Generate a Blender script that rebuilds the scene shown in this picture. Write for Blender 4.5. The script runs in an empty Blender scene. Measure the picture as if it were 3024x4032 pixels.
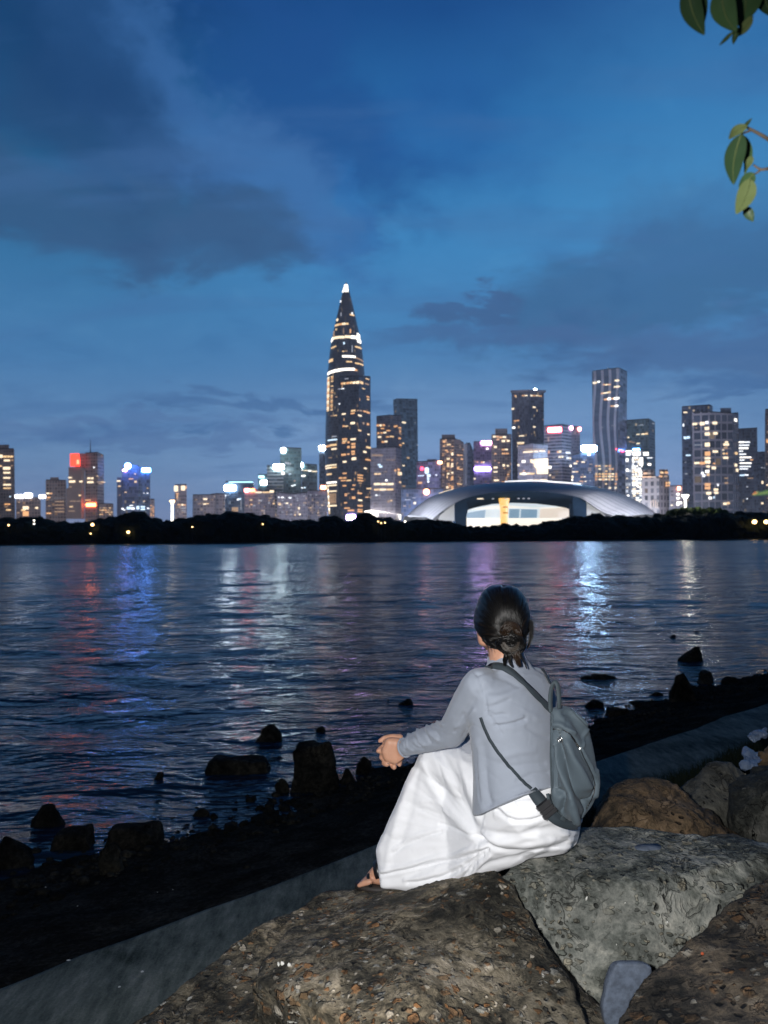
import bpy, bmesh, math, random
from mathutils import Vector, Matrix, noise
from mathutils.bvhtree import BVHTree
PI = math.pi
scene = bpy.context.scene
C = scene.collection
random.seed(7)

# ------------------------------------------------------------------ camera
CAM_Z = 2.8
FPX = 3026.0
pitch = math.atan(99/FPX)
roll = math.radians(-0.42)
MC = Matrix.Translation((0,0,CAM_Z)) @ Matrix.Rotation(PI/2+pitch,4,'X') @ Matrix.Rotation(roll,4,'Z')
MCI = MC.inverted()
MC3 = MC.to_3x3()
CAMP = Vector((0,0,CAM_Z))
cd = bpy.data.cameras.new('camera'); cam = bpy.data.objects.new('camera', cd); C.objects.link(cam)
cam.matrix_world = MC
cd.sensor_fit = 'VERTICAL'; cd.sensor_height = 36; cd.sensor_width = 27
cd.lens = FPX/4032*36
cd.clip_start = 0.05; cd.clip_end = 30000
cd.dof.use_dof = True; cd.dof.focus_distance = 2.55; cd.dof.aperture_fstop = 5.0
scene.camera = cam

def ray(tx, ty):
    return (MC3 @ Vector(((tx-1512)/FPX, -(ty-2016)/FPX, -1.0))).normalized()
def W(tx, ty, Y):
    """the point seen at photo pixel (tx,ty) that lies Y metres ahead"""
    d = ray(tx, ty)
    return CAMP + d*(Y/d.y)
def WZ(tx, ty, z):
    d = ray(tx, ty)
    return CAMP + d*((z-CAM_Z)/d.z)
def px(p):
    q = MCI @ Vector(p)
    return (1512 + FPX*q.x/(-q.z), 2016 - FPX*q.y/(-q.z))

# ------------------------------------------------------------------ object helpers
ROOTLOC = {}
def root_of(o):
    while o.parent: o = o.parent
    return o
def tag(o, label=None, cat=None, group=None, kind=None):
    if label: o['label'] = label
    if cat: o['category'] = cat
    if group: o['group'] = group
    if kind: o['kind'] = kind
    return o
def thing(name, label, cat, loc, group=None):
    o = bpy.data.objects.new(name, None); C.objects.link(o)
    o.location = loc; o.empty_display_size = 0.2
    return tag(o, label, cat, group)
def origin(parent):
    p = Vector((0,0,0)); o = parent
    while o is not None:
        p += o.location; o = o.parent
    return p
def mesh_obj(name, me, mat=None, parent=None, smooth=False):
    """world-space mesh -> object; child meshes are shifted into their thing's frame"""
    o = bpy.data.objects.new(name, me); C.objects.link(o)
    if mat:
        me.materials.clear(); me.materials.append(mat)
    if smooth:
        me.polygons.foreach_set('use_smooth', [True]*len(me.polygons))
    if parent is not None:
        me.transform(Matrix.Translation(-origin(parent)))
        o.parent = parent
    return o
def mk(name, verts, faces, mat=None, parent=None, smooth=False, uvs=None):
    me = bpy.data.meshes.new(name); me.from_pydata([tuple(v) for v in verts], [], faces); me.update()
    if uvs is not None:
        ul = me.uv_layers.new(name='UVMap')
        for p in me.polygons:
            for li, vi in zip(p.loop_indices, p.vertices): ul.data[li].uv = uvs[p.index][p.vertices[:].index(vi)]
    return mesh_obj(name, me, mat, parent, smooth)
def bm_obj(name, bm, mat=None, parent=None, smooth=False):
    me = bpy.data.meshes.new(name); bm.to_mesh(me); bm.free()
    return mesh_obj(name, me, mat, parent, smooth)
def rebase(o, loc):
    """move a single-mesh thing's origin to its base"""
    loc = Vector(loc); o.data.transform(Matrix.Translation(-loc)); o.location = loc
    return o

class MB:
    def __init__(s): s.v=[]; s.f=[]
    def add(s, vs, fs):
        b=len(s.v); s.v += [tuple(x) for x in vs]; s.f += [tuple(i+b for i in f) for f in fs]
    def box(s, lo, hi):
        x0,y0,z0=lo; x1,y1,z1=hi
        s.add([(x0,y0,z0),(x1,y0,z0),(x1,y1,z0),(x0,y1,z0),(x0,y0,z1),(x1,y0,z1),(x1,y1,z1),(x0,y1,z1)],
              [(0,3,2,1),(4,5,6,7),(0,1,5,4),(1,2,6,5),(2,3,7,6),(3,0,4,7)])
    def tube(s, pts, rad, n=8, cap=True):
        pts=[Vector(p) for p in pts]
        if not hasattr(rad,'__len__'): rad=[rad]*len(pts)
        t0=(pts[1]-pts[0]).normalized(); up=Vector((0,0,1)) if abs(t0.z)<.9 else Vector((1,0,0))
        a=t0.cross(up).normalized(); vs=[]
        for i,p in enumerate(pts):
            t=(pts[min(i+1,len(pts)-1)]-pts[max(i-1,0)]).normalized()
            a=(a-t*a.dot(t)).normalized(); b=t.cross(a)
            for k in range(n):
                an=2*PI*k/n; vs.append(p+(a*math.cos(an)+b*math.sin(an))*rad[i])
        fs=[(i*n+k,i*n+(k+1)%n,(i+1)*n+(k+1)%n,(i+1)*n+k) for i in range(len(pts)-1) for k in range(n)]
        if cap:
            fs.append(tuple(range(n-1,-1,-1))); m=(len(pts)-1)*n; fs.append(tuple(m+k for k in range(n)))
        s.add(vs,fs)
    def loft(s, rings, cap=True):
        n=len(rings[0]); vs=[v for r in rings for v in r]
        fs=[(i*n+k,i*n+(k+1)%n,(i+1)*n+(k+1)%n,(i+1)*n+k) for i in range(len(rings)-1) for k in range(n)]
        if cap:
            fs.append(tuple(range(n-1,-1,-1))); m=(len(rings)-1)*n; fs.append(tuple(m+k for k in range(n)))
        s.add(vs,fs)
    def sphere(s, c, r, nu=14, nv=9):
        c=Vector(c); r=r if hasattr(r,'__len__') else (r,r,r)
        vs=[c+Vector((0,0,r[2]))]
        for j in range(1,nv):
            ph=PI*j/nv
            for k in range(nu):
                th=2*PI*k/nu; vs.append(c+Vector((r[0]*math.sin(ph)*math.cos(th),r[1]*math.sin(ph)*math.sin(th),r[2]*math.cos(ph))))
        vs.append(c-Vector((0,0,r[2]))); fs=[]
        for k in range(nu): fs.append((0,1+k,1+(k+1)%nu))
        for j in range(nv-2):
            for k in range(nu):
                a=1+j*nu; fs.append((a+k,a+nu+k,a+nu+(k+1)%nu,a+(k+1)%nu))
        m=len(vs)-1; a=1+(nv-2)*nu
        for k in range(nu): fs.append((a+k,m,a+(k+1)%nu))
        s.add(vs,fs)
    def hull(s, spheres, n=2):
        """convex hull of spheres [(centre, r)]"""
        bm=bmesh.new(); 
        for c,r in spheres:
            if r<=0: bm.verts.new(Vector(c)); continue
            bmesh.ops.create_icosphere(bm, subdivisions=n, radius=r, matrix=Matrix.Translation(Vector(c)))
        bmesh.ops.delete(bm, geom=list(bm.faces)+list(bm.edges), context='EDGES_FACES') if False else None
        bm2=bmesh.new()
        for v in bm.verts: bm2.verts.new(v.co)
        bm.free()
        r=bmesh.ops.convex_hull(bm2, input=list(bm2.verts))
        bmesh.ops.delete(bm2, geom=[g for g in set(r['geom_interior']+r['geom_unused']) if isinstance(g,bmesh.types.BMVert)], context='VERTS')
        bmesh.ops.triangulate(bm2, faces=bm2.faces[:])
        bmesh.ops.recalc_face_normals(bm2, faces=bm2.faces[:])
        bm2.verts.index_update()
        s.add([v.co.copy() for v in bm2.verts],[tuple(v.index for v in f.verts) for f in bm2.faces]); bm2.free()
    def chain(s, joints, n=2):
        for a,b in zip(joints[:-1],joints[1:]): s.hull([a,b],n)
    def mesh(s, name='m'):
        me=bpy.data.meshes.new(name); me.from_pydata(s.v,[],s.f); me.update(); return me
    def build(s, name, mat=None, parent=None, smooth=False):
        return mesh_obj(name, s.mesh(name), mat, parent, smooth)

def remesh(me, voxel, smooth=6, factor=.5):
    """one continuous surface out of overlapping closed volumes"""
    o=bpy.data.objects.new('tmp', me); C.objects.link(o)
    m=o.modifiers.new('r','REMESH'); m.mode='VOXEL'; m.voxel_size=voxel; m.adaptivity=0
    if smooth:
        m=o.modifiers.new('s','SMOOTH'); m.iterations=smooth; m.factor=factor
    bpy.context.view_layer.update()
    dg=bpy.context.evaluated_depsgraph_get()
    out=bpy.data.meshes.new_from_object(o.evaluated_get(dg))
    bpy.data.objects.remove(o); bpy.data.meshes.remove(me)
    return out
def bvh_of(me):
    return BVHTree.FromPolygons([v.co.copy() for v in me.vertices],[tuple(p.vertices) for p in me.polygons])
def fbm(p, sc, oct=4, h=.5):
    p=Vector(p)*sc; a=1; t=0; 
    for _ in range(oct):
        t+=a*noise.noise(p); p=p*2.03+Vector((3.1,1.7,5.3)); a*=h
    return t
def displace(me, fn):
    nr=[v.normal.copy() for v in me.vertices]
    for v,n in zip(me.vertices,nr):
        v.co = v.co + n*fn(v.co,n)
    me.update()
def seg_d(x,y,poly):
    best=1e9
    for (x0,y0),(x1,y1) in zip(poly[:-1],poly[1:]):
        dx,dy=x1-x0,y1-y0; l=dx*dx+dy*dy
        t=0 if l==0 else max(0,min(1,((x-x0)*dx+(y-y0)*dy)/l))
        d=math.hypot(x-x0-t*dx,y-y0-t*dy)
        if d<best: best=d
    return best
def strokes(me, L):
    """sculpt folds: L = [(polyline in photo px, width px, height m)], on the side that faces the camera"""
    prep=[]
    for poly,w,a in L:
        xs=[q[0] for q in poly]; ys=[q[1] for q in poly]
        prep.append((poly,w,a,min(xs)-3*w,max(xs)+3*w,min(ys)-3*w,max(ys)+3*w))
    def fn(p,n):
        if n.dot(CAMP-p)<0: return 0
        x,y=px(p); s=0
        for poly,w,a,x0,x1,y0,y1 in prep:
            if x0<x<x1 and y0<y<y1:
                d=seg_d(x,y,poly)/w
                if d<3: s+=a*math.exp(-d*d)
        return s
    displace(me,fn)
def smooth_mesh(me, it=2, factor=.5):
    bm=bmesh.new(); bm.from_mesh(me)
    for _ in range(it): bmesh.ops.smooth_vert(bm, verts=bm.verts[:], factor=factor, use_axis_x=True,use_axis_y=True,use_axis_z=True)
    bm.to_mesh(me); bm.free(); me.update()
def conform(bvh, pts, off):
    """photo-pixel polyline -> points lying on a surface, with normals"""
    out=[]
    for tx,ty in pts:
        h=bvh.ray_cast(CAMP, ray(tx,ty))
        if h[0] is None: continue
        out.append((h[0]+h[1]*off, h[1]))
    return out
def dense(poly, step):
    out=[]
    for (x0,y0),(x1,y1) in zip(poly[:-1],poly[1:]):
        n=max(1,int(math.hypot(x1-x0,y1-y0)/step))
        out += [(x0+(x1-x0)*i/n,y0+(y1-y0)*i/n) for i in range(n)]
    out.append(poly[-1]); return out
def spline(P, n=8):
    """Catmull-Rom through points (tuples of any size)"""
    P=[tuple(p) for p in P]; out=[]
    for i in range(len(P)-1):
        p0=P[max(i-1,0)];p1=P[i];p2=P[i+1];p3=P[min(i+2,len(P)-1)]
        for k in range(n):
            t=k/n
            out.append(tuple(.5*(2*b+(c-a)*t+(2*a-5*b+4*c-d)*t*t+(3*b-a-3*c+d)*t**3) for a,b,c,d in zip(p0,p1,p2,p3)))
    out.append(P[-1]); return out
def strap_mesh(mb, pn, width, thick=.002, widths=None):
    """flat band through (point, normal) pairs"""
    rings=[]
    for i,(p,n) in enumerate(pn):
        t=(pn[min(i+1,len(pn)-1)][0]-pn[max(i-1,0)][0]).normalized()
        s=t.cross(n).normalized(); nn=s.cross(t).normalized()
        if nn.dot(n)<0: nn=-nn
        w=(widths[i] if widths else width)/2
        rings.append([p-s*w,p+s*w,p+s*w+nn*thick,p-s*w+nn*thick])
    mb.loft(rings)
def lerp(a,b,t): return a+(b-a)*t
def interp(tab, x):
    if x<=tab[0][0]: return tab[0][1]
    for (a,b),(c,d) in zip(tab[:-1],tab[1:]):
        if x<=c: return b+(d-b)*(x-a)/(c-a)
    return tab[-1][1]
# ------------------------------------------------------------------ materials
class NT:
    def __init__(s, tree): s.t=tree; s.N=tree.nodes; s.L=tree.links
    def node(s, typ, **kw):
        n=s.N.new(typ)
        for k,v in kw.items(): setattr(n,k,v)
        return n
    def put(s, sock, v):
        if isinstance(v, bpy.types.NodeSocket): s.L.new(v, sock)
        elif v is not None:
            if hasattr(v,'__len__') and len(v)==3 and sock.type=='RGBA': v=(*v,1)
            sock.default_value=v
    def m(s, op, a, b=None, c=None, clamp=False):
        n=s.node('ShaderNodeMath', operation=op, use_clamp=clamp)
        s.put(n.inputs[0],a)
        if b is not None: s.put(n.inputs[1],b)
        if c is not None: s.put(n.inputs[2],c)
        return n.outputs[0]
    def vm(s, op, a, b=None, scale=None):
        n=s.node('ShaderNodeVectorMath', operation=op); s.put(n.inputs[0],a)
        if b is not None: s.put(n.inputs[1],b)
        if scale is not None: s.put(n.inputs['Scale'],scale)
        return n.outputs['Value'] if op in('LENGTH','DOT_PRODUCT','DISTANCE') else n.outputs[0]
    def mix(s, f, a, b, blend='MIX'):
        n=s.node('ShaderNodeMix', data_type='RGBA', blend_type=blend)
        s.put(n.inputs['Factor'],f); s.put(n.inputs[6],a); s.put(n.inputs[7],b); return n.outputs[2]
    def ramp(s, f, stops, interp='LINEAR'):
        n=s.node('ShaderNodeValToRGB'); r=n.color_ramp; r.interpolation=interp
        while len(r.elements)<len(stops): r.elements.new(.5)
        for e,(p,c) in zip(r.elements,stops):
            e.position=p; e.color=(*c,1) if hasattr(c,'__len__') else (c,c,c,1)
        s.put(n.inputs[0],f); return n.outputs[0]
    def smooth(s, f, a, b, lo=0., hi=1.):
        n=s.node('ShaderNodeMapRange', interpolation_type='SMOOTHSTEP')
        for i,v in zip((0,1,2,3,4),(f,a,b,lo,hi)): s.put(n.inputs[i],v)
        return n.outputs[0]
    def noise(s, vec, scale, detail=4, rough=.5, dist=0., col=False):
        n=s.node('ShaderNodeTexNoise'); s.put(n.inputs['Vector'],vec); s.put(n.inputs['Scale'],scale)
        n.inputs['Detail'].default_value=detail; n.inputs['Roughness'].default_value=rough; n.inputs['Distortion'].default_value=dist
        return n.outputs['Color' if col else 'Fac']
    def voro(s, vec, scale, feature='F1', out='Distance', rnd=1.):
        n=s.node('ShaderNodeTexVoronoi', feature=feature); s.put(n.inputs['Vector'],vec); s.put(n.inputs['Scale'],scale)
        n.inputs['Randomness'].default_value=rnd
        return n.outputs[out]
    def mapv(s, vec, scale=(1,1,1), loc=(0,0,0), rot=(0,0,0)):
        n=s.node('ShaderNodeMapping'); s.put(n.inputs[0],vec); n.inputs[1].default_value=loc; n.inputs[2].default_value=rot; n.inputs[3].default_value=scale
        return n.outputs[0]
    def coord(s, which='Object'):
        return s.node('ShaderNodeTexCoord').outputs[which]
    def pos(s): return s.node('ShaderNodeNewGeometry').outputs['Position']
    def bump(s, h, strength=.5, dist=.01, normal=None):
        n=s.node('ShaderNodeBump'); s.put(n.inputs['Height'],h); n.inputs['Strength'].default_value=strength; n.inputs['Distance'].default_value=dist
        if normal is not None: s.put(n.inputs['Normal'],normal)
        return n.outputs[0]
MATS={}
def new_mat(name):
    m=bpy.data.materials.new(name); m.use_nodes=True; t=NT(m.node_tree); b=t.N['Principled BSDF']
    MATS[name]=m; return m,t,b
def simple(name, col, rough=.6, metal=0., noise_amt=.15, nscale=20, bump=0, bscale=200, bdist=.001, emis=None, es=0, spec=None, sheen=0):
    m,t,b=new_mat(name)
    v=t.coord()
    n=t.noise(v,nscale,4,.6)
    lo=tuple(c*(1-noise_amt) for c in col); hi=tuple(min(1,c*(1+noise_amt)) for c in col)
    t.put(b.inputs['Base Color'], t.mix(t.smooth(n,.3,.7),lo,hi))
    b.inputs['Roughness'].default_value=rough; b.inputs['Metallic'].default_value=metal
    if spec is not None: b.inputs['Specular IOR Level'].default_value=spec
    if sheen: b.inputs['Sheen Weight'].default_value=sheen
    if bump:
        t.put(b.inputs['Normal'], t.bump(t.noise(v,bscale,5,.6),bump,bdist))
    if emis:
        b.inputs['Emission Color'].default_value=(*emis,1); b.inputs['Emission Strength'].default_value=es
    return m
def emit(name, col, s):
    m,t,b=new_mat(name)
    b.inputs['Base Color'].default_value=(.3,.3,.3,1); b.inputs['Roughness'].default_value=.4
    b.inputs['Emission Color'].default_value=(*col,1); b.inputs['Emission Strength'].default_value=s
    return m

# lit windows, lamps and signs: only things that give off light
LIGHT={}
for k,c,s in [('warm',(1,.66,.33),1.15),('amber',(1,.5,.2),1.),('dimwarm',(1,.62,.36),.40),('cream',(1,.80,.54),1.5),('white',(.95,.97,1),1.7),
              ('dimwhite',(.8,.85,1),.45),('cool',(.62,.82,1),1.6),('bright',(1,.93,.82),2.6),
              ('s_white',(.80,.92,1.),29),('s_mall',(.9,.92,1.),6),('s_blue',(.42,.68,1.),110),('s_deep',(.10,.28,1.),48),('s_bluel',(.12,.32,1.),50),('s_green',(.78,.95,1.),33),('s_red',(1,.05,.015),2.2),
              ('s_orange',(1,.16,.05),17),('s_pink',(1,.42,.66),22),('s_violet',(.66,.45,1.),34),('s_redw',(1,.28,.25),22),('s_amber',(1,.36,.18),9),
              ('s_cyan',(.45,.85,1.),3.),('lamp_warm',(1,.62,.25),7),('lamp_white',(1,.93,.8),5),('s_redl',(1,.04,.1),6)]:
    LIGHT[k]=emit('light_'+k,c,s)

def facade(name, glass, frame, floor=4., bay=3., fw=.12, ft=.25, vf=True, hf=True, lit=.0, litc=(1,.7,.4), lits=.4, rough=.25, wave=0., gvar=.5, glow=.05, glowc=(.62,.72,1.)):
    """curtain wall / punched windows: UV in metres; frame lines, glass panes varying pane by pane"""
    m,t,b=new_mat(name)
    uv=t.coord('UV'); s=t.node('ShaderNodeSeparateXYZ'); t.put(s.inputs[0],uv); u,v=s.outputs[0],s.outputs[1]
    if wave: u=t.m('ADD',u,t.m('MULTIPLY',t.m('SINE',t.m('MULTIPLY',v,.05)),wave))
    ub=t.m('DIVIDE',u,bay); vb=t.m('DIVIDE',v,floor)
    fu=t.m('FRACT',ub); fv=t.m('FRACT',vb)
    glass=tuple(min(.7,c*k) for c,k in zip(glass,(1.5,1.55,1.65))); frame=tuple(min(.75,c*k) for c,k in zip(frame,(1.35,1.36,1.42)))
    iv=t.node('ShaderNodeCombineXYZ'); t.put(iv.inputs[0],t.m('FLOOR',ub)); t.put(iv.inputs[1],t.m('FLOOR',vb))
    wn=t.node('ShaderNodeTexWhiteNoise'); wn.noise_dimensions='2D'; t.put(wn.inputs[0],iv.outputs[0]); r=wn.outputs[0]
    fac=None
    if vf: fac=t.m('LESS_THAN',fu,fw)
    if hf:
        h=t.m('LESS_THAN',fv,ft); fac=h if fac is None else t.m('MAXIMUM',fac,h)
    big=t.noise(t.pos(),.03,3,.6)
    g=t.mix(r,tuple(c*(1-gvar) for c in glass),tuple(min(1,c*(1+gvar)) for c in glass))
    fr=t.mix(big,tuple(c*.9 for c in frame),tuple(min(1,c*1.2) for c in frame))
    t.put(b.inputs['Base Color'], t.mix(fac,g,fr))
    t.put(b.inputs['Roughness'], t.m('ADD',t.m('MULTIPLY',fac,.4),rough))
    # faint glow put into panes and frames, standing in for city light
    inner=t.m('MULTIPLY',t.m('SUBTRACT',1.,t.m('MULTIPLY',fac,.55)),t.m('MULTIPLY',t.m('ADD',t.m('MULTIPLY',r,.5),.5),glow))
    t.put(b.inputs['Emission Color'],(*glowc,1)); t.put(b.inputs['Emission Strength'],inner)
    if lit>0:
        r2=t.node('ShaderNodeTexWhiteNoise'); r2.noise_dimensions='3D'
        iv2=t.vm('ADD',iv.outputs[0],(17.3,5.1,2.)); t.put(r2.inputs[0],iv2)
        row=t.node('ShaderNodeTexWhiteNoise'); row.noise_dimensions='1D'; t.put(row.inputs['W'],t.m('FLOOR',vb))
        on=t.m('LESS_THAN',r2.outputs[0],t.m('MULTIPLY',t.m('ADD',row.outputs[0],.5),lit))
        on=t.m('MULTIPLY',on,t.m('SUBTRACT',1.,fac))
        t.put(b.inputs['Emission Color'],t.mix(on,glowc,litc))
        t.put(b.inputs['Emission Strength'],t.m('ADD',inner,t.m('MULTIPLY',on,t.m('MULTIPLY',t.m('ADD',r,.3),lits))))
    return m

# ---- rock
def rock_mat(name, cols, pebble=None, rough=.85, wet=0., scale=1., lichen=0., bumpd=.022, spec=.2):
    """cols: list of 4 matrix colours dark->light; pebble: list of inclusion colours"""
    m,t,b=new_mat(name)
    v=t.pos()
    warp=t.vm('ADD',v,t.vm('SCALE',t.vm('SUBTRACT',t.noise(v,4*scale,3,.6,col=True),(.5,.5,.5)),scale=.16))
    n1=t.noise(warp,5*scale,8,.66); n2=t.noise(warp,28*scale,6,.65); n3=t.noise(v,140*scale,4,.6)
    f=t.m('ADD',t.m('MULTIPLY',n1,.55),t.m('ADD',t.m('MULTIPLY',n2,.35),t.m('MULTIPLY',n3,.12)))
    base=t.ramp(f,[(.41,cols[0]),(.485,cols[1]),(.545,cols[2]),(.63,cols[3])])
    h=t.m('ADD',t.m('MULTIPLY',n1,.9),t.m('ADD',t.m('MULTIPLY',n2,.5),t.m('MULTIPLY',n3,.14)))
    if pebble:
        for sc,thr,k in ((24,.40,0),(52,.43,1)):
            wv=t.vm('ADD',t.mapv(v,(1,1,1.5)),t.vm('SCALE',t.vm('SUBTRACT',t.noise(v,18*scale,3,.7,col=True),(.5,.5,.5)),scale=.05))
            vo=t.node('ShaderNodeTexVoronoi',feature='F1'); t.put(vo.inputs['Vector'],wv); vo.inputs['Scale'].default_value=sc*scale
            sp=t.node('ShaderNodeSeparateColor'); t.put(sp.inputs[0],vo.outputs['Color'])
            has=t.m('MULTIPLY',t.m('LESS_THAN',sp.outputs[0],.62),t.smooth(vo.outputs['Distance'],thr,thr-.12))
            has=t.m('MULTIPLY',has,t.smooth(t.noise(v,6*scale,3,.6),.38,.54))
            pc=t.ramp(sp.outputs[1],[(i/len(pebble),c) for i,c in enumerate(pebble)],'CONSTANT')
            pc=t.mix(t.smooth(n2,.38,.6),t.mix(.55,pc,(0,0,0)),t.mix(1.,pc,(1.5,1.5,1.5),'MULTIPLY'))
            base=t.mix(t.m('MULTIPLY',has,.85),base,pc)
            h=t.m('ADD',h,t.m('MULTIPLY',has,.45-.15*k))
    vein=t.m('MULTIPLY',t.smooth(t.m('ABSOLUTE',t.m('SUBTRACT',t.noise(warp,9*scale,4,.6,.8),.5)),.022,.004),t.m('MULTIPLY',t.smooth(t.noise(v,4.*scale,2),.48,.62),.6))
    vein2=t.m('MULTIPLY',t.smooth(t.m('ABSOLUTE',t.m('SUBTRACT',t.noise(warp,23*scale,3,.6,.6),.5)),.03,.006),t.m('MULTIPLY',t.smooth(t.noise(v,7.*scale,2),.5,.64),.45))
    vn=t.m('MAXIMUM',vein,vein2)
    base=t.mix(vn,base,tuple(c*.5 for c in cols[0])); h=t.m('SUBTRACT',h,t.m('MULTIPLY',vn,.5))
    tone=t.noise(warp,2.6*scale,3,.6)
    base=t.mix(t.m('MULTIPLY',t.smooth(tone,.52,.36),.6),base,t.mix(1.,base,(.35,.36,.36),'MULTIPLY'))
    base=t.mix(t.m('MULTIPLY',t.smooth(tone,.5,.66),.7),base,t.mix(1.,base,(1.7,1.6,1.45),'MULTIPLY'))
    # pits
    pit=t.smooth(t.voro(warp,30*scale),.24,.10)
    pit=t.m('MULTIPLY',pit,t.smooth(t.noise(v,9*scale,2),.5,.62))
    base=t.mix(t.m('MULTIPLY',pit,.8),base,tuple(c*.25 for c in cols[0]))
    h=t.m('SUBTRACT',h,t.m('MULTIPLY',pit,.8))
    if lichen:
        l=t.m('MULTIPLY',t.smooth(t.noise(t.mapv(v,(1,1.6,2)),13*scale,5,.7,1.2),.655,.69),t.smooth(t.noise(v,3.1,2),.46,.58))
        base=t.mix(t.m('MULTIPLY',l,lichen),base,(.48,.48,.44))
    t.put(b.inputs['Base Color'],base)
    t.put(b.inputs['Roughness'], t.m('ADD',rough-.15,t.m('MULTIPLY',n2,.3)))
    b.inputs['Specular IOR Level'].default_value=spec
    t.put(b.inputs['Normal'], t.bump(h,1.0,bumpd))
    return m
ROCK_BROWN=rock_mat('rock_brown',[(.013,.013,.011),(.056,.051,.039),(.145,.126,.092),(.29,.255,.20)],[(.19,.095,.04),(.13,.078,.042),(.32,.29,.24),(.075,.075,.068),(.17,.11,.06),(.19,.19,.175)],lichen=.9)
ROCK_GREY=rock_mat('rock_grey',[(.030,.034,.030),(.105,.114,.104),(.20,.208,.19),(.37,.365,.325)],[(.19,.185,.15),(.09,.1,.088),(.23,.21,.16),(.065,.07,.062)],scale=.9,lichen=0)
ROCK_STREAK=rock_mat('rock_streak',[(.014,.014,.013),(.052,.045,.037),(.115,.092,.066),(.22,.19,.15)],[(.13,.07,.033),(.24,.23,.2),(.1,.065,.036)],scale=.8,lichen=.9)
ROCK_TAN=rock_mat('rock_tan',[(.03,.023,.014),(.075,.054,.033),(.125,.085,.05),(.19,.14,.095)],None,scale=.8)
ROCK_DARK=rock_mat('rock_dark',[(.010,.011,.010),(.026,.028,.025),(.055,.056,.05),(.11,.108,.098)],None,scale=.8,lichen=.4)
ROCK_MID=rock_mat('rock_mid',[(.02,.021,.018),(.05,.051,.045),(.085,.085,.075),(.13,.128,.11)],None,scale=.8)
ROCK_WET=rock_mat('rock_wet',[(.005,.0056,.0053),(.013,.0136,.0126),(.028,.0276,.0240),(.056,.0535,.045)],None,rough=.9,scale=.7,bumpd=.02,spec=.02)
SLATE=simple('slate_blue',(.072,.092,.130),.8,noise_amt=.25,nscale=60,bump=.5,bscale=150,bdist=.003)

# ---- ground
def beach_mat():
    m,t,b=new_mat('wet_gravel'); v=t.pos()
    n=t.noise(v,3,6,.65); n2=t.noise(v,30,5,.7)
    vo=t.voro(v,16,'F1','Distance')
    col=t.ramp(t.m('ADD',t.m('MULTIPLY',n,.5),t.m('MULTIPLY',n2,.5)),[(.36,(.005,.005,.0046)),(.5,(.019,.0185,.0165)),(.64,(.055,.052,.045))])
    t.put(b.inputs['Base Color'],col); b.inputs['Roughness'].default_value=1.; b.inputs['Specular IOR Level'].default_value=.0
    t.put(b.inputs['Normal'],t.bump(t.m('ADD',t.m('MULTIPLY',vo,-.6),n2),1,.03)); return m
BEACH=beach_mat()
def concrete_mat():
    m,t,b=new_mat('path_concrete'); v=t.pos()
    n=t.noise(t.mapv(v,(1,1,1),rot=(0,0,.72)),1.6,7,.65,.6); n2=t.noise(t.mapv(v,(6,1.4,1),rot=(0,0,.72)),3.,6,.7)
    n3=t.noise(v,90,3,.6)
    f=t.m('ADD',t.m('MULTIPLY',n,.45),t.m('ADD',t.m('MULTIPLY',n2,.4),t.m('MULTIPLY',n3,.15)))
    t.put(b.inputs['Base Color'],t.ramp(f,[(.38,(.032,.042,.036)),(.46,(.082,.098,.086)),(.54,(.150,.168,.145)),(.66,(.28,.29,.25))]))
    b.inputs['Roughness'].default_value=.95; b.inputs['Specular IOR Level'].default_value=.04
    t.put(b.inputs['Normal'],t.bump(t.m('ADD',n2,n3),.6,.012)); return m
CONCRETE=concrete_mat()
SOIL=simple('dark_soil',(.016,.016,.011),1.,spec=0,noise_amt=.4,nscale=6,bump=.8,bscale=25,bdist=.03)
FARGROUND=simple('far_land',(.05,.055,.04),.95,noise_amt=.3,nscale=.05)
def foliage(name,c,var=.5,rough=.7):
    m,t,b=new_mat(name); v=t.pos()
    n=t.noise(v,.35 if var>.45 else 4,3,.6); 
    t.put(b.inputs['Base Color'],t.mix(n,tuple(x*(1-var) for x in c),tuple(x*(1+var) for x in c)))
    b.inputs['Roughness'].default_value=rough; b.inputs['Specular IOR Level'].default_value=.15; return m
WOODS=foliage('woods_foliage',(.024,.034,.018),.5)
BUSH=foliage('bush_foliage',(.05,.085,.022),.5)
GRASS=foliage('grass_blades',(.018,.026,.012),.4)
BARK=simple('bark',(.06,.045,.03),.9,noise_amt=.3)

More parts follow.
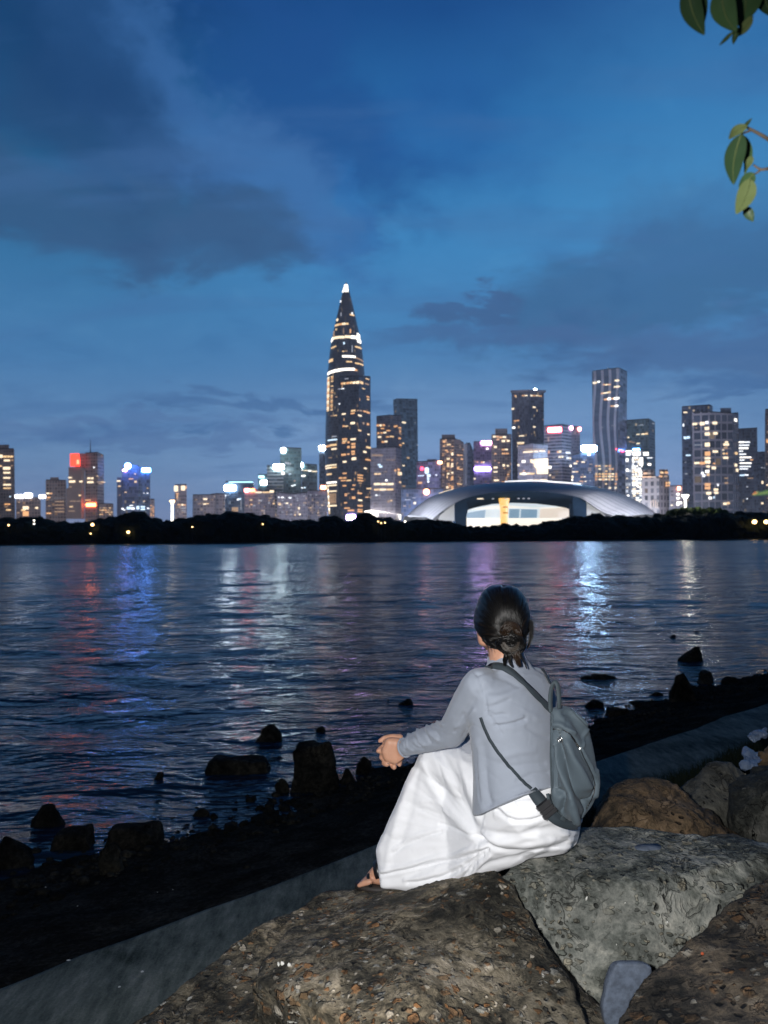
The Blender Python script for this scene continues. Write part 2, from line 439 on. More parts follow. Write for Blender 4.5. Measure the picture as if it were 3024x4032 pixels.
# ---- water
def water_mat():
    m,t,b=new_mat('sea_water'); v=t.pos()
    # long ripples with their crests across the view, chop of several sizes on top
    warp=t.vm('ADD',v,t.vm('SCALE',t.vm('SUBTRACT',t.noise(v,.35,2,.5,col=True),(.5,.5,.5)),scale=.9))
    w=t.mapv(warp,(.46,1,1),rot=(0,0,-.22)); wb=t.mapv(warp,(.40,1.1,1),rot=(0,0,.20))
    a=t.m('ADD',t.m('MULTIPLY',t.noise(w,1.9,2,.5,.2),.6),t.m('MULTIPLY',t.noise(wb,2.3,2,.5,.2),.6)); c=t.m('ADD',t.m('MULTIPLY',t.noise(w,5.2,2,.5,.2),.6),t.m('MULTIPLY',t.noise(wb,6.1,2,.5,.2),.6)); e=t.noise(w,15.,2,.5)
    far=t.noise(t.mapv(v,(.3,1,1),rot=(0,0,.08)),.55,2,.5)
    h=t.m('ADD',t.m('MULTIPLY',a,.23),t.m('ADD',t.m('MULTIPLY',c,.10),t.m('ADD',t.m('MULTIPLY',e,.018),t.m('MULTIPLY',far,.34))))
    t.put(b.inputs['Normal'],t.bump(h,1.0,1.0))
    b.inputs['Base Color'].default_value=(.006,.022,.044,1)
    s=t.node('ShaderNodeSeparateXYZ'); t.put(s.inputs[0],v)
    t.put(b.inputs['Roughness'],t.smooth(s.outputs[1],9.,120.,.13,.25)); b.inputs['IOR'].default_value=1.42
    return m
WATER=water_mat()

# ---- person
def fabric(name,col,rough=.85,weave=900,bump=.25,sheen=.2,var=.06):
    m,t,b=new_mat(name); v=t.coord()
    n=t.noise(v,35,4,.6); w=t.noise(v,weave,2,.5)
    t.put(b.inputs['Base Color'],t.mix(t.m('ADD',t.m('MULTIPLY',n,.5),t.m('MULTIPLY',w,.5)),tuple(c*(1-var) for c in col),tuple(min(1,c*(1+var)) for c in col)))
    b.inputs['Roughness'].default_value=rough; b.inputs['Specular IOR Level'].default_value=.2
    b.inputs['Sheen Weight'].default_value=sheen; b.inputs['Sheen Roughness'].default_value=.5
    t.put(b.inputs['Normal'],t.bump(w,bump,.0015)); return m
CARDI=fabric('cardigan_knit',(.29,.325,.39),.9,weave=420,bump=.5)
SKIRT=fabric('white_cotton',(.81,.825,.86),.85,sheen=.1,var=.03)
BAG=fabric('bag_nylon',(.085,.113,.136),.6,bump=.12,sheen=.05,var=.1)
BAGDARK=fabric('bag_nylon_dark',(.052,.070,.082),.65,bump=.12,sheen=.05,var=.1)
STRAP=fabric('strap_webbing',(.034,.046,.056),.7,bump=.2,sheen=.05)
BLACKP=simple('black_plastic',(.012,.012,.014),.35,noise_amt=.2)
METAL=simple('bright_metal',(.8,.8,.78),.25,metal=1.,noise_amt=.05)
SANDAL=simple('sandal_leather',(.02,.015,.013),.6,noise_amt=.3)
def skin_mat():
    m,t,b=new_mat('skin'); v=t.coord()
    n=t.noise(v,60,4,.6)
    t.put(b.inputs['Base Color'],t.mix(n,(.46,.235,.15),(.58,.32,.215)))
    b.inputs['Roughness'].default_value=.5; b.inputs['Subsurface Weight'].default_value=.15
    b.inputs['Subsurface Radius'].default_value=(.01,.004,.002); b.inputs['Subsurface Scale'].default_value=.5
    t.put(b.inputs['Normal'],t.bump(t.noise(v,500,3,.6),.15,.0008)); return m
SKIN=skin_mat()
def hair_mat(name,col,rough=.38):
    m,t,b=new_mat(name)
    n=t.noise(t.coord(),90,3,.6)
    t.put(b.inputs['Base Color'],t.mix(n,tuple(c*.6 for c in col),tuple(c*1.4 for c in col)))
    b.inputs['Roughness'].default_value=rough; b.inputs['Specular IOR Level'].default_value=.5; return m
HAIR=hair_mat('hair_black',(.004,.0036,.0034),.34)
HAIRL=hair_mat('hair_sheen',(.045,.037,.03),.4)
HAIRB=hair_mat('hair_brown',(.020,.0105,.005),.42)
EYEW=simple('eye_white',(.8,.8,.78),.2,noise_amt=.02)
LIPS=simple('lips',(.45,.14,.12),.45,noise_amt=.05)
LEAF=foliage('leaf_green',(.035,.07,.028),.3,.4)
LEAFD=foliage('leaf_dark',(.022,.045,.02),.3,.4)
LEAFY=foliage('leaf_pale',(.085,.11,.042),.25,.5)
TWIG=simple('twig_bark',(.10,.075,.05),.8)
PLASTIC=simple('white_plastic',(.14,.19,.29),.4,noise_amt=.2,nscale=10)
FLECK=simple('pale_fleck',(.6,.6,.56),.7)
# ------------------------------------------------------------------ sky (dusk)
def build_world():
    w=bpy.data.worlds.new('World'); scene.world=w; w.use_nodes=True
    t=NT(w.node_tree); bg=t.N['Background']
    d=t.coord('Generated')
    s=t.node('ShaderNodeSeparateXYZ'); t.put(s.inputs[0],d); x,y,z=s.outputs
    az=t.m('ARCTAN2',x,y); el=t.m('ARCSINE',z)
    # angles as in the photograph: az -.46..+.46, el 0..+.62
    cl=t.node('ShaderNodeCombineXYZ')                       # point on the cloud deck
    zz=t.m('ADD',t.m('MAXIMUM',z,0.),.22)
    t.put(cl.inputs[0],t.m('DIVIDE',x,zz)); t.put(cl.inputs[1],t.m('DIVIDE',y,zz))
    cv=cl.outputs[0]
    n1=t.noise(cv,1.7,6,.58,.4); n2=t.noise(cv,4.6,5,.6,.3); ns=t.noise(t.mapv(cv,(.5,2.2,1)),2.3,5,.55)
    n3=t.noise(cv,11.,5,.62,.3); nn=t.m('SUBTRACT',t.m('ADD',t.m('MULTIPLY',n1,.75),t.m('ADD',t.m('MULTIPLY',n2,.5),t.m('MULTIPLY',n3,.28))),.765)
    base=t.ramp(t.m('DIVIDE',t.m('MAXIMUM',el,0.),.7),[(0,(.165,.175,.290)),(.137,(.128,.203,.348)),(.307,(.064,.170,.34)),(.54,(.044,.184,.382)),(.70,(.020,.117,.297)),(.87,(.0093,.058,.191)),(1,(.006,.037,.134))])
    # darker towards the left, lighter to the right, high up
    hi=t.smooth(el,.15,.5)
    base=t.mix(t.m('MULTIPLY',hi,t.smooth(az,.0,-.45)),base,t.mix(1.,base,(.42,.50,.50),'MULTIPLY'))
    base=t.mix(t.m('MULTIPLY',t.smooth(el,.3,.6),t.smooth(az,.05,.42)),base,t.mix(1.,base,(2.0,1.45,1.22),'MULTIPLY'))
    glow=t.m('MULTIPLY',t.smooth(el,.27,.06),t.smooth(t.m('ABSOLUTE',t.m('SUBTRACT',az,.14)),.50,.05))
    base=t.mix(t.m('MULTIPLY',glow,.95),base,(.182,.275,.46))
    vio=t.m('MULTIPLY',t.smooth(el,.15,.02),t.smooth(t.m('ABSOLUTE',t.m('SUBTRACT',az,.16)),.36,.0))
    base=t.mix(t.m('MULTIPLY',vio,.75),base,(.240,.235,.395))
    w1=t.noise(cv,2.3,6,.6,.5); w2=t.noise(t.vm('ADD',cv,(7.3,2.1,4.)),2.9,6,.6,.5)
    az_=az; az=t.m('ADD',az,t.m('MULTIPLY',t.m('SUBTRACT',w1,.5),.30)); el_=el; el=t.m('ADD',el,t.m('MULTIPLY',t.m('SUBTRACT',w2,.5),.17))
    def blob(a0,e0,ra,re,soft=.7,k=1.5,tilt=0.):
        k*=1.5; soft*=1.15
        da=t.m('SUBTRACT',az,a0); de=t.m('SUBTRACT',el,e0)
        if tilt: de=t.m('SUBTRACT',de,t.m('MULTIPLY',da,tilt))
        da=t.m('DIVIDE',da,ra); de=t.m('DIVIDE',de,re)
        r=t.m('SQRT',t.m('ADD',t.m('MULTIPLY',da,da),t.m('MULTIPLY',de,de)))
        r=t.m('ADD',r,t.m('MULTIPLY',nn,k))
        return t.smooth(r,1+soft*.5,1-soft*.5)
    def A(tx): return math.atan((tx-1512)/FPX)
    def E(ty): return math.atan((2115-ty)/FPX)
    c=base
    def lay(msk,col,amt): 
        nonlocal c
        c=t.mix(t.m('MULTIPLY',msk,amt),c,col)
    # deep blue gap, pale cloud bank on the left with a grey underside
    lay(blob(A(1230),E(400),.15,.080,.7,1.4,-.5),(.0115,.060,.200),.75)
    lay(blob(A(1830),E(420),.08,.07,1.,1.5),(.015,.080,.25),.45)
    lay(blob(A(860),E(540),.20,.070,.6,1.5,-.56),(.036,.105,.262),.85)
    lay(blob(A(1020),E(740),.17,.060,.7,1.4,-.45),(.044,.130,.305),.75)
    lay(blob(A(450),E(560),.12,.075,.9,1.4,-.3),(.017,.052,.135),.7)
    lay(blob(A(330),E(850),.24,.056,.7,1.4,-.10),(.031,.078,.168),.85)
    lay(blob(A(760),E(1000),.14,.036,.8,1.2,.06),(.036,.086,.185),.75)
    lay(blob(A(250),E(200),.10,.05,1.,1.4,-.3),(.006,.038,.115),.6)
    lay(blob(A(1440),E(830),.022,.045,.8,1.2,-1.),(.026,.120,.31),.6)
    # grey bank on the right
    lay(blob(A(2700),E(1160),.27,.058,.6,1.3,.14),(.042,.108,.222),.80)
    lay(blob(A(2900),E(960),.14,.06,.9,1.5,.2),(.046,.128,.270),.6)
    lay(blob(A(1890),E(1195),.062,.019,.5,1.1,-.03),(.047,.100,.215),.9)
    lay(blob(A(1900),E(1330),.15,.016,.9,1.1,.05),(.053,.118,.255),.7)
    lay(blob(A(2780),E(1400),.26,.032,.9,1.2,-.10),(.058,.112,.240),.75)
    # thin low streaks
    lay(blob(A(1000),E(1615),.15,.012,.9,.9,.03),(.058,.125,.265),.75)
    lay(blob(A(2950),E(1555),.09,.012,.9,.9,.05),(.055,.12,.26),.7)
    lay(blob(A(600),E(1730),.22,.012,1.,1.,.02),(.070,.125,.265),.5)
    lay(t.m('MULTIPLY',t.smooth(ns,.50,.68),t.smooth(el,.02,.12)),(.052,.12,.27),.35)
    # mottling all over
    mot=t.m('ADD',t.m('MULTIPLY',t.noise(cv,3.4,7,.62,.6),.6),t.m('MULTIPLY',t.noise(cv,9.,6,.6,.3),.4))
    c=t.mix(t.m('MULTIPLY',t.smooth(mot,.5,.34),.42),c,t.mix(1.,c,(.68,.76,.84),'MULTIPLY'))
    c=t.mix(t.m('MULTIPLY',t.smooth(mot,.52,.68),.38),c,t.mix(1.,c,(1.45,1.26,1.14),'MULTIPLY'))
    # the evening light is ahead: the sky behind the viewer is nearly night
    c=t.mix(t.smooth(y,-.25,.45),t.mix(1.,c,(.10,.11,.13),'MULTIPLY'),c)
    # below the horizon
    c=t.mix(t.smooth(el,-.02,-.06),c,(.02,.03,.05))
    sky=t.node('ShaderNodeTexSky',sky_type='NISHITA'); sky.sun_disc=False
    sky.sun_elevation=math.radians(-3.5); sky.sun_rotation=math.radians(-70); sky.air_density=1.4; sky.dust_density=2.; sky.ozone_density=3.
    c=t.mix(1.,c,t.vm('SCALE',sky.outputs[0],scale=.05),'ADD')
    c=t.mix(1.,c,(1.12,1.3,1.36),'MULTIPLY')
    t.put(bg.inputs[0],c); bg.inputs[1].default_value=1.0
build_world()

# camera flash: the photograph was taken with one, its shadow falls to the right of the backpack
fl=bpy.data.lights.new('camera_flash','SPOT'); flo=bpy.data.objects.new('camera_flash',fl); C.objects.link(flo)
flo.location=MC @ Vector((-.17,.07,.02)); fl.energy=340; fl.shadow_soft_size=.022; fl.color=(1,.98,.955)
fl.spot_size=math.radians(112); fl.spot_blend=1.
tgt=W(1880,3020,2.5); flo.rotation_euler=(tgt-flo.location).to_track_quat('-Z','Y').to_euler()

# ------------------------------------------------------------------ water, shore, path, land
DV=Vector((.755,.656,0)); NV=Vector((-.656,.755,0))        # along the shore / out to the water
def SN(u,s,z=0): return DV*u+NV*s+Vector((0,0,z))
def wave_h(x,y):
    r=math.hypot(x,y); f=max(0,1-r/110)
    H=0
    if r>16:
        for lam,r0,r1 in ((2.6,16,110),(5.5,45,230),(11,120,700)):
            k=max(0,min(1,(r-r0)/r0))*max(0,min(1,(r1-r)/(r1*.4)))
            if k>0: H+=k*.038*lam*(noise.noise(Vector((x*.38/lam+.1*y/lam,y/lam,lam)))+.5*noise.noise(Vector((x*.8/lam-.25*y/lam,2.1*y/lam,lam+9))))
    if f==0: return H
    s=x*NV.x+y*NV.y
    near=min(1,max(0.15,(s-6.6)/6))
    q=Vector((x*.42+.06*y,y,0))
    h=noise.noise(q*.9+Vector((4,2,0)))*.075+noise.noise(q*2.1+Vector((9,1,3)))*.042
    q2=Vector((x*.8-y*.5,y*1.1+x*.3,7))
    h+=noise.noise(q2*1.3)*.018
    return h*f*near+H
def build_water():
    vs=[];fs=[]
    rr=[4.6]
    while rr[-1]<400: rr.append(rr[-1]*1.0085)
    while rr[-1]<900: rr.append(rr[-1]*1.06)
    na=300; a0,a1=-1.0,1.05
    for r in rr:
        for k in range(na+1):
            a=a0+(a1-a0)*k/na; x,y=r*math.sin(a),r*math.cos(a)
            vs.append((x,y,wave_h(x,y)))
    for i in range(len(rr)-1):
        for k in range(na):
            b=i*(na+1)+k; fs.append((b,b+1,b+na+2,b+na+1))
    # calm sheet beyond both sides
    o=mk('water',vs,fs,WATER,None,True); tag(o,kind='structure')
build_water()

def beach_z(u,s):
    z=interp([(-6,.52),(3.4,.55),(4.4,.50),(5.2,.32),(6.2,.10),(7.0,-.02),(9,-.16),(14,-.5),(30,-1.6),(80,-2.)],s)
    if s>4.2:
        k=min(1,(s-4.2)/.6)
        p=Vector((u,s,0))
        z+=k*(.05*noise.noise(p*.7)+.045*noise.noise(p*2.1)+.03*abs(noise.noise(p*6))+.012*noise.noise(p*14))
    return z
def build_shore():
    us=[-30+ i*.0 for i in range(0)]
    u=-8.; us=[]
    while u<40: us.append(u); u+=.11 if u<16 else .5
    ss=[-6,-3,0,1.5,2.5,3.4,4.0,4.25]+[4.4+.085*i for i in range(44)]+[8.4,9,10,12,15,20,30,50,80]
    vs=[SN(u,s,beach_z(u,s)) for u in us for s in ss]; n=len(ss)
    fs=[(i*n+k,(i+1)*n+k,(i+1)*n+k+1,i*n+k+1) for i in range(len(us)-1) for k in range(n-1)]
    tag(mk('beach',vs,fs,BEACH,None,True),kind='structure')
    # concrete path along the foot of the boulders
    vs=[];us=[-8+.25*i for i in range(190)]
    prof=[(3.25,.585),(3.4,.60),(3.9,.607),(4.33,.60),(4.375,.585),(4.39,.2),(3.25,.2)]
    for u in us:
        for s,z in prof:
            w=.012*noise.noise(Vector((u*1.1,s,2))) if z>.3 else 0
            if s>3.8: s-=max(0,min(.20,.20-.04*(u-1)))
            vs.append(SN(u,s+(.045*noise.noise(Vector((u*.8,s*.2,9)))+.03*noise.noise(Vector((u*3.1,s*.2,4))))*(s>3.95),z+w))
    n=len(prof)
    fs=[(i*n+k,(i+1)*n+k,(i+1)*n+(k+1)%n,i*n+(k+1)%n) for i in range(len(us)-1) for k in range(n)]
    o=mk('path',vs,fs,CONCRETE,None,False); tag(o,kind='structure')
    # soil bank behind the path, under the boulders
    vs=[];us=[-8+.2*i for i in range(230)];ss=[-6,-3,-1,0,1,1.6,2,2.4,2.8,3.1,3.35,3.5]
    for u in us:
        for s in ss:
            z=interp([(-6,.9),(2,.80),(3.1,.70),(3.5,.58)],s)+.05*noise.noise(Vector((u*1.5,s*1.5,4)))*(s<3.4)
            vs.append(SN(u,s+(.12*noise.noise(Vector((u*1.3,1,6)))+.05*noise.noise(Vector((u*5,2,6))))*(s>3),z))
    n=len(ss)
    fs=[(i*n+k,(i+1)*n+k,(i+1)*n+k+1,i*n+k+1) for i in range(len(us)-1) for k in range(n-1)]
    tag(mk('bank_ground',vs,fs,SOIL,None,True),kind='structure')
    # low dark grass along the inner edge of the path
    mb=MB(); rnd=random.Random(3)
    for i in range(30000):
        u=rnd.uniform(-3.2,1.6) if i%3==0 else rnd.uniform(1.6,9.5); s=3.12+.17*noise.noise(Vector((u*1.3,1,6)))+.06*noise.noise(Vector((u*5,2,6)))+abs(rnd.gauss(0,.14))*(-1)+.20
        if u>3.2: s+=rnd.uniform(-.22,.16)
        z=interp([(2,.80),(3.1,.70),(3.5,.59)],s)-.01
        h=rnd.uniform(.012,.04) if u<3.2 else rnd.uniform(.08,.22); a=rnd.uniform(0,2*PI); l=rnd.gauss(0,.35)
        p=SN(u,s,z); w=.004; dx=Vector((math.cos(a),math.sin(a),0)); e=Vector((-dx.y,dx.x,0))
        mid=p+Vector((0,0,h*.6))+e*l*h*.3; tip=p+Vector((0,0,h))+e*l*h
        mb.add([p-dx*w,p+dx*w,mid+dx*w*.8,mid-dx*w*.8,tip],[(0,1,2,3),(3,2,4)])
    tag(mb.build('grass',GRASS),kind='stuff')
    # far land beyond the bay
    vs=[(-6000,394.5,.1),(6000,394.5,.1),(6000,404,1.),(-6000,404,1.),(6000,9000,3),(-6000,9000,3)]
    tag(mk('far_land',vs,[(0,1,2,3),(3,2,4,5)],FARGROUND),kind='structure')
    # pale shell and litter flecks lying on the beach and path
    mb=MB(); rnd=random.Random(12)
    F=[(1242,3367,26,12),(1800,3700,0,0),(560,3835,20,7),(470,3895,16,6),(620,3230,12,8),(270,3790,20,7),(1090,3490,5,3),(180,3500,8,4),(305,3575,7,5),(680,3510,6,4),(620,3520,5,5),(590,3640,5,3),(755,3550,4,3),(1180,3345,7,4),(1350,3355,6,3),(800,3140,7,4),(1060,3020,5,3)]
    for tx,ty,w,h in F:
        if not w: continue
        zz=.61 if ty>3700 else .30
        p=WZ(tx,ty,zz); sz=w/FPX*p.y/2
        a=rnd.uniform(0,3); n=7
        mb.add([p+Vector((math.cos(a+2*PI*k/n)*sz*rnd.uniform(.6,1),math.sin(a+2*PI*k/n)*sz*rnd.uniform(.5,.9),.012)) for k in range(n)]+[p+Vector((0,0,.016))],
               [(k,(k+1)%n,n) for k in range(n)])
    tag(mb.build('shell_litter',FLECK),kind='stuff')
build_shore()

# ------------------------------------------------------------------ shore pebbles (uncountable) and single rocks
def rock_mesh(c, size, seed, kind='block', sub=4, rough=.10):
    """an irregular stone: hull of jittered points, subdivided, weathered"""
    rnd=random.Random(seed); P=[]
    sx,sy,sz=size
    if kind=='block':
        for i in (-1,1):
            for j in (-1,1):
                for k in (-1,1):
                    q=1. if k<0 else .74
                    P.append((i*q*rnd.uniform(.78,1.08),j*q*rnd.uniform(.7,1.08),k*rnd.uniform(.66,1.)))
    elif kind=='wedge':
        pk=rnd.uniform(.1,.55)
        P=[(-1,-.8,-1),(1,-.8,-1),(1,.8,-1),(-1,.8,-1),(pk,-.3,1),(pk+.35,.3,.95),(.95,0,.35),(-.3,.1,.15),(pk-.3,-.2,.72)]
    elif kind=='wedgel':
        P=[(-1,-.8,-1),(1,-.8,-1),(1,.8,-1),(-1,.8,-1),(-.3,-.3,1),(.05,.3,.95),(-.85,0,.2),(.7,.1,.0),(.3,-.2,.6)]
    elif kind=='spire':
        P=[(-1,-.9,-1),(1,-.9,-1),(.9,.9,-1),(-1,.9,-1),(-.9,-.4,.2),(.7,-.3,.1),(-.45,.1,.95),(.05,.2,1.),(.3,-.2,.75),(-.75,.1,.6)]
    elif kind=='flat':
        P=[(-1,0,-.8),(1,0,-.9),(-.5,-.9,-1),(.5,-.9,-1),(-.5,.9,-1),(.5,.9,-1),(-.75,0,.45),(-.3,.2,.75),(.05,-.1,1),(.35,.1,.8),(.7,0,.1)]
    else:
        for _ in range(26):
            v=Vector((rnd.gauss(0,1),rnd.gauss(0,1),rnd.gauss(0,1))).normalized(); P.append(tuple(v*rnd.uniform(.85,1.05)))
    bm=bmesh.new()
    for p in P: bm.verts.new((p[0]*sx,p[1]*sy,p[2]*sz))
    r=bmesh.ops.convex_hull(bm,input=bm.verts[:])
    bmesh.ops.delete(bm,geom=[g for g in set(r['geom_interior']+r['geom_unused']) if isinstance(g,bmesh.types.BMVert)],context='VERTS')
    bmesh.ops.triangulate(bm,faces=bm.faces[:])
    for _ in range(sub):
        bmesh.ops.subdivide_edges(bm,edges=[e for e in bm.edges if e.calc_length()>max(size)*.10],cuts=1,use_grid_fill=True)
        bmesh.ops.triangulate(bm,faces=bm.faces[:])
    for _ in range(2): bmesh.ops.smooth_vert(bm,verts=bm.verts[:],factor=.5,use_axis_x=True,use_axis_y=True,use_axis_z=True)
    bm.normal_update()
    m=max(size); off=Vector((seed*1.7,seed*.3,0))
    for v in bm.verts:
        q=v.co/m*1.6+off
        v.co += v.normal*m*rough*(noise.noise(q)+.6*noise.noise(q*2.3)+.35*abs(noise.noise(q*5.1))+.18*noise.noise(q*11))
        v.co += Vector(c)
    me=bpy.data.meshes.new('stone'); bm.to_mesh(me); bm.free(); return me
def shore_rock(x0,y0,x1,y1,seed,kind,label,mat=None,z=-.03,name='shore_rock',dep=.8,rough=.10,group='dark rocks at the water edge'):
    p=WZ((x0+x1)/2,y1,z); Y=p.y
    w=(x1-x0)/FPX*Y; h=(y1-y0)/FPX*Y
    hy=min(w*.42*dep,h*1.0+.1)
    h=max(h*.45,h-hy*1.1*(y1-2115)/FPX)
    hz=h/2+.12
    c=Vector((p.x,p.y+hy*.75,p.z+h/2-.12))
    me=rock_mesh(c,(w/2*(1.16 if kind=='block' else 1.06),hy,hz),seed,kind,rough=rough)
    o=mesh_obj(name,me,mat or ROCK_WET,None,True); rebase(o,(c.x,c.y,p.z-.1))
    return tag(o,label,'rock',group)
SR=[(970,2842,1105,2930,1,'wedge','pointed dark rock standing in the water beyond the long slab',-.03),
    (802,2960,1059,3057,2,'block','long dark slab rock lying in the shallow water',-.03),
    (1139,2903,1325,3108,3,'block','biggest dark block of rock at the water edge, left of the clasped hands',.02),
    (1228,2853,1291,2893,4,'round','small round rock in the water behind the biggest block',-.03),
    (567,3036,641,3082,5,'wedge','small peaked rock alone in the shallows, left of the long slab',-.03),
    (100,3052,133,3068,6,'round','tiny rock tip just breaking the water at the far left',-.03),
    (95,3159,262,3262,7,'wedgel','pyramid shaped dark rock in the shallows near the left edge',0),
    (190,3251,358,3340,8,'block','squat dark block below the pyramid rock by the left edge',.02),
    (405,3229,620,3330,9,'block','slanted dark block on the shore between squat block and gravel',.05),
    (-60,3277,112,3400,10,'round','large rounded dark boulder cut by the left edge of the photo',.05),
    (722,3176,856,3224,11,'flat','low flat dark rock half out of the water beside the slanted block',0),
    (372,3302,480,3410,12,'round','dim rounded rock on the gravel under the slanted block',.15),
    (1565,2747,1632,2782,13,'round','small round rock in the water behind the forearm',-.03),
    (1495,2754,1560,2768,14,'flat','thin flat rock awash beside the round one behind the forearm',-.03),
    (1392,2972,1468,3040,15,'round','dark rock on the water line just left of the clasped hands',.02),
    (1330,3020,1400,3080,16,'round','knobbly dark rock between biggest block and the hands',.03),
    (1080,3060,1140,3110,17,'round','small dark rock at the foot of the biggest block',.03),
    (2275,2643,2510,2688,21,'flat','long low rock in the water right of the shoulder strap',-.03),
    (2647,2540,2779,2612,22,'wedge','leaning wedge rock out in the water at right',-.03),
    (2635,2496,2671,2514,23,'round','small rock far out in the water, the nearer of two',-.03),
    (2727,2480,2768,2495,24,'round','small rock farthest out in the water at right',-.03),
    (2647,2644,2760,2800,25,'spire','tall upright dark rock at the water edge on the right',.0),
    (2751,2627,2820,2698,26,'round','paler wet rock just behind the tall upright one',-.03),
    (2845,2653,2942,2700,27,'round','rounded rock in the shallows right of the pale wet rock',-.03),
    (2985,2648,3060,2690,28,'round','rock cut by the right edge of the photo at the water line',-.03),
    (2303,2746,2398,2794,29,'round','oval rock in the shallows just right of the bag handle',-.03),
    (2392,2785,2482,2824,30,'block','lumpy rock on the water line below the oval rock',.0),
    (2516,2754,2588,2788,31,'flat','low rock in the shallows left of the tall upright one',-.03),
    (2545,2718,2650,2752,32,'flat','wide low mound awash left of the tall upright rock',-.04),
    (2575,2786,2625,2812,33,'round','small lump of rock on the shore below the low rock',.0)]
for x0,y0,x1,y1,sd,kd,lb,z in SR:
    shore_rock(x0,y0,x1,y1,sd,kd,lb,ROCK_MID if sd==26 else None,z,rough=.095)
def build_pebbles():
    rnd=random.Random(5); mb=MB()
    for i in range(2600):
        u=rnd.uniform(-4,20); s=6.75-.045*max(0,u)+rnd.gauss(0,.38)+.25*noise.noise(Vector((u*.8,1,1)))
        if u>8 and rnd.random()<.3: continue
        z=beach_z(u,s); r=rnd.uniform(.014,.036)*(1.9 if rnd.random()<.08 else 1)
        p=SN(u,s,max(z,-.02)+r*.2); n=6
        vs=[];
        for ph,k in ((.0,1),(.9,n),(1.7,n),(2.6,1)):
            for q in range(k):
                a=2*PI*q/n+ph; rr=r*rnd.uniform(.75,1.2)
                vs.append(p+Vector((math.sin(ph)*math.cos(a)*rr,math.sin(ph)*math.sin(a)*rr,math.cos(ph)*rr*.7)))
        fs=[(0,1+q,1+(q+1)%n) for q in range(n)]+[(1+q,1+n+q,1+n+(q+1)%n,1+(q+1)%n) for q in range(n)]+[(1+n+q,1+2*n,1+n+(q+1)%n) for q in range(n)]
        mb.add(vs,fs)
    tag(mb.build('pebbles',ROCK_WET,None,True),kind='stuff')
build_pebbles()

# ------------------------------------------------------------------ woods along the far shore
TOPC=[(0,2032),(145,2024),(194,2039),(312,2048),(407,2030),(493,2018),(533,2010),(583,2021),(633,2043),(750,2025),(790,2016),(912,2005),(994,2012),(1048,2018),(1107,2036),(1220,2034),(1251,2043),(1310,2027),(1369,2048),(1423,2018),(1450,2018),(1528,2030),(1618,2038),(1685,2034),(1763,2042),(1834,2065),(1900,2061),(1998,2053),(2067,2058),(2169,2042),(2256,2027),(2342,2019),(2440,2023),(2518,2027),(2588,2016),(2738,2016),(2832,2003),(3024,2006)]
def crown(mb, c, r, rnd, leaves=120, leaf=.7):
    """a leafy crown: lumpy core hidden in loose leaf clumps"""
    c=Vector(c); o=Vector((rnd.uniform(0,99),rnd.uniform(0,99),0))
    nu,nv=12,8; vs=[];
    for j in range(nv+1):
        for k in range(nu):
            ph=PI*j/nv; th=2*PI*k/nu; d=Vector((math.sin(ph)*math.cos(th),math.sin(ph)*math.sin(th),math.cos(ph)))
            q=.80+.35*noise.noise(d*1.7+o); vs.append(c+Vector((d.x*r[0],d.y*r[1],d.z*r[2]))*q)
    fs=[(j*nu+k,(j+1)*nu+k,(j+1)*nu+(k+1)%nu,j*nu+(k+1)%nu) for j in range(nv) for k in range(nu)]
    mb.add(vs,fs)
    for _ in range(leaves):
        d=Vector((rnd.gauss(0,1),rnd.gauss(0,1),rnd.gauss(.25,1))).normalized()
        q=(.80+.35*noise.noise(d*1.7+o))*rnd.uniform(.9,1.16)
        p=c+Vector((d.x*r[0],d.y*r[1],d.z*r[2]))*q
        a=Vector((rnd.gauss(0,1),rnd.gauss(0,1),rnd.gauss(0,1))).normalized(); b=a.orthogonal().normalized(); e=a.cross(b)
        s=leaf*rnd.uniform(.5,1.2)
        mb.add([p-b*s*.5,p-e*s*.28,p+b*s*.5,p+e*s*.28],[(0,1,2,3)])
def build_woods():
    rnd=random.Random(21); mb=MB()
    for row,(Y,dn) in enumerate(((404,0),(412,.12),(424,0.02),(440,.0))):
        tx=-900
        while tx<3950:
            top=W(tx,interp(TOPC,tx)+4+rnd.uniform(0,9)+dn*110*(row<2)+(14 if row==0 else 0),Y)
            r=rnd.uniform(3.,6.2)
            zt=top.z; 
            crown(mb,(top.x,Y+rnd.uniform(-3,3),zt-r*.72),(r*1.15,r,r*.78),rnd,90,.75)
            crown(mb,(top.x+rnd.uniform(-3,3),Y-2+rnd.uniform(-2,2),zt*.45),(r*1.25,r*.8,zt*.46),rnd,40,.8)
            tx+=r*1.15/Y*FPX
    # ragged skirt of mangrove along the waterline
    tx=-900
    while tx<3950:
        p=W(tx,2130,400.5); r=rnd.uniform(1.6,3.2)
        crown(mb,(p.x,400.5+rnd.uniform(0,2),r*.6),(r*1.4,1.6,r),rnd,26,.6); tx+=16
    o=mb.build('far_woods',WOODS,None,False); tag(o,kind='stuff')
build_woods()
def far_tree(tx,ty,Y,w,label,seed,mat=WOODS,cat='tree',name='broadleaf_tree'):
    rnd=random.Random(seed); top=W(tx,ty,Y); r=w/FPX*Y/2
    root=thing(name,label,cat,(top.x,Y,1.0),'trees standing above the far woods')
    mb=MB(); h=r*.62
    crown(mb,(top.x,Y,top.z-h),(r,r*.9,h),rnd,260,.7)
    for _ in range(5): 
        a=rnd.uniform(0,2*PI); crown(mb,(top.x+math.cos(a)*r*.55,Y+math.sin(a)*r*.4,top.z-h*rnd.uniform(.8,1.25)),(r*.5,r*.5,h*.55),rnd,90,.6)
    mb.build('crown',mat,root)
    t=MB(); t.tube([(top.x,Y,1),(top.x+.2,Y,top.z*.35),(top.x-.1,Y,top.z-h*1.2)],[.45,.35,.2],8); t.build('trunk',BARK,root)
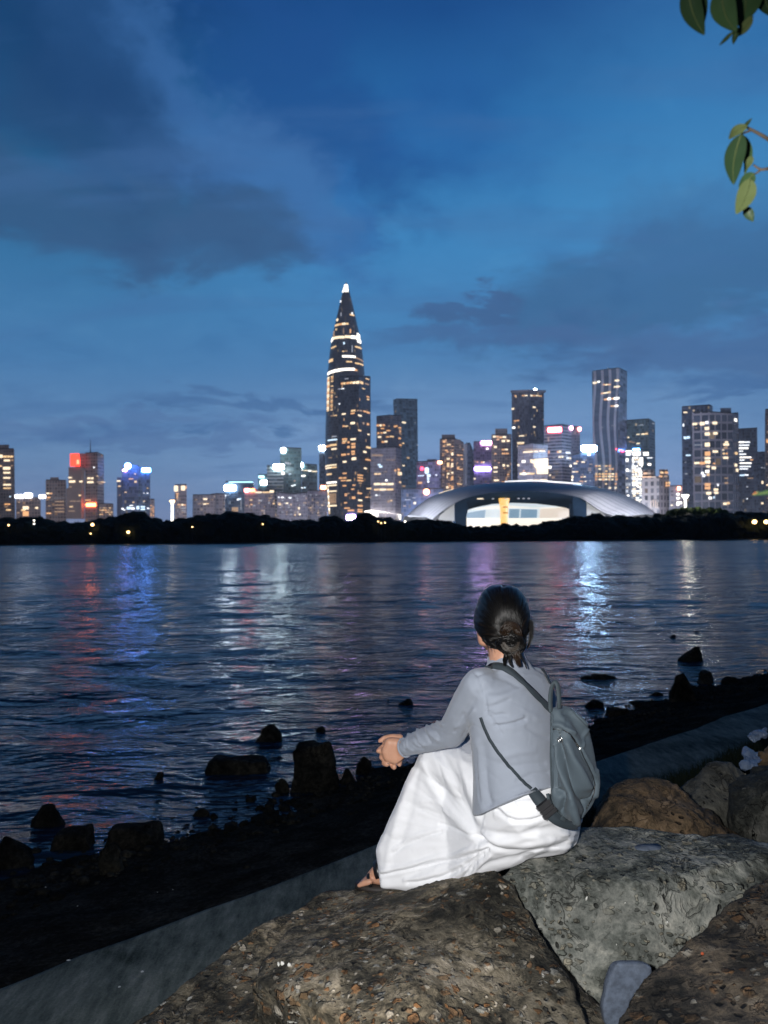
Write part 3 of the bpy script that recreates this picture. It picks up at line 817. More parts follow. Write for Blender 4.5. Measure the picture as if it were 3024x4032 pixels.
far_tree(536,2007,398.6+9,95,'wide flat-crowned tree above the woods, under the blue twin towers',31)
far_tree(915,2002,410,150,'broad low tree above the woods, in front of the pale low block',32)
far_tree(1300,2024,411,100,'rounded tree at the foot of the bullet-shaped tower',33)
far_tree(1440,2014,409,85,'bushy tree right of the violet light under the dark glass tower',34)
far_tree(2250,2024,410,110,'dark round tree in front of the right foot of the domed hall',35)
far_tree(2345,2016,411,100,'dark tree covering the right end of the domed hall',36)
# lit bushes under the floodlight mast
rnd=random.Random(77)
broot=thing('lit_bush','bright green bushes lit by the white floodlight mast','bush',(0,0,0)); p0=W(2740,2010,432); broot.location=(p0.x,432,1)
mb=MB()
for tx in range(2640,2860,16):
    p=W(tx,1996+rnd.uniform(-3,6)+abs(tx-2745)*.03,432); crown(mb,(p.x,432+rnd.uniform(-2,2),p.z-3),(3.2,3,3.),rnd,120,.6)
mb.build('crown',BUSH,broot)
t=MB(); t.tube([(p0.x,432,1),(p0.x,432,4),(p0.x+.3,432,p0.z-3)],[.3,.25,.12],8); t.build('trunk',BARK,broot)

# lamps among the woods: mast and glowing head
def shore_lamp(tx,ty,Y,key,r,label,pole=True):
    p=W(tx,ty,Y); root=thing('shore_lamp',label,'lamp',(p.x,Y,.6),'small lamps shining along the far shore')
    mb=MB(); mb.tube([(p.x,Y,.6),(p.x,Y,p.z*.5+.3),(p.x,Y,p.z-r*.8)],[.14,.11,.09],8); mb.build('lamp_post',BLACKP,root)
    mb=MB(); mb.sphere(p,(r,r,r*.9)); mb.build('lamp_head',LIGHT[key],root,True)
    return root
def zt(z,x,y):
    ox,oy,s={1:(0,1650,.4521),2:(700,1650,.4521),3:(1150,1050,.4975),4:(1450,1450,.3918),5:(1950,1400,.3918),6:(2400,1450,.3761),7:(1400,2200,.6631),8:(1800,2250,.2411),9:(1430,2780,.21097),10:(2050,2650,.2939),11:(1300,3000,.6631),12:(2500,0,.4295)}[z]
    return (ox+x*s,oy+y*s)
for z,x,y,k,r,l in [(1,75,925,'lamp_warm',.42,'faint warm lamp in the woods under the left-edge block'),(1,297,883,'lamp_white',.4,'upper of two white lamps close together in the left woods'),
        (1,297,912,'lamp_white',.4,'lower of two white lamps close together in the left woods'),(1,805,920,'lamp_warm',.8,'largest warm lamp in the woods, under the tower with the red sign'),
        (1,790,998,'lamp_warm',.35,'tiny lamp low in the woods beneath the largest warm one'),(1,1117,985,'lamp_warm',.75,'warm orange lamp low at the waterline under the blue twin towers'),
        (2,127,940,'lamp_warm',.36,'single pale lamp in the woods under the slim lantern-topped tower'),(2,740,915,'lamp_warm',.34,'dim orange lamp in the woods under the striped office block'),
        (4,100,1540,'lamp_warm',.34,'first of three tiny lamps left of the domed hall, set highest'),(4,130,1556,'lamp_warm',.34,'middle of three tiny lamps left of the domed hall'),(4,168,1552,'lamp_warm',.34,'last of three tiny lamps left of the domed hall, nearest the hall'),
        (4,370,1540,'lamp_white',.5,'white lamp at the left foot of the domed hall'),
        (6,1518,1608,'lamp_warm',1.15,'yellow lamp in the woods near the right edge, the inner of a pair'),(6,1640,1608,'lamp_warm',1.1,'yellow lamp in the woods at the right edge, the outer of a pair')]:
    tx,ty=zt(z,x,y); shore_lamp(tx,ty,395.6,k,r,l)
# floodlight mast with a funnel-shaped lit head (right) and a lit slim mast (left)
def flood_mast(z,hx0,hx1,hy0,hy1,px0,px1,py,Y,label,key,light=0):
    a=Vector(W(*zt(z,hx0,hy0),Y)); b=Vector(W(*zt(z,hx1,hy1),Y)); cx=(a.x+b.x)/2; R=abs(b.x-a.x)/2
    q0=W(*zt(z,px0,py),Y); q1=W(*zt(z,px1,py),Y); rp=abs(q1.x-q0.x)/2
    root=thing('floodlight_mast',label,'floodlight mast',(cx,Y,1))
    mb=MB(); mb.loft([[Vector((cx+math.cos(2*PI*k/16)*r,Y+math.sin(2*PI*k/16)*r,zz)) for k in range(16)] for zz,r in ((a.z,R),(a.z-(a.z-b.z)*.35,R*.92),(b.z,rp*1.1))]); mb.build('lamp_head',LIGHT[key],root,True)
    mb=MB(); mb.tube([(cx,Y,1),(cx,Y,b.z*.6),(cx,Y,b.z)],[rp]*3,12); mb.build('mast',LIGHT['lamp_white'] if key!='x' else None,root,True)
    if light:
        L=bpy.data.lights.new('floodlight_glow','POINT'); L.energy=light; L.color=(1,.93,.75); L.shadow_soft_size=1.
        lo=bpy.data.objects.new('floodlight_glow',L); C.objects.link(lo); lo.location=(cx,Y-R-1.5,a.z-1); 
flood_mast(6,755,830,1325,1368,788,810,1460,436,'white floodlight mast with funnel head above green bushes','lamp_white',3500)
flood_mast(1,1478,1522,708,735,1492,1510,860,470,'slim lit mast with small flared top beside the lantern-topped tower','lamp_warm')
HAZE=True
# ------------------------------------------------------------------ the city across the bay
F_={}
def FS(k): return F_[k]
F_['brown']=facade('fac_brown',(.09,.08,.085),(.20,.16,.15),3.6,3.2,.35,.35,lit=.02,litc=(1,.6,.35),lits=.5)
F_['mauve']=facade('fac_mauve',(.15,.14,.17),(.27,.24,.28),4.,2.2,.3,.25,lit=.03,litc=(1,.75,.55),lits=.25)
F_['mauvefin']=facade('fac_mauve_fins',(.16,.155,.19),(.36,.33,.37),4.,1.9,.42,.18,lit=.05,litc=(1,.8,.6),lits=.22)
F_['band']=facade('fac_band',(.10,.095,.12),(.30,.27,.30),4.2,3.,0,.42,vf=False,lit=.02,litc=(1,.75,.5),lits=.3)
F_['bandgreen']=facade('fac_band_green',(.09,.13,.14),(.36,.42,.42),4.,3.,0,.4,vf=False,lit=.05,litc=(.9,1,.95),lits=.3)
F_['darkgreen']=facade('fac_dark_green',(.07,.12,.125),(.11,.16,.16),4.,2.4,.15,.2,lit=.01)
F_['darkglass']=facade('fac_dark_glass',(.035,.045,.065),(.06,.07,.095),4.1,1.6,.14,.12,lit=.012,litc=(1,.6,.3),lits=.5,rough=.2,glow=.035)
F_['blue']=facade('fac_blue',(.07,.12,.19),(.11,.16,.23),4.,2.2,.15,.2,lit=.015,litc=(.8,.9,1),lits=.4)
F_['bluedark']=facade('fac_blue_dark',(.06,.085,.14),(.09,.115,.17),4.,2.6,.15,.22,lit=.015,litc=(1,.8,.6),lits=.4)
F_['bluepale']=facade('fac_blue_pale',(.16,.21,.28),(.24,.29,.36),4.,3.,.2,.1,lit=.0)
F_['farblue']=facade('fac_far_blue',(.10,.15,.21),(.15,.20,.26),4.5,5.,.18,.08,lit=.004,glow=.10,glowc=(.45,.66,1.))  # blue glow put into the walls in place of distance haze
F_['violet']=facade('fac_violet',(.16,.15,.25),(.22,.2,.31),4.,3.,.2,.2,lit=.02,lits=.3)
F_['tallgrey']=facade('fac_tall_grey',(.12,.14,.18),(.20,.21,.25),4.2,1.8,.25,.12,lit=.012,litc=(1,.7,.4),lits=.6)
F_['rib']=facade('fac_rib',(.075,.105,.15),(.42,.42,.46),4.2,8.4,.36,.0,hf=False,lit=.0,wave=1.6,gvar=.15,glow=.05)
F_['concrete']=facade('fac_side_concrete',(.34,.33,.37),(.36,.35,.39),4.2,12.,.03,.04)
F_['grid']=facade('fac_grid',(.055,.07,.105),(.40,.38,.42),10.2,7.6,.20,.24,lit=.02,litc=(1,.75,.5),lits=.3)
F_['classic']=facade('fac_classic',(.085,.075,.075),(.27,.23,.21),7.5,6.,.5,.35,lit=.05,litc=(1,.6,.3),lits=.25)
F_['pale']=facade('fac_pale',(.20,.18,.20),(.32,.29,.31),3.8,4.,.35,.4,lit=.10,litc=(1,.75,.55),lits=.25)
F_['officelit']=facade('fac_office_lit',(.10,.12,.15),(.2,.22,.25),4.,3.,.2,.3,lit=.25,litc=(.95,.97,1),lits=.6)
F_['bullet']=facade('fac_bullet',(.05,.058,.078),(.15,.145,.16),4.4,1.75,.22,.10,lit=.02,litc=(1,.75,.45),lits=.35,rough=.2,glow=.05)
ROOF=simple('flat_roof',(.12,.12,.14),.9,nscale=.2)
ROOFD=simple('roof_dark',(.07,.075,.09),.8,nscale=.2)
STEEL=simple('pale_steel',(.5,.53,.6),.5)

CUBE={}
def unit_cube(key):
    if key not in CUBE:
        mb=MB(); mb.box((-.5,-.5,-.5),(.5,.5,.5)); me=mb.mesh('lit_'+key)
        me.materials.append(LIGHT[key]); CUBE[key]=me
    return CUBE[key]
class Bld:
    """a prism building. cols: [(x_base, x_top, y_top, depth)] in photo pixels; facades run between the columns"""
    def __init__(s,name,label,z,cols,style,back=40,roof=True,base=2150,group='city buildings across the bay',styles=None):
        s.z=z
        k=[(*[zt(z,c[0],0)[0]],zt(z,c[1],0)[0],zt(z,0,c[2])[1],c[3]) for c in cols]
        s.cols=k
        top=[W(c[1],c[2],c[3]) for c in k]
        bot=[]
        for c,t in zip(k,top):
            b=W(c[0],2112,c[3]); bot.append(Vector((b.x,c[3],1.5)))
        s.top=top; s.bot=bot; n=len(k)
        xm=sum(b.x for b in bot)/n; ym=min(c[3] for c in k)
        s.root=thing(name,label,'building',(xm,ym,1.5),group)
        # walls
        vs=[];fs=[];uv=[]
        Yb=max(c[3] for c in k)+back
        kr=lambda p:p.x*(1+(Yb/p.y-1)*.97)
        bt=[Vector((kr(top[-1]),Yb,top[-1].z)),Vector((kr(top[0]),Yb,top[0].z))]; bb=[Vector((kr(bot[-1]),Yb,1.5)),Vector((kr(bot[0]),Yb,1.5))]
        T=top+bt; B=bot+bb; N=len(T); L=0; mats=[]
        nz=10
        for i in range(N):
            j=(i+1)%N; w=(B[j]-B[i]).length
            b0=len(vs); vs+=[B[i],B[j],T[j],T[i]]; fs.append((b0,b0+1,b0+2,b0+3))
            uv.append([(L,1.5),(L+w,1.5),(L+w,T[j].z),(L,T[i].z)]); L+=w
            mats.append((styles[i] if styles and i<len(styles) else style))
        me_o=mk('wall',vs,fs,None,s.root,False,uv)
        names=[]
        for q in mats:
            if q not in names: names.append(q); me_o.data.materials.append(F_[q])
        for p,q in zip(me_o.data.polygons,mats): p.material_index=names.index(q)
        if roof:
            mb=MB(); up=Vector((0,0,.05)); th=Vector((0,0,1.1))
            cx=sum((p for p in T),Vector())/N
            ins=lambda p:p+(Vector((cx.x,cx.y,p.z))-p)*.02
            mb.loft([[ins(p)+up for p in reversed(T)],[ins(p)+th for p in reversed(T)]]); mb.build('roof',ROOFD,s.root)
        s.nlit=0
    def spot(s,tx,ty,push=.6):
        """point and facade yaw at photo pixel on the front facades"""
        best=None
        for i in range(len(s.cols)-1):
            a,b=s.cols[i],s.cols[i+1]
            def ex(c): return c[0]+(c[1]-c[0])*min(1,max(0,(2112-ty)/max(1,2112-c[2])))
            xa,xb=ex(a),ex(b)
            t=(tx-xa)/(xb-xa) if abs(xb-xa)>1e-6 else .5
            e=0 if 0<=t<=1 else min(abs(t),abs(t-1))
            if best is None or e<best[0]: best=(e,i,min(1.2,max(-.2,t)))
        _,i,t=best; a,b=s.cols[i],s.cols[i+1]
        Y=a[3]+(b[3]-a[3])*t
        yaw=math.atan2(s.bot[i+1].y-s.bot[i].y,s.bot[i+1].x-s.bot[i].x)
        nrm=Vector((math.sin(yaw),-math.cos(yaw),0))
        return W(tx,ty,Y)+nrm*push, yaw, Y
    def lit(s,rects,key='warm',name='lit_window',z=None,thick=.5,push=.6):
        z=z or s.z
        for r in rects:
            k=r[4] if len(r)>4 else key
            x0,y0=zt(z,r[0],r[1]); x1,y1=zt(z,r[2],r[3])
            p,yaw,Y=s.spot((x0+x1)/2,(y0+y1)/2,push)
            o=bpy.data.objects.new(name,unit_cube(k)); C.objects.link(o); o.parent=s.root
            o.location=p-s.root.location; o.rotation_euler=(0,0,yaw)
            o.scale=(abs(x1-x0)*.94/FPX*Y/max(.35,math.cos(yaw)),thick,abs(y1-y0)*.84/FPX*Y)
            s.nlit+=1
        return s
    def sign(s,rects,key='s_white',z=None,frame=True):
        z=z or s.z
        for r in rects:
            k=r[4] if len(r)>4 else key
            x0,y0=zt(z,r[0],r[1]); x1,y1=zt(z,r[2],r[3])
            p,yaw,Y=s.spot((x0+x1)/2,(y0+y1)/2,1.2)
            w=abs(x1-x0)/FPX*Y/max(.35,math.cos(yaw)); h=abs(y1-y0)/FPX*Y
            mb=MB(); n=20
            ring=[]
            cr=min(w,h)*.28
            for (sx,sz,a0) in ((1,1,0),(-1,1,90),(-1,-1,180),(1,-1,270)):
                for q in range(5):
                    a=math.radians(a0+q*22.5); ring.append((sx*(w/2-cr)+math.cos(a)*cr,sz*(h/2-cr)+math.sin(a)*cr))
            R=Matrix.Rotation(yaw,3,'Z')
            mb.loft([[p+R@Vector((a,.5,b)) for a,b in ring],[p+R@Vector((a,-.5,b)) for a,b in ring]])
            mb.build('illuminated_sign',LIGHT[k],s.root)
        return s
    def rnd(s,x0,y0,x1,y1,nx,ny,p,seed,keys=('warm','warm','dimwarm'),fx=.7,fy=.45):
        """scattered lit windows on a regular window grid"""
        R=random.Random(seed); dx=(x1-x0)/nx; dy=(y1-y0)/ny; L=[]
        for j in range(ny):
            for i in range(nx):
                if R.random()<p:
                    cx=x0+(i+.5)*dx; cy=y0+(j+.5)*dy; w=dx*fx*(2.2 if R.random()<.2 and i<nx-1 else 1)
                    L.append((cx-dx*fx/2,cy-dy*fy/2,cx-dx*fx/2+w,cy+dy*fy/2,R.choice(keys)))
        return s.lit(L)
    def block(s,x0,y0,x1,y1,style,name='roof_block',dy=4,depth=16,slope=0):
        """a smaller volume standing on the roof"""
        a=W(*zt(s.z,x0,y0),s.cols[0][3]+dy); b=W(*zt(s.z,x1,y1),s.cols[0][3]+dy)
        vs=[];fs=[];uv=[]
        kk=1+depth/a.y; P=[(a.x,a.y),(b.x,a.y),(b.x*kk,a.y+depth),(a.x*kk,a.y+depth)]
        for i in range(4):
            p,q=P[i],P[(i+1)%4]; w=math.hypot(q[0]-p[0],q[1]-p[1]); k=len(vs)
            vs+=[(*p,b.z),(*q,b.z),(*q,a.z),(*p,a.z)]; fs.append((k,k+1,k+2,k+3)); uv.append([(0,b.z),(w,b.z),(w,a.z),(0,a.z)])
        k=len(vs); vs+=[(*p,a.z) for p in P]; fs.append((k,k+1,k+2,k+3)); uv.append([(0,0)]*4)
        mk(name,vs,fs,F_[style],s.root,False,uv); return s
    def part(s,name,poly,mat,thick=1.,push=1.,z=None):
        """a slab cut to an outline, standing on the facade"""
        z=z or s.z; pts=[zt(z,*q) for q in poly]
        cx=sum(p[0] for p in pts)/len(pts); cy=sum(p[1] for p in pts)/len(pts)
        P=[]
        for p in pts:
            q,yaw,_=s.spot(p[0],p[1],push); P.append((q,Vector((math.sin(yaw),-math.cos(yaw),0))))
        mb=MB(); mb.loft([[q for q,n in P],[q+n*thick for q,n in P]]); mb.build(name,mat,s.root); return s

# --- left
Bld('apartment_block','brown tower block cut by the left edge with warm window bands',1,[(-90,-90,262,900),(132,122,262,900)],'brown',40).block(-60,224,78,264,'brown').lit([(0,308,25,340,'cream'),(30,318,62,337,'warm'),(66,318,86,337),(90,318,115,337),(35,352,88,370,'cream'),(28,415,92,443,'cream'),(30,460,92,476,'cream'),(30,505,92,520,'cream'),(30,565,97,580,'cream'),(30,597,97,608),(40,735,92,749,'amber'),(55,785,97,798),(0,403,18,416),(85,670,95,682,'cool'),(100,352,118,366,'dimwarm'),(98,402,112,412,'dimwarm'),(40,760,70,768,'dimwarm'),(105,318,120,328,'dimwarm')])
Bld('mall_building','low block with three glaring white roof signs and a warm lit entrance',1,[(140,140,686,820),(352,350,690,820)],'brown',50).sign([(135,658,210,690),(345,660,402,692)],'s_mall').sign([(214,645,287,687)],'s_mall').lit([(200,757,252,790,'cream'),(185,785,225,800,'warm'),(200,800,252,848,'amber'),(310,765,332,783,'cream'),(150,812,172,822,'dimwarm'),(262,700,285,708,'dimwarm'),(160,720,176,730,'dimwarm')])
Bld('tower_block','plain brown tower block with small roof block, left of the red-signed tower',1,[(398,398,534,860),(577,575,538,860)],'brown',40).block(438,508,512,536,'brown').lit([(405,640,432,655,'cream'),(436,642,455,655,'amber'),(410,678,440,690,'amber'),(405,815,447,828,'amber'),(480,715,560,722,'dimwarm'),(478,745,560,752,'dimwarm'),(480,775,562,782,'dimwarm'),(475,802,562,812,'dimwarm'),(405,700,425,708,'dimwarm'),(420,752,440,760,'dimwarm')])
b=Bld('office_tower','dark brick-coloured tower with a big red roof sign and an antenna',1,[(740,740,300,850),(850,850,294,846),(905,903,320,858)],'brown',40)
b.block(655,300,742,440,'brown','shoulder',dy=2).lit([(762,508,790,524,'cream'),(794,508,818,524,'cream'),(758,541,820,559,'cream'),(848,545,878,552,'dimwarm'),(882,545,905,553,'warm'),(815,415,828,428,'white'),(843,492,855,500,'warm'),(860,560,880,567,'dimwarm')])
b.part('side_wing',[(612,870),(612,610),(630,600),(630,424),(740,424),(740,870)],F_['brown'],6,.5).part('red_sign',[(657,418),(657,308),(728,306),(738,350),(738,418)],LIGHT['s_red'],1.2,8)
b.lit([(630,508,662,520,'cream'),(630,538,695,558,'cream'),(725,540,755,555,'cream'),(720,660,742,674,'warm'),(640,760,672,770,'warm'),(630,715,700,721,'dimwarm'),(620,800,690,806,'dimwarm'),(705,715,735,721,'dimwarm'),(775,703,830,714,'amber'),(640,590,660,598,'dimwarm')],push=7.2).lit([(716,360,738,402,'warm')],push=9.8)
b.sign([(752,733,843,762)],'s_orange')
pa=W(*zt(1,788,180),852); mb=MB(); mb.tube([(pa.x,852,W(*zt(1,788,300),852).z-2),(pa.x,852,pa.z-12),(pa.x,852,pa.z)],[.9,.5,.2],6); mb.build('antenna',ROOFD,b.root)
Bld('low_block','small low block with window columns at the foot of the red-signed tower',1,[(865,865,740,830),(987,985,744,830)],'brown',30).rnd(866,765,984,840,7,4,.5,3,('amber','dimwarm','warm'))
b=Bld('twin_tower','dark blue twin tower with a glowing round white emblem on the roof',1,[(1035,1065,441,900),(1205,1205,441,900)],'bluedark',40)
b.part('side_wing',[(1030,850),(1030,510),(1068,510),(1068,850)],F_['bluedark'],4,.4)
b.part('roof_crown',[(1112,441),(1120,416),(1150,400),(1190,400),(1215,418),(1235,441)],F_['blue'],5,-6)
p=W(*zt(1,1132,414),896); mb=MB(); r=26*.4521/FPX*896
mb.loft([[Vector((p.x+math.cos(2*PI*k/24)*r,890-q,p.z+math.sin(2*PI*k/24)*r)) for k in range(24)] for q in (0,2)]); mb.build('round_sign',LIGHT['s_deep'],b.root)
b.sign([(1073,437,1105,455)],'s_pink').lit([(1030,535,1063,549,'cream'),(1043,582,1065,592,'warm'),(1133,518,1173,529,'amber'),(1182,475,1195,487,'warm'),(1182,540,1203,558,'warm'),(1097,636,1117,643,'warm'),(1070,775,1090,790,'white'),(1115,765,1150,790,'cool'),(1152,770,1185,790,'white'),(1200,757,1225,790,'cool'),(1140,750,1170,760,'white'),(1165,722,1182,731,'warm'),(1085,790,1105,797,'white'),(1050,660,1062,668,'dimwarm')],push=5)
Bld('twin_tower','blue twin tower carrying a white block sign at its roof corner',1,[(1205,1205,428,902),(1304,1306,432,906)],'blue',40).sign([(1238,428,1308,462)],'s_bluel').lit([(1280,600,1292,607,'warm'),(1278,642,1292,650,'white'),(1250,643,1258,649,'white'),(1226,757,1262,772,'cool'),(1226,778,1262,793,'cool'),(1280,772,1300,783,'white'),(1250,712,1262,720,'warm')])
Bld('low_block','narrow low block with a column of amber windows right of the twin towers',1,[(1304,1308,700,880),(1346,1345,704,880)],'pale',30).rnd(1308,705,1345,860,2,11,.55,5,('amber','dimwarm'))
b=Bld('slim_tower','slim dark tower topped by two glowing orange lantern panels',1,[(1522,1522,576,860),(1627,1625,574,860)],'mauve',24)
b.sign([(1519,580,1551,632)],'s_amber0' if 's_amber0' in LIGHT else 'cream').lit([(1578,577,1614,625,'cream'),(1618,580,1627,612,'amber')])
b.lit([(1535,645,1556,655,'amber'),(1537,660,1553,668,'amber'),(1537,672,1552,680,'warm'),(1537,684,1550,692,'amber'),(1580,740,1598,755,'cream'),(1600,742,1618,754,'amber'),(1538,700,1552,708,'dimwarm'),(1575,775,1620,781,'dimwhite'),(1575,795,1620,801,'dimwhite'),(1560,740,1572,750,'amber'),(1548,740,1558,752,'amber')]).rnd(1530,760,1622,850,7,6,.3,8,('dimwarm','dimwhite'))
# --- between
Bld('low_block','pale mauve low block half hidden by the woods',2,[(128,130,664,900),(326,325,662,900)],'pale',40).lit([(222,690,258,705,'cream'),(222,734,245,746,'cream'),(245,732,272,740,'warm'),(150,700,170,706,'dimwarm'),(175,735,200,741,'dimwarm'),(290,700,310,706,'dimwarm')]).block(300,650,330,664,'pale')
Bld('low_block','paler plain wing beside the mauve low block',2,[(326,326,652,910),(412,411,655,910)],'pale',40).block(290,648,345,656,'pale')
b=Bld('office_block','teal blue block with a cyan roof line and a glaring white sign at its left',2,[(413,415,546,940),(664,661,546,940)],'blue',40)
b.lit([(440,545,660,553,'s_cyan')],name='roof_light').sign([(405,575,507,625)],'s_white').lit([(408,660,420,678,'white'),(515,694,535,708,'white'),(530,690,553,702,'cool'),(549,690,553,800,'dimwhite'),(470,765,528,810,'dimwarm'),(430,660,445,668,'dimwhite')])
b=Bld('low_block','dark mauve low block with orange signs and a lit roof edge',2,[(582,582,606,870),(862,845,642,870)],'mauve',40,styles=['mauve'])
b.sign([(582,607,625,634,'s_redw'),(630,607,672,634,'s_orange')]).lit([(672,632,735,645,'cream'),(738,632,800,644,'warm'),(800,618,838,642,'cream'),(630,700,650,710,'warm'),(632,740,652,750,'amber'),(828,730,845,742,'warm'),(700,700,720,706,'dimwarm'),(745,760,760,766,'dimwarm')]).rnd(590,655,850,830,12,8,.10,11,('dimwarm','dimwhite'))
Bld('office_tower','dark small tower behind with a cyan sign above a white one',2,[(698,700,486,1080),(782,780,486,1080)],'darkgreen',30).sign([(705,492,755,516)],'s_cyan').sign([(723,535,777,572)],'s_white')
b=Bld('striped_office','striped pale green office block with a white-green sign at its roof corner',2,[(775,777,405,900),(921,920,442,900)],'bandgreen',40)
b.sign([(832,393,928,438)],'s_green').lit([(905,462,932,485,'bright'),(880,640,900,652,'white'),(900,643,928,654,'white')])
b=Bld('office_tower','tall dark green tower with a bright square sign at its top left corner',2,[(893,893,250,930),(1078,1076,258,930)],'darkgreen',40)
b.sign([(900,252,940,294)],'s_white').lit([(968,476,985,483,'cool'),(988,575,1010,587,'white'),(1010,570,1028,580,'white'),(1075,594,1093,604,'white'),(1097,592,1115,602,'cool'),(935,372,950,392,'dimwhite'),(955,375,970,395,'dimwhite'),(975,380,985,398,'dimwhite'),(1012,530,1024,546,'dimwarm'),(940,725,962,740,'cream'),(965,680,990,692,'white'),(950,646,968,655,'white')]).rnd(895,640,1075,840,10,10,.12,13,('dimwhite','dimwarm','warm'))
b=Bld('office_tower','grey tower with a bright roof-corner sign and a slanting lit line',2,[(1080,1080,392,960),(1222,1214,402,960)],'darkgreen',40)
b.sign([(1008,380,1092,422)],'s_green').lit([(1050,442,1092,448,'bright'),(1095,445,1130,452,'cream'),(1132,446,1165,456,'bright'),(1168,452,1215,461,'cream'),(1070,488,1113,502,'bright'),(1108,712,1130,727,'cream')]).rnd(1085,600,1215,830,8,10,.08,14,('dimwhite','dimwarm'))
Bld('grey_slab','slim grey slab with a square white sign, left of the bullet-shaped tower',2,[(1232,1231,234,1260),(1296,1291,234,1260)],'bluepale',30).sign([(1229,231,1288,273)],'s_white')
b=Bld('low_block','mauve low block with an orange-red lamp sign beside the bullet-shaped tower',2,[(1130,1130,626,880),(1305,1300,630,880)],'mauve',40)
b.sign([(1243,578,1293,614)],'s_amber').rnd(1132,650,1298,850,10,9,.22,15,('dimwarm','dimwhite','dimwarm','warm'),.6,.4)
b=Bld('low_block','row of low blocks with scattered windows under the dark green tower',2,[(862,862,640,840),(1010,1010,655,840),(1132,1132,640,840)],'mauve',30)
b.lit([(875,675,885,688,'white'),(900,677,925,688,'white'),(965,680,990,692,'white'),(875,735,900,750,'warm'),(940,725,962,740,'cream'),(1050,765,1062,790,'cream'),(1055,822,1072,838,'cream'),(1015,830,1028,842,'warm'),(982,740,992,752,'warm'),(850,820,858,850,'dimwarm')]).rnd(865,660,1128,840,14,9,.16,16,('dimwarm','dimwhite','dimwhite'))
# --- bullet-shaped tower
PROF=[(122,1),(130,4),(145,12),(210,30),(300,52),(400,75),(500,97),(600,118),(700,131),(800,141),(860,146),(960,150),(1100,155),(1250,161),(1400,164),(1550,163),(1700,159),(1850,149),(1960,139),(2050,132)]
TY=1190; tcx,_=zt(3,428,0)
def t_r(zy): return interp([(a,b) for a,b in PROF],zy)*.4975/FPX*TY
def t_z(zy): return W(tcx,zt(3,0,zy)[1],TY).z
tc=W(tcx,2000,TY)
def t_cx(zy): return W(tcx,zt(3,0,zy)[1],TY).x
troot=thing('bullet_tower','tallest bullet-shaped tower with bright pointed tip and glowing rings','skyscraper',(t_cx(2050),TY,1.5),'city buildings across the bay')
n=72; vs=[];fs=[];uv=[]
lev=[122,128,136,145,160,180,210]+[240+30*i for i in range(61)]
lev=[l for l in lev if l<=2050]
for l in lev:
    r=t_r(l); z=max(1.5,t_z(l)); x=t_cx(l)
    for k in range(n):
        a=2*PI*k/n; q=r*(1+.012*(k%2)); vs.append((x+math.cos(a)*q,TY+math.sin(a)*q,z))
for i in range(len(lev)-1):
    for k in range(n):
        j=(k+1)%n; fs.append((i*n+k,(i+1)*n+k,(i+1)*n+j,i*n+j))
        u0,u1=k*1.75*2,(k+1)*1.75*2; z0,z1=t_z(lev[i]),t_z(lev[i+1]); uv.append([(u0,z0),(u0,z1),(u1,z1),(u1,z0)])
mk('wall',vs,fs,F_['bullet'],troot,True,uv)
def t_patch(x0,y0,x1,y1,key,name='lit_window',slant=0):
    """light lying on the round facade, in tower photo coordinates"""
    m=max(2,int((x1-x0)/8)+1); g=[]
    for zy in (y0,y1):
        row=[]
        for i in range(m+1):
            xx=x0+(x1-x0)*i/m; yy=zy+slant*i/m; r=interp(PROF,yy); s_=max(-.995,min(.995,(xx-428)/r)); a=math.asin(s_)
            R=t_r(yy)*1.012+.5; row.append(Vector((t_cx(yy)+math.sin(a)*R,TY-math.cos(a)*R,t_z(yy))))
        g.append(row)
    mb=MB(); cx=Vector((tc.x,TY,0))
    def inn(p): return p+(Vector((cx.x,cx.y,p.z))-p).normalized()*.8
    ring=[g[0]+list(reversed(g[1])),[inn(p) for p in g[0]]+[inn(p) for p in reversed(g[1])]]
    vs=[];fs=[]
    M=m+1
    vs=g[0]+g[1]; fs=[(i,i+1,M+i+1,M+i) for i in range(m)]
    vs2=vs+[inn(p) for p in vs]; K=len(vs); fs+= [(K+i+1,K+i,K+M+i,K+M+i+1) for i in range(m)]
    fs+=[(i+1,i,K+i,K+i+1) for i in range(m)]+[(M+i,M+i+1,K+M+i+1,K+M+i) for i in range(m)]+[(0,M,K+M,K),(M+m,m,K+m,K+M+m)]
    mk(name,vs2,fs,LIGHT[key],troot)
t_patch(399,143,446,208,'bright','lit_tip')
for q in [(383,272,390,290,'white'),(355,425,368,443,'cream'),(343,471,375,486,'warm'),(378,471,400,486,'amber'),(402,470,430,485,'cream'),(432,470,450,484,'warm'),(389,380,395,412,'dimwhite'),(460,393,492,404,'warm'),(474,376,481,396,'white'),(350,507,357,521,'warm'),(411,515,416,560,'dimwarm'),(461,520,470,552,'amber'),(412,628,423,645,'cool'),(478,650,483,708,'dimwhite'),(405,698,420,705,'warm'),(425,697,445,703,'dimwarm'),(503,653,548,664,'warm'),(435,779,480,788,'warm'),(503,785,563,795,'warm'),(500,838,517,852,'amber'),
          (315,1196,340,1202,'dimwarm'),(342,1196,365,1202,'warm'),(290,1382,365,1391,'cool'),(325,1358,362,1366,'dimwhite'),(270,1424,310,1438,'amber'),(312,1420,362,1434,'warm'),(322,1452,362,1464,'cream'),(268,1578,310,1588,'cream'),(312,1577,362,1586,'cream'),(272,1596,320,1606,'cream'),(322,1595,362,1605,'warm'),(282,1644,322,1656,'warm'),(281,1710,362,1721,'bright'),(285,1733,362,1743,'cream'),(300,1779,362,1788,'cream'),(285,1890,362,1901,'cream'),(300,1520,325,1526,'dimwarm'),(298,1860,350,1866,'dimwarm')]:
    t_patch(*q)
t_patch(318,572,420,592,'cream','light_band',6); t_patch(423,574,470,594,'cream','light_band'); t_patch(472,572,515,596,'bright','light_band',-2)
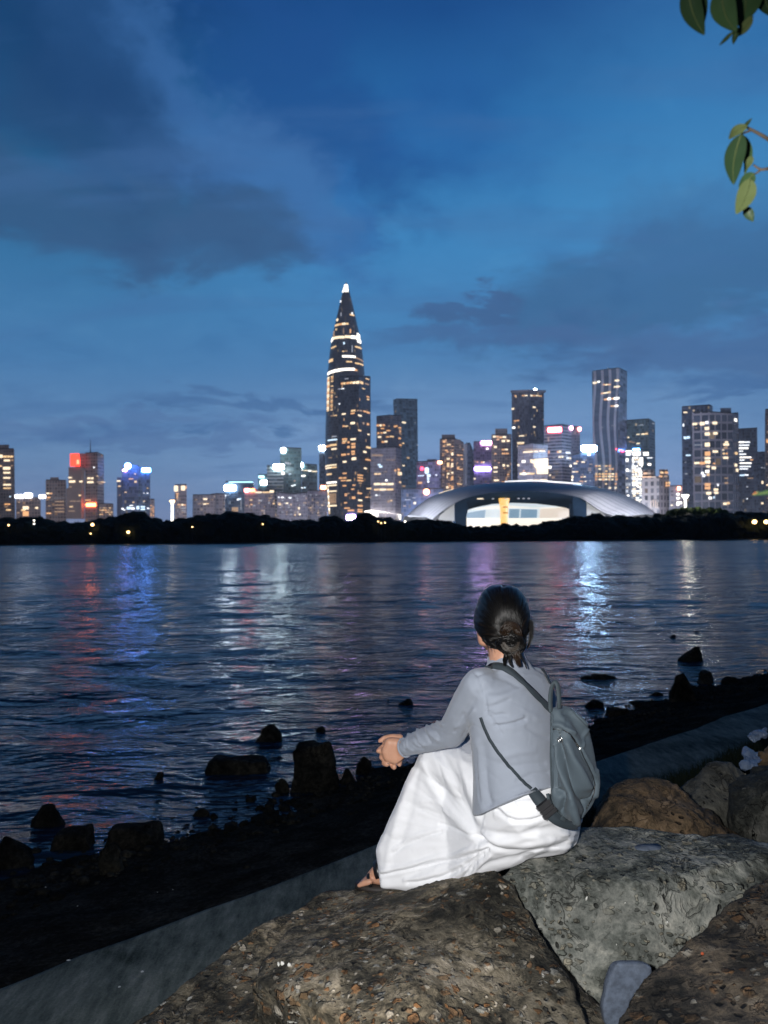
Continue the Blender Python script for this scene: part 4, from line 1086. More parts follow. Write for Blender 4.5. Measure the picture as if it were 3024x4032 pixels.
t_patch(405,734,505,748,'bright','light_band'); t_patch(507,742,562,752,'dimwarm','light_band',12); t_patch(296,748,330,770,'warm','light_band')
t_patch(285,846,400,866,'bright','light_band',-10); t_patch(402,836,500,854,'bright','light_band',-5)
t_patch(316,655,355,664,'warm','light_band',-6)
# glowing right shoulder: a fin of light
t_patch(516,540,536,600,'bright','lit_shoulder',8); t_patch(520,590,545,618,'bright','lit_shoulder'); t_patch(312,578,328,606,'bright','lit_shoulder',-8); t_patch(331,520,340,568,'dimwarm','light_strip')
for i in range(22):
    y=886+i*12.4; k=('cream','warm','amber','cream')[i%4]
    t_patch(284+ (i>8)*-2,y,300-(i>14)*2,y+8.5,k)
    if i not in (4,5,7): t_patch(316-(i>10)*3,y+2,333-(i>10)*3,y+9,('warm','amber','dimwarm')[i%3])
for i in range(14):
    t_patch(287+i*.9,1735+i*16,293+i*.9,1750+i*16,('cream','warm','bright')[i%3],'light_strip')
for i in range(9): t_patch(305+i*6.2,1800,307+i*6.2,1880,'dimwarm','light_strip')
# --- dark glass tower in front of it
b=Bld('glass_tower','dark glass tower with two faces standing before the bullet-shaped tower',3,[(372,370,874,1040),(530,530,868,1020),(624,621,872,1046)],'darkglass',40)
b.lit([(390,916,405,935,'amber'),(407,915,425,934,'warm'),(430,912,455,930,'amber'),(457,910,480,928,'warm'),(482,908,505,928,'cream'),(508,905,535,928,'cream'),(537,908,560,930,'warm'),(575,924,605,935,'dimwarm'),(580,885,607,893,'warm'),(418,884,450,890,'dimwhite'),(553,962,573,969,'warm'),(365,964,390,972,'dimwhite'),(392,963,415,970,'white'),(588,1024,607,1036,'amber'),(592,1045,607,1057,'warm'),(467,1133,505,1147),(515,1134,532,1144,'dimwarm'),(534,1135,550,1146,'dimwarm'),(562,1140,585,1152,'amber'),(588,1148,612,1162,'amber'),(395,1160,427,1173,'cream'),(465,1155,498,1168,'amber'),(520,1172,547,1185,'cream'),(463,1228,500,1248,'cream'),(402,1255,418,1270,'amber'),(420,1258,445,1268,'warm'),(558,1230,568,1250,'dimwarm'),(590,1238,606,1256,'amber'),(520,1290,545,1302,'warm'),(595,1322,609,1334,'cream'),(397,1358,438,1372,'amber'),(399,1376,436,1386,'warm'),(397,1389,425,1400,'amber'),(463,1358,508,1374,'cream'),(440,1382,457,1398,'amber'),(470,1395,503,1412,'amber'),(470,1416,503,1438,'amber'),(438,1418,457,1438,'amber'),(585,1423,620,1440,'warm'),(562,1458,585,1475,'cream'),(470,1455,500,1472,'amber'),(472,1476,500,1490,'amber'),(390,1480,430,1497,'amber'),(438,1478,457,1490,'amber'),(473,1508,510,1532,'cream'),(402,1537,434,1552,'cream'),(578,1523,620,1535,'amber'),(568,1590,588,1603,'cream'),(402,1630,435,1642,'amber'),(515,1645,557,1656,'amber'),(372,1666,400,1680,'amber'),(405,1665,432,1678,'amber'),(515,1665,557,1677,'amber'),(387,1688,430,1698,'amber'),(432,1686,470,1697,'warm'),(515,1687,560,1700,'amber'),(402,1728,432,1740,'amber'),(480,1724,505,1735,'amber'),(525,1708,548,1718,'dimwarm'),(470,1755,495,1767,'amber'),(418,1795,440,1804,'amber'),(418,1806,437,1816,'amber'),(440,1790,458,1800,'dimwarm'),(475,1818,503,1840,'amber'),(515,1786,550,1800,'amber'),(520,1842,552,1856,'cream'),(413,1863,437,1875,'amber'),(413,1905,460,1917,'amber'),(515,1885,555,1900,'amber'),(440,1922,495,1936,'amber'),(515,1918,555,1928,'amber'),(515,1932,555,1945,'amber'),(372,1080,380,1092,'white'),(345,1026,360,1036,'dimwarm')])
b.sign([(436,1963,505,2005)],'s_violet').lit([(520,1962,545,1990,'white')])
b=Bld('office_block','grey ribbed office block with two long warm window rows, right of the dark glass tower',3,[(620,622,1441,1000),(822,820,1430,992),(866,866,1440,1012)],'mauvefin',40)
b.lit([(633+i*11,1486,641+i*11,1500,'dimwarm') for i in range(8)]+[(652,1634,676,1648,'warm'),(680,1634,703,1647,'warm'),(680,1562,702,1574,'cool'),(690,1576,715,1590,'cool'),(648,1712,700,1730,'cream'),(703,1712,750,1730,'cream'),(753,1712,805,1730,'cream'),(648,1757,690,1772,'warm'),(692,1757,745,1772,'cream'),(748,1756,803,1771,'warm'),(738,1682,755,1700,'white'),(590,1750,630,1762,'warm'),(580,1820,605,1829,'amber'),(607,1820,630,1829,'dimwarm'),(660,1803,675,1815,'white'),(680,1803,700,1813,'dimwhite'),(755,1848,772,1870,'dimwarm'),(776,1846,795,1856,'warm'),(745,1527,775,1532,'dimwarm'),(780,1527,815,1532,'dimwarm'),(833,1598,850,1615,'amber'),(835,1620,850,1655,'warm'),(848,1625,865,1650,'cream'),(810,1605,825,1620,'amber'),(845,1700,860,1712,'warm'),(735,1620,752,1626,'dimwarm')])
b.part('lit_podium',[(585,2000),(585,1935),(640,1926),(740,1942),(800,1952),(858,1972),(858,2000)],LIGHT['bright'],3,5)
b=Bld('office_tower','mauve tower with scattered amber windows behind the ribbed office block',3,[(668,668,1186,1250),(770,770,1176,1250),(866,865,1182,1262)],'mauve',40)
b.lit([(668,1248,690,1265,'amber'),(692,1248,710,1264,'cream'),(715,1247,735,1263,'amber'),(805,1257,818,1273,'amber'),(820,1255,833,1268,'amber'),(700,1276,730,1286,'amber'),(760,1258,775,1266,'dimwarm'),(745,1292,780,1303,'amber'),(700,1310,720,1320,'amber'),(722,1308,747,1319,'cream'),(675,1310,690,1325,'amber'),(678,1342,707,1355,'cream'),(742,1342,770,1352,'amber'),(772,1340,805,1350,'warm'),(708,1381,730,1395,'amber'),(732,1378,755,1391,'cream'),(842,1270,862,1280,'amber'),(845,1284,862,1294,'dimwarm'),(847,1298,862,1308,'amber'),(846,1312,860,1322,'dimwarm'),(840,1352,860,1366,'amber'),(848,1406,866,1418,'amber'),(855,1325,866,1332,'dimwarm')])
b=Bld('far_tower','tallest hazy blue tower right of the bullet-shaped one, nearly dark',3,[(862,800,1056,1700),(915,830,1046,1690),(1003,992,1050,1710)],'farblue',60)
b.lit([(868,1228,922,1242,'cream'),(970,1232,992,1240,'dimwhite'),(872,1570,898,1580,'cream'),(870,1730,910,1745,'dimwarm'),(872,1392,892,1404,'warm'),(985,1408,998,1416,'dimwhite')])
# --- between tower and hall
b=Bld('low_tower','dark violet block with a red round sign beside a white logo panel',4,[(484,485,942,960),(600,598,938,955),(728,728,940,962)],'violet',40)
b.block(590,914,690,942,'violet')
p=W(*zt(4,538,1012),950); r=18*.3918/FPX*950; mb=MB(); mb.loft([[Vector((p.x+math.cos(2*PI*k/20)*r,946-q,p.z+math.sin(2*PI*k/20)*r)) for k in range(20)] for q in (0,1.5)]); mb.build('round_sign',LIGHT['s_redl'],b.root)
b.sign([(572,997,610,1060)],'cool').sign([(693,933,738,962)],'s_amber').lit([(500,1076,565,1083,'cool'),(585,1065,625,1078,'cool'),(588,1080,625,1090,'white'),(590,1095,610,1125,'cool'),(592,1128,610,1150,'white'),(500,1142,543,1162,'amber'),(672,1068,690,1079,'white'),(640,1150,660,1156,'dimwhite')])
b=Bld('low_block','dark low block with one glowing orange ball lamp, left of the domed hall',4,[(328,330,1218,800),(760,755,1212,800)],'bluedark',40)
p=W(*zt(4,585,1242),796); mb=MB(); mb.sphere(p,30*.3918/FPX*796,20,12); mb.build('ball_lamp',LIGHT['s_amber'],b.root,True)
b.lit([(365,1316,425,1325,'dimwhite'),(455,1343,480,1368,'cream'),(350,1380,380,1390,'dimwarm'),(440,1300,480,1306,'dimwhite')])
b=Bld('apartment_tower','brown apartment tower with a stepped roof and a pale fin at its right edge',4,[(720,718,716,1000),(878,876,712,990),(962,960,750,1004)],'brown',30)
b.block(738,667,872,718,'brown').part('roof_block',[(870,760),(870,718),(915,718),(915,760)],F_['brown'],2,.3)
b.part('fin',[(960,1200),(960,762),(980,762),(980,1200)],STEEL,2,.3)
b.lit([(752,725,778,750,'amber'),(790,760,830,775,'warm'),(752,775,772,790,'amber'),(780,820,800,835,'amber'),(838,845,855,880,'cream'),(790,903,820,922,'cream'),(836,910,853,935,'amber'),(836,950,855,1000,'cream'),(792,945,815,1000,'warm'),(795,1050,815,1070,'cream'),(790,1075,800,1110,'warm'),(838,1040,855,1060,'cream'),(838,1080,855,1130,'amber'),(785,1185,806,1210,'cream'),(838,1180,857,1222,'amber'),(888,866,918,880,'amber'),(922,868,945,880,'amber'),(925,905,948,922,'amber'),(888,990,910,1020,'amber'),(912,1012,945,1022,'amber'),(888,1155,910,1168,'amber'),(912,1160,938,1170,'warm'),(752,1005,772,1020,'amber'),(752,1070,765,1085,'dimwarm')]).rnd(745,720,860,1210,6,26,.42,21,('dimwarm','dimwarm','amber'),.55,.5).rnd(885,770,955,1190,5,22,.14,22,('dimwarm','amber'))
b=Bld('blue_slab','plain pale blue slab in the gap right of the finned brown tower',4,[(980,980,756,1120),(1024,1024,756,1120),(1062,1060,842,1120)],'bluepale',40)
b=Bld('violet_tower','violet lit tower with a pink roof sign and a second pink sign lower down',4,[(1060,1058,742,1060),(1245,1242,738,1060)],'violet',40)
b.sign([(1135,732,1243,768)],'s_pink').sign([(1070,997,1226,1028)],'s_violet').lit([(1065,930,1080,945,'dimwarm'),(1090,935,1105,950,'amber'),(1130,935,1148,955,'amber'),(1152,937,1168,955,'cream'),(1185,800,1207,818,'bright'),(1060,1103,1078,1118,'cream'),(1062,968,1075,980,'dimwarm')])
b=Bld('apartment_tower','brown apartment tower with a square roof block, right of the violet tower',4,[(1240,1238,672,990),(1440,1440,668,990)],'brown',30)
b.block(1275,607,1398,674,'brown')
b.lit([(1253,678,1280,698,'cream'),(1283,680,1312,696,'amber'),(1318,684,1345,706,'amber'),(1348,682,1385,702,'cream'),(1340,720,1375,743,'cream'),(1392,720,1420,742,'cream'),(1262,780,1292,803,'cream'),(1340,812,1370,826,'amber'),(1372,810,1403,824,'cream'),(1340,850,1375,865,'amber'),(1377,850,1412,864,'amber'),(1265,853,1288,866,'amber'),(1258,988,1300,1008,'cream'),(1350,962,1372,990,'cream'),(1392,972,1412,990,'cream'),(1255,1035,1300,1048,'cream'),(1260,1118,1313,1135,'cream'),(1395,1060,1415,1075,'amber'),(1395,1080,1415,1095,'dimwarm'),(1262,1090,1280,1100,'dimwarm')]).rnd(1245,690,1435,1150,10,24,.07,23,('dimwarm','amber'))
b=Bld('tall_tower','tall grey glass tower with a flared roof and a white roof lamp',5,[(176,165,356,1150),(350,341,350,1140),(487,490,358,1156)],'tallgrey',40)
b.part('cornice',[(160,376),(160,354),(340,346),(493,352),(493,374),(340,366)],F_['concrete'],3,.2)
b.sign([(383,334,413,362)],'s_white').lit([(270,398,295,408,'amber'),(298,398,325,408,'cream'),(350,396,375,410,'cream'),(378,398,400,408,'amber'),(405,398,425,408,'cream'),(428,400,448,410,'warm'),(450,402,465,414,'amber'),(195,398,205,412,'amber'),(372,512,405,527,'cream'),(165,528,190,545,'cream'),(188,652,212,662,'amber'),(215,648,240,660,'amber'),(172,715,200,735,'bright'),(378,710,402,725,'cream'),(240,802,292,813,'cream'),(222,870,290,882,'cream'),(225,884,290,892,'warm'),(222,902,308,916,'cream'),(360,635,372,642,'dimwhite'),(188,675,205,683,'dimwarm'),(358,785,368,792,'dimwarm'),(470,640,480,650,'dimwarm'),(228,775,238,783,'dimwarm')])
b=Bld('office_block','glass block with a huge cream-lit hall window, before the tall grey tower',5,[(228,228,906,940),(380,380,886,932),(528,526,900,944)],'mauvefin',40)
b.lit([(283,962,330,978,'cream'),(333,958,380,974,'cream'),(383,956,430,972,'cream'),(433,955,505,968,'cream'),(270,1052,302,1078,'bright'),(248,1178,275,1200,'cream'),(278,1176,305,1200,'bright'),(306,1178,350,1196,'cream'),(352,1178,395,1196,'warm'),(320,1246,380,1258,'cream'),(385,1246,440,1258,'warm'),(445,1244,525,1256,'cream'),(225,1090,243,1112,'cream'),(240,930,262,936,'dimwarm'),(278,1153,298,1165,'amber')]).part('lit_hall_window',[(412,1190),(412,1142),(385,1112),(385,1085),(358,1075),(355,1046),(440,1040),(520,1035),(520,1190)],LIGHT['cream'],1,1)
for i in range(14): b.lit([(300+i*15,935,308+i*15,952,'dimwarm')])
b=Bld('sign_tower','mauve banded tower with a long red-edged white sign at its roof',5,[(492,492,712,1000),(674,670,695,990),(766,765,712,1004)],'band',40)
b.part('sign_frame',[(528,776),(528,720),(668,716),(668,774)],LIGHT['s_redl'],.6,.4).sign([(537,726,660,768)],'s_redw').sign([(745,712,772,745)],'s_pink')
b.lit([(620,958,640,980,'amber'),(642,955,662,976,'cream'),(637,1010,660,1030,'cream'),(661,1008,682,1028,'cream'),(705,966,728,985,'white'),(730,968,752,985,'white'),(712,1022,735,1040,'white'),(737,1024,760,1040,'cream'),(745,1098,768,1120,'bright'),(537,1108,563,1138,'bright'),(545,1193,560,1210,'cream'),(533,955,548,985,'amber'),(530,815,540,870,'dimwarm'),(705,1000,725,1008,'dimwhite'),(580,1020,605,1028,'dimwarm'),(590,1080,640,1086,'dimwarm'),(590,1160,640,1166,'dimwarm'),(570,1215,600,1235,'dimwarm')]).sign([(497,980,520,1008)],'s_redl')
b=Bld('sign_tower_wing','plain mauve slab with a red lamp at its roof corner behind the banded tower',5,[(765,765,716,1040),(852,850,718,1044)],'mauve',40)
b.sign([(830,722,856,758)],'s_redw')
b=Bld('office_block','blue block under the most dazzling blue-white sign of the skyline',5,[(766,768,1006,920),(1002,1000,968,920)],'bluedark',40)
b.sign([(862,905,1015,964)],'s_blue').lit([(925,985,955,1008,'bright'),(785,1077,823,1093,'cream'),(812,1058,835,1070,'amber'),(865,1063,900,1078,'cream'),(772,1163,800,1175,'cream'),(803,1162,833,1174,'warm'),(765,1205,785,1235,'cream'),(765,1240,780,1260,'bright'),(855,1214,880,1226,'amber'),(884,1212,910,1224,'cream'),(845,1260,885,1268,'amber'),(897,1260,915,1270,'cream'),(930,1130,965,1136,'dimwarm'),(930,1142,965,1148,'dimwarm'),(930,1154,965,1160,'dimwarm')]).rnd(770,1040,1000,1290,12,12,.06,25,('dimwarm','dimwhite'))
# ribbed tower
b=Bld('ribbed_tower','tall tower with wavy white vertical ribs and a broad plain right side',5,[(1000,973,160,1060),(1222,1245,126,1045),(1312,1326,165,1075)],'rib',40,styles=['rib','concrete'])
b.part('roof_mast',[(1117,135),(1117,112),(1124,110),(1126,120),(1138,122),(1138,135)],F_['concrete'],1,-6)
b.lit([(983,266,1000,285,'cream'),(1003,264,1020,283,'cream'),(1030,255,1052,272,'bright'),(1203,243,1222,260,'cream'),(1224,243,1245,260,'cream'),(1085,287,1105,300,'amber'),(1108,287,1130,300,'cream'),(1133,287,1160,298,'amber'),(1195,307,1222,322,'cream'),(1224,305,1252,320,'cream'),(1063,374,1085,388,'amber'),(1087,371,1110,385,'cream'),(1112,366,1135,381,'cream'),(1137,360,1160,376,'warm'),(1095,432,1125,450,'amber'),(1130,425,1160,445,'bright'),(1170,425,1192,442,'amber'),(1194,420,1245,440,'bright'),(1160,502,1180,515,'amber'),(1184,502,1202,514,'warm'),(1208,497,1235,515,'bright'),(1062,720,1085,727,'dimwhite'),(1172,700,1215,706,'dimwhite')])
R_=random.Random(4)
for yy,pp in ((1110,.8),(1140,.7),(1162,.3),(1190,.9),(1215,.9),(1245,.8),(1290,.2),(1330,.5)):
    for i in range(7):
        if R_.random()<pp:
            x=1008+i*33+R_.uniform(-3,3); b.lit([(x,yy-8,x+R_.uniform(14,26),yy+8,R_.choice(('amber','warm','cream')))])
b.part('red_sign',[(1217,932),(1279,962),(1279,972),(1217,946)],LIGHT['s_redl'],1,1)
b=Bld('office_tower','dark teal tower with few lights, right of the ribbed tower',5,[(1322,1318,654,1080),(1558,1545,638,1070),(1616,1606,674,1090)],'darkgreen',40)
b.lit([(1330,815,1345,830,'cream'),(1420,787,1450,797,'cream'),(1470,783,1500,797,'cream'),(1503,779,1533,795,'warm'),(1345,860,1375,872,'dimwarm'),(1380,868,1400,878,'dimwarm'),(1420,878,1453,890,'cream'),(1445,695,1490,702,'dimwhite'),(1570,680,1600,688,'dimwhite'),(1385,935,1450,955,'s_bluel')])
b=Bld('bright_office','narrow office block blazing with stacked white lit floors',5,[(1310,1308,958,900),(1478,1476,958,900)],'officelit',30)
b.lit([(1308,953,1375,972,'bright'),(1378,964,1458,1008,'bright'),(1485,968,1540,1008,'bright'),(1310,980,1360,1006,'white'),(1313,1030,1335,1070,'bright'),(1450,1018,1483,1115,'bright'),(1530,1082,1565,1106,'bright'),(1522,1024,1580,1033,'white'),(1315,1135,1335,1168,'bright'),(1450,1150,1466,1210,'white'),(1315,1230,1330,1240,'cream'),(1320,1320,1335,1332,'cream'),(1322,1400,1345,1415,'bright')])
R_=random.Random(9)
y=1020
while y<1490:
    x=1372+R_.uniform(0,12)
    while x<1468:
        w=R_.uniform(14,40)
        if R_.random()<.8: b.lit([(x,y,min(x+w,1474),y+R_.uniform(11,17),R_.choice(('bright','white','cream','bright')))])
        x+=w+R_.uniform(4,12)
    y+=R_.uniform(19,24)
b=Bld('classical_hotel','stone-coloured stepped building with glowing orange cornice turrets',6,[(340,340,1145,820),(522,520,1140,812),(626,625,1130,824)],'classic',40)
b.block(342,1062,470,1146,'classic','turret').block(520,1058,612,1142,'classic','turret')
b.lit([(360,1090,395,1112,'amber'),(398,1092,430,1112,'dimwarm'),(345,1130,390,1146,'amber'),(393,1130,440,1146,'amber'),(443,1130,482,1146,'dimwarm'),(515,1082,560,1104,'warm'),(562,1082,610,1104,'amber'),(500,1122,550,1140,'amber'),(553,1122,606,1140,'dimwarm'),(575,1190,600,1212,'amber'),(602,1188,627,1212,'warm'),(575,1216,600,1240,'amber'),(602,1216,622,1238,'amber'),(430,1380,440,1470,'dimwarm'),(455,1370,465,1460,'dimwarm'),(480,1378,490,1470,'dimwarm'),(500,1400,508,1470,'dimwarm')],push=1.2)
b=Bld('low_block','pinkish low block with a ladder of bright lamps down its front',6,[(630,630,1238,800),(768,765,1232,800)],'pale',30)
b.sign([(708,1238,737,1278)],'s_amber').lit([(700,1306,730,1330,'bright'),(700,1350,733,1372,'bright'),(698,1396,757,1420,'bright'),(700,1420,728,1438,'bright'),(640,1428,662,1442,'cream'),(640,1340,650,1350,'dimwarm'),(655,1380,668,1388,'dimwarm')])
b=Bld('dark_tower','dark tower with a rounded roof corner behind the white-framed grid block',6,[(770,757,406,960),(1060,1052,386,960),(1086,1080,402,970)],'bluedark',40)
b.lit([(772,455,812,470,'cream'),(765,580,778,612,'white'),(775,714,805,742,'cool'),(808,712,838,738,'cool'),(795,905,848,918,'cool'),(785,550,792,560,'dimwarm'),(790,980,800,990,'dimwhite'),(788,1100,815,1112,'dimwhite')])
b=Bld('grid_block','white-framed apartment block with a bold square grid of windows',6,[(886,865,462,900),(1050,1050,458,894),(1298,1288,476,896),(1362,1350,470,912)],'grid',40,styles=['grid','grid','grid'])
b.block(1160,416,1275,476,'bluedark')
b.lit([(870,572,915,597,'cream'),(948,562,993,600,'cream'),(1005,552,1033,585,'white'),(1075,558,1125,590,'cream'),(998,612,1040,647,'cream'),(1000,670,1048,707,'cream'),(1083,667,1130,697,'cream'),(1000,777,1048,823,'cream'),(1000,868,1053,920,'amber'),(1075,860,1135,885,'cream'),(1187,785,1250,812,'cream'),(1205,765,1240,782,'cream'),(1187,925,1243,950,'cream'),(1000,930,1053,955,'cream'),(1000,962,1053,1000,'cream'),(890,980,940,1005,'cream'),(948,978,1000,1010,'amber'),(1067,1028,1112,1060,'cream'),(1015,1018,1048,1040,'cream'),(1005,1065,1040,1097,'bright'),(1020,1105,1045,1125,'warm'),(1000,1202,1053,1235,'amber'),(1000,1238,1053,1270,'amber'),(1087,1258,1137,1283,'cream'),(1095,1290,1137,1317,'cream'),(1015,1293,1062,1325,'cream'),(1035,1345,1068,1372,'bright'),(1187,1405,1225,1432,'cream'),(1227,1400,1258,1425,'warm'),(1298,525,1337,560,'bright'),(1300,877,1345,905,'warm'),(1297,998,1340,1030,'cream'),(1312,1050,1352,1085,'cream'),(1180,850,1195,862,'cream'),(1182,885,1205,903,'warm'),(1215,885,1235,903,'amber'),(960,1085,985,1110,'white'),(975,1112,1000,1140,'white'),(900,620,915,632,'dimwarm'),(1080,990,1105,1005,'amber'),(1195,820,1235,845,'dimwarm'),(1200,1145,1240,1158,'dimwarm'),(1205,1190,1240,1212,'dimwarm'),(893,800,970,806,'dimwhite'),(1125,1210,1140,1235,'white'),(1085,1340,1097,1365,'cool')])
b=Bld('office_tower','blue-grey tower with white strip-lit floors, right of the white-framed grid block',6,[(1352,1350,640,1000),(1560,1546,628,1000)],'bluedark',40)
b.lit([(1350,767,1410,782,'bright'),(1412,767,1470,781,'white'),(1350,800,1463,812,'white'),(1350,829,1453,846,'bright'),(1352,863,1397,875,'white'),(1355,894,1430,907,'white'),(1357,927,1485,940,'bright'),(1357,956,1412,968,'white'),(1358,988,1487,1000,'bright'),(1357,1023,1480,1035,'white'),(1357,1048,1450,1060,'white'),(1360,1113,1410,1128,'cool'),(1412,1110,1452,1125,'white'),(1440,1147,1505,1156,'dimwarm'),(1470,952,1500,966,'amber'),(1432,1232,1446,1250,'dimwhite'),(1432,1360,1445,1372,'white')])
b=Bld('office_block','dark blue block low between the strip-lit tower and the right edge',6,[(1545,1548,882,1080),(1640,1636,878,1080)],'bluedark',40)
b.lit([(1590,1178,1608,1212,'cream'),(1588,1402,1608,1425,'cream'),(1585,1035,1600,1046,'dimwhite'),(1610,1040,1625,1048,'dimwhite')])
b=Bld('apartment_tower','reddish tower cut off by the right edge of the photo',6,[(1632,1630,434,940),(1800,1800,430,940)],'brown',40)
b.lit([(1640,735,1660,785,'amber'),(1645,660,1665,672,'dimwarm'),(1640,1215,1660,1230,'cream')]).rnd(1635,470,1790,1440,8,30,.15,27,('dimwarm','amber'))

# ------------------------------------------------------------------ the domed sports hall
def hall():
    Yr,Yf=705.,640.
    ridge=spline([(1590,2036),(1601,2030),(1638,1998),(1685,1963),(1748,1936),(1842,1914),(1940,1901),(2100,1896),(2185,1901),(2303,1909),(2381,1925),(2459,1948),(2538,1988),(2581,2021),(2592,2034)],6)
    rim=spline([(1700,2046),(1720,2030),(1756,2002),(1791,1981),(1842,1959),(1900,1946),(1979,1935),(2077,1932),(2146,1937),(2224,1947),(2283,1960),(2308,1973),(2342,1996),(2373,2015),(2440,2040)],6)
    def res(L,n):
        d=[0]
        for a,b in zip(L[:-1],L[1:]): d.append(d[-1]+math.hypot(b[0]-a[0],b[1]-a[1]))
        out=[]
        for i in range(n):
            t=d[-1]*i/(n-1); k=0
            while k<len(d)-2 and d[k+1]<t: k+=1
            f=(t-d[k])/max(1e-6,d[k+1]-d[k]); out.append((lerp(L[k][0],L[k+1][0],f),lerp(L[k][1],L[k+1][1],f)))
        return out
    N=90; R=res(ridge,N); I=res(rim,N)
    base=W(2100,2112,Yf)
    root=thing('sports_hall','low white domed sports hall with a huge arched lit opening','hall',(base.x,Yf,1.5))
    # roof shell: bulging skin from ridge to front rim, and a back skin down to the ground
    m,t,b=new_mat('hall_shell'); uv=t.coord('UV'); s=t.node('ShaderNodeSeparateXYZ'); t.put(s.inputs[0],uv)
    seam=t.m('LESS_THAN',t.m('FRACT',t.m('MULTIPLY',t.m('ADD',s.outputs[1],t.m('MULTIPLY',s.outputs[0],.13)),13.)),.12); seam2=t.m('LESS_THAN',t.m('FRACT',t.m('MULTIPLY',s.outputs[0],120.)),.1)
    sm=t.m('MAXIMUM',seam,t.m('MULTIPLY',seam2,.5))
    t.put(b.inputs['Base Color'],t.mix(sm,(.62,.62,.63),(.24,.25,.27))); b.inputs['Roughness'].default_value=.45; b.inputs['Metallic'].default_value=0.
    SH=m
    rows=[]; M=10
    for j in range(M+1):
        f=j/M; row=[]
        for a,c in zip(R,I):
            p=W(a[0],a[1],Yr); q=W(c[0],c[1],Yf); x=p.lerp(q,f)
            x.y-= 10*math.sin(PI*f); x.z+=2.2*math.sin(PI*f)
            row.append(x)
        rows.append(row)
    for f in (.5,1.):
        rows.insert(0,[W(a[0],a[1],Yr)+Vector((0,70*f,-(W(a[0],a[1],Yr).z-1)*f**2)) for a in R])
    vs=[p for r in rows for p in r]; fs=[];uv=[]
    for j in range(len(rows)-1):
        for i in range(N-1):
            fs.append((j*N+i,(j+1)*N+i,(j+1)*N+i+1,j*N+i+1)); u0,u1=i/N,(i+1)/N; v0,v1=j/len(rows),(j+1)/len(rows); uv.append([(u0,v0),(u0,v1),(u1,v1),(u1,v0)])
    sh=mk('roof_shell',vs,fs,SH,root,True,uv)
    # lit ridge line near the top
    mb=MB(); mb.tube([W(a[0],a[1]+1.5,Yr-8)+Vector((0,0,.6)) for a in R[36:62]],[.75+.55*math.sin(PI*k/25) for k in range(26)],6); mb.build('ridge_light',LIGHT['bright0'] if 'bright0' in LIGHT else LIGHT['white'],root)
    mb=MB(); mb.tube([W(a[0],a[1]+1,Yr-6) for a in R[14:20]],.5,6); mb.build('edge_light',LIGHT['cream'],root)
    # dark soffit from rim back to inner arch
    inner=res(spline([(1836,2060),(1836,2004),(1873,1991),(1940,1977),(2018,1971),(2107,1974),(2185,1984),(2224,1992),(2256,2003),(2256,2060)],6),N)
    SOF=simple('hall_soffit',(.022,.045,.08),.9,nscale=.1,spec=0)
    Y2=668.
    rimc=[(c[0],c[1]) for c in I]
    q=[W(c[0],c[1]+1,Yf+.8) for c in I]
    # soffit front fascia: band between the rim and the inner arch, set back
    def at(L,x):
        best=min(L,key=lambda c:abs(c[0]-x)); return best
    xs=[1791+ (2308-1791)*i/60 for i in range(61)]
    top_=[]; bot_=[]
    rimtab=sorted(rim); 
    arch=[(1836,2010),(1873,1998),(1940,1985),(2018,1980),(2107,1983),(2185,1992),(2224,1999),(2256,2010)]
    for x in xs:
        ty=interp(rimtab,x)
        by=interp(arch,x) if 1836<=x<=2256 else 2046
        top_.append(W(x,ty-1,Yf+3)); bot_.append(W(x,by,Y2 if 1836<=x<=2256 else Yf+6))
    mb=MB(); vs=top_+bot_; n=len(xs)
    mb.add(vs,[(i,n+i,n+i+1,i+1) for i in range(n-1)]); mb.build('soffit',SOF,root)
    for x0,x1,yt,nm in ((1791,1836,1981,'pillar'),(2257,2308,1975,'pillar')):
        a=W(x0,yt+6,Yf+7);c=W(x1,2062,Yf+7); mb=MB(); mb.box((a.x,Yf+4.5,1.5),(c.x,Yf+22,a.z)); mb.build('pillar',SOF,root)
    mb=MB()
    # small soffit lamps
    for x,y in ((1890,1963),(1990,1963),(2040,1962),(2060,1962),(2080,1962),(1940,1963)):
        p=W(x,y,Yf+12); mb=MB(); mb.sphere(p+Vector((0,-2,-.3)),(1.1 if x>1900 else 3.,.5,.45)); mb.build('soffit_lamp',LIGHT['dimwhite'] if x>1900 else LIGHT['cream'],root)
    # lit interior: glazed wall made of panels
    Yg=676.
    def panel(name,poly,key,dy=0,th=.6):
        mb=MB(); P=[W(x,y,Yg+dy) for x,y in poly]; mb.loft([[p+Vector((0,th,0)) for p in P],P]); return mb.build(name,key if not isinstance(key,str) else LIGHT[key],root)
    hallw=emit('hall_wall_lit',(.80,.92,1.),.72); hallc=emit('hall_glass_blue',(.25,.52,.78),.5); hallf=emit('hall_floor_lit',(1,.92,.78),1.1); hallr=emit('hall_wall_warm',(1,.86,.72),.72); halls=emit('hall_lobe_lit',(.80,.82,.84),.36); yel=emit('hall_column_lit',(1,.55,.10),1.05)
    arcx=[1836+ (2256-1836)*i/24 for i in range(25)]
    panel('lit_wall',[(x,interp(arch,x)-3) for x in arcx]+[(2256,2085),(1836,2085)],hallw,6)
    panel('lit_floor',[(1836,2040),(2256,2042),(2256,2085),(1836,2085)],hallf,4)
    panel('blue_glazing',[(1838,2020),(1912,2007),(1908,2040),(1838,2040)],hallc,3)
    panel('blue_glazing',[(2006,2004),(2046,2004),(2044,2040),(2004,2040)],hallc,3)
    panel('blue_glazing',[(2052,2004),(2116,2006),(2114,2039),(2050,2040)],hallc,3)
    panel('lit_inner_wall',[(2128,1998),(2256,1998),(2256,2040),(2124,2040)],hallr,3)
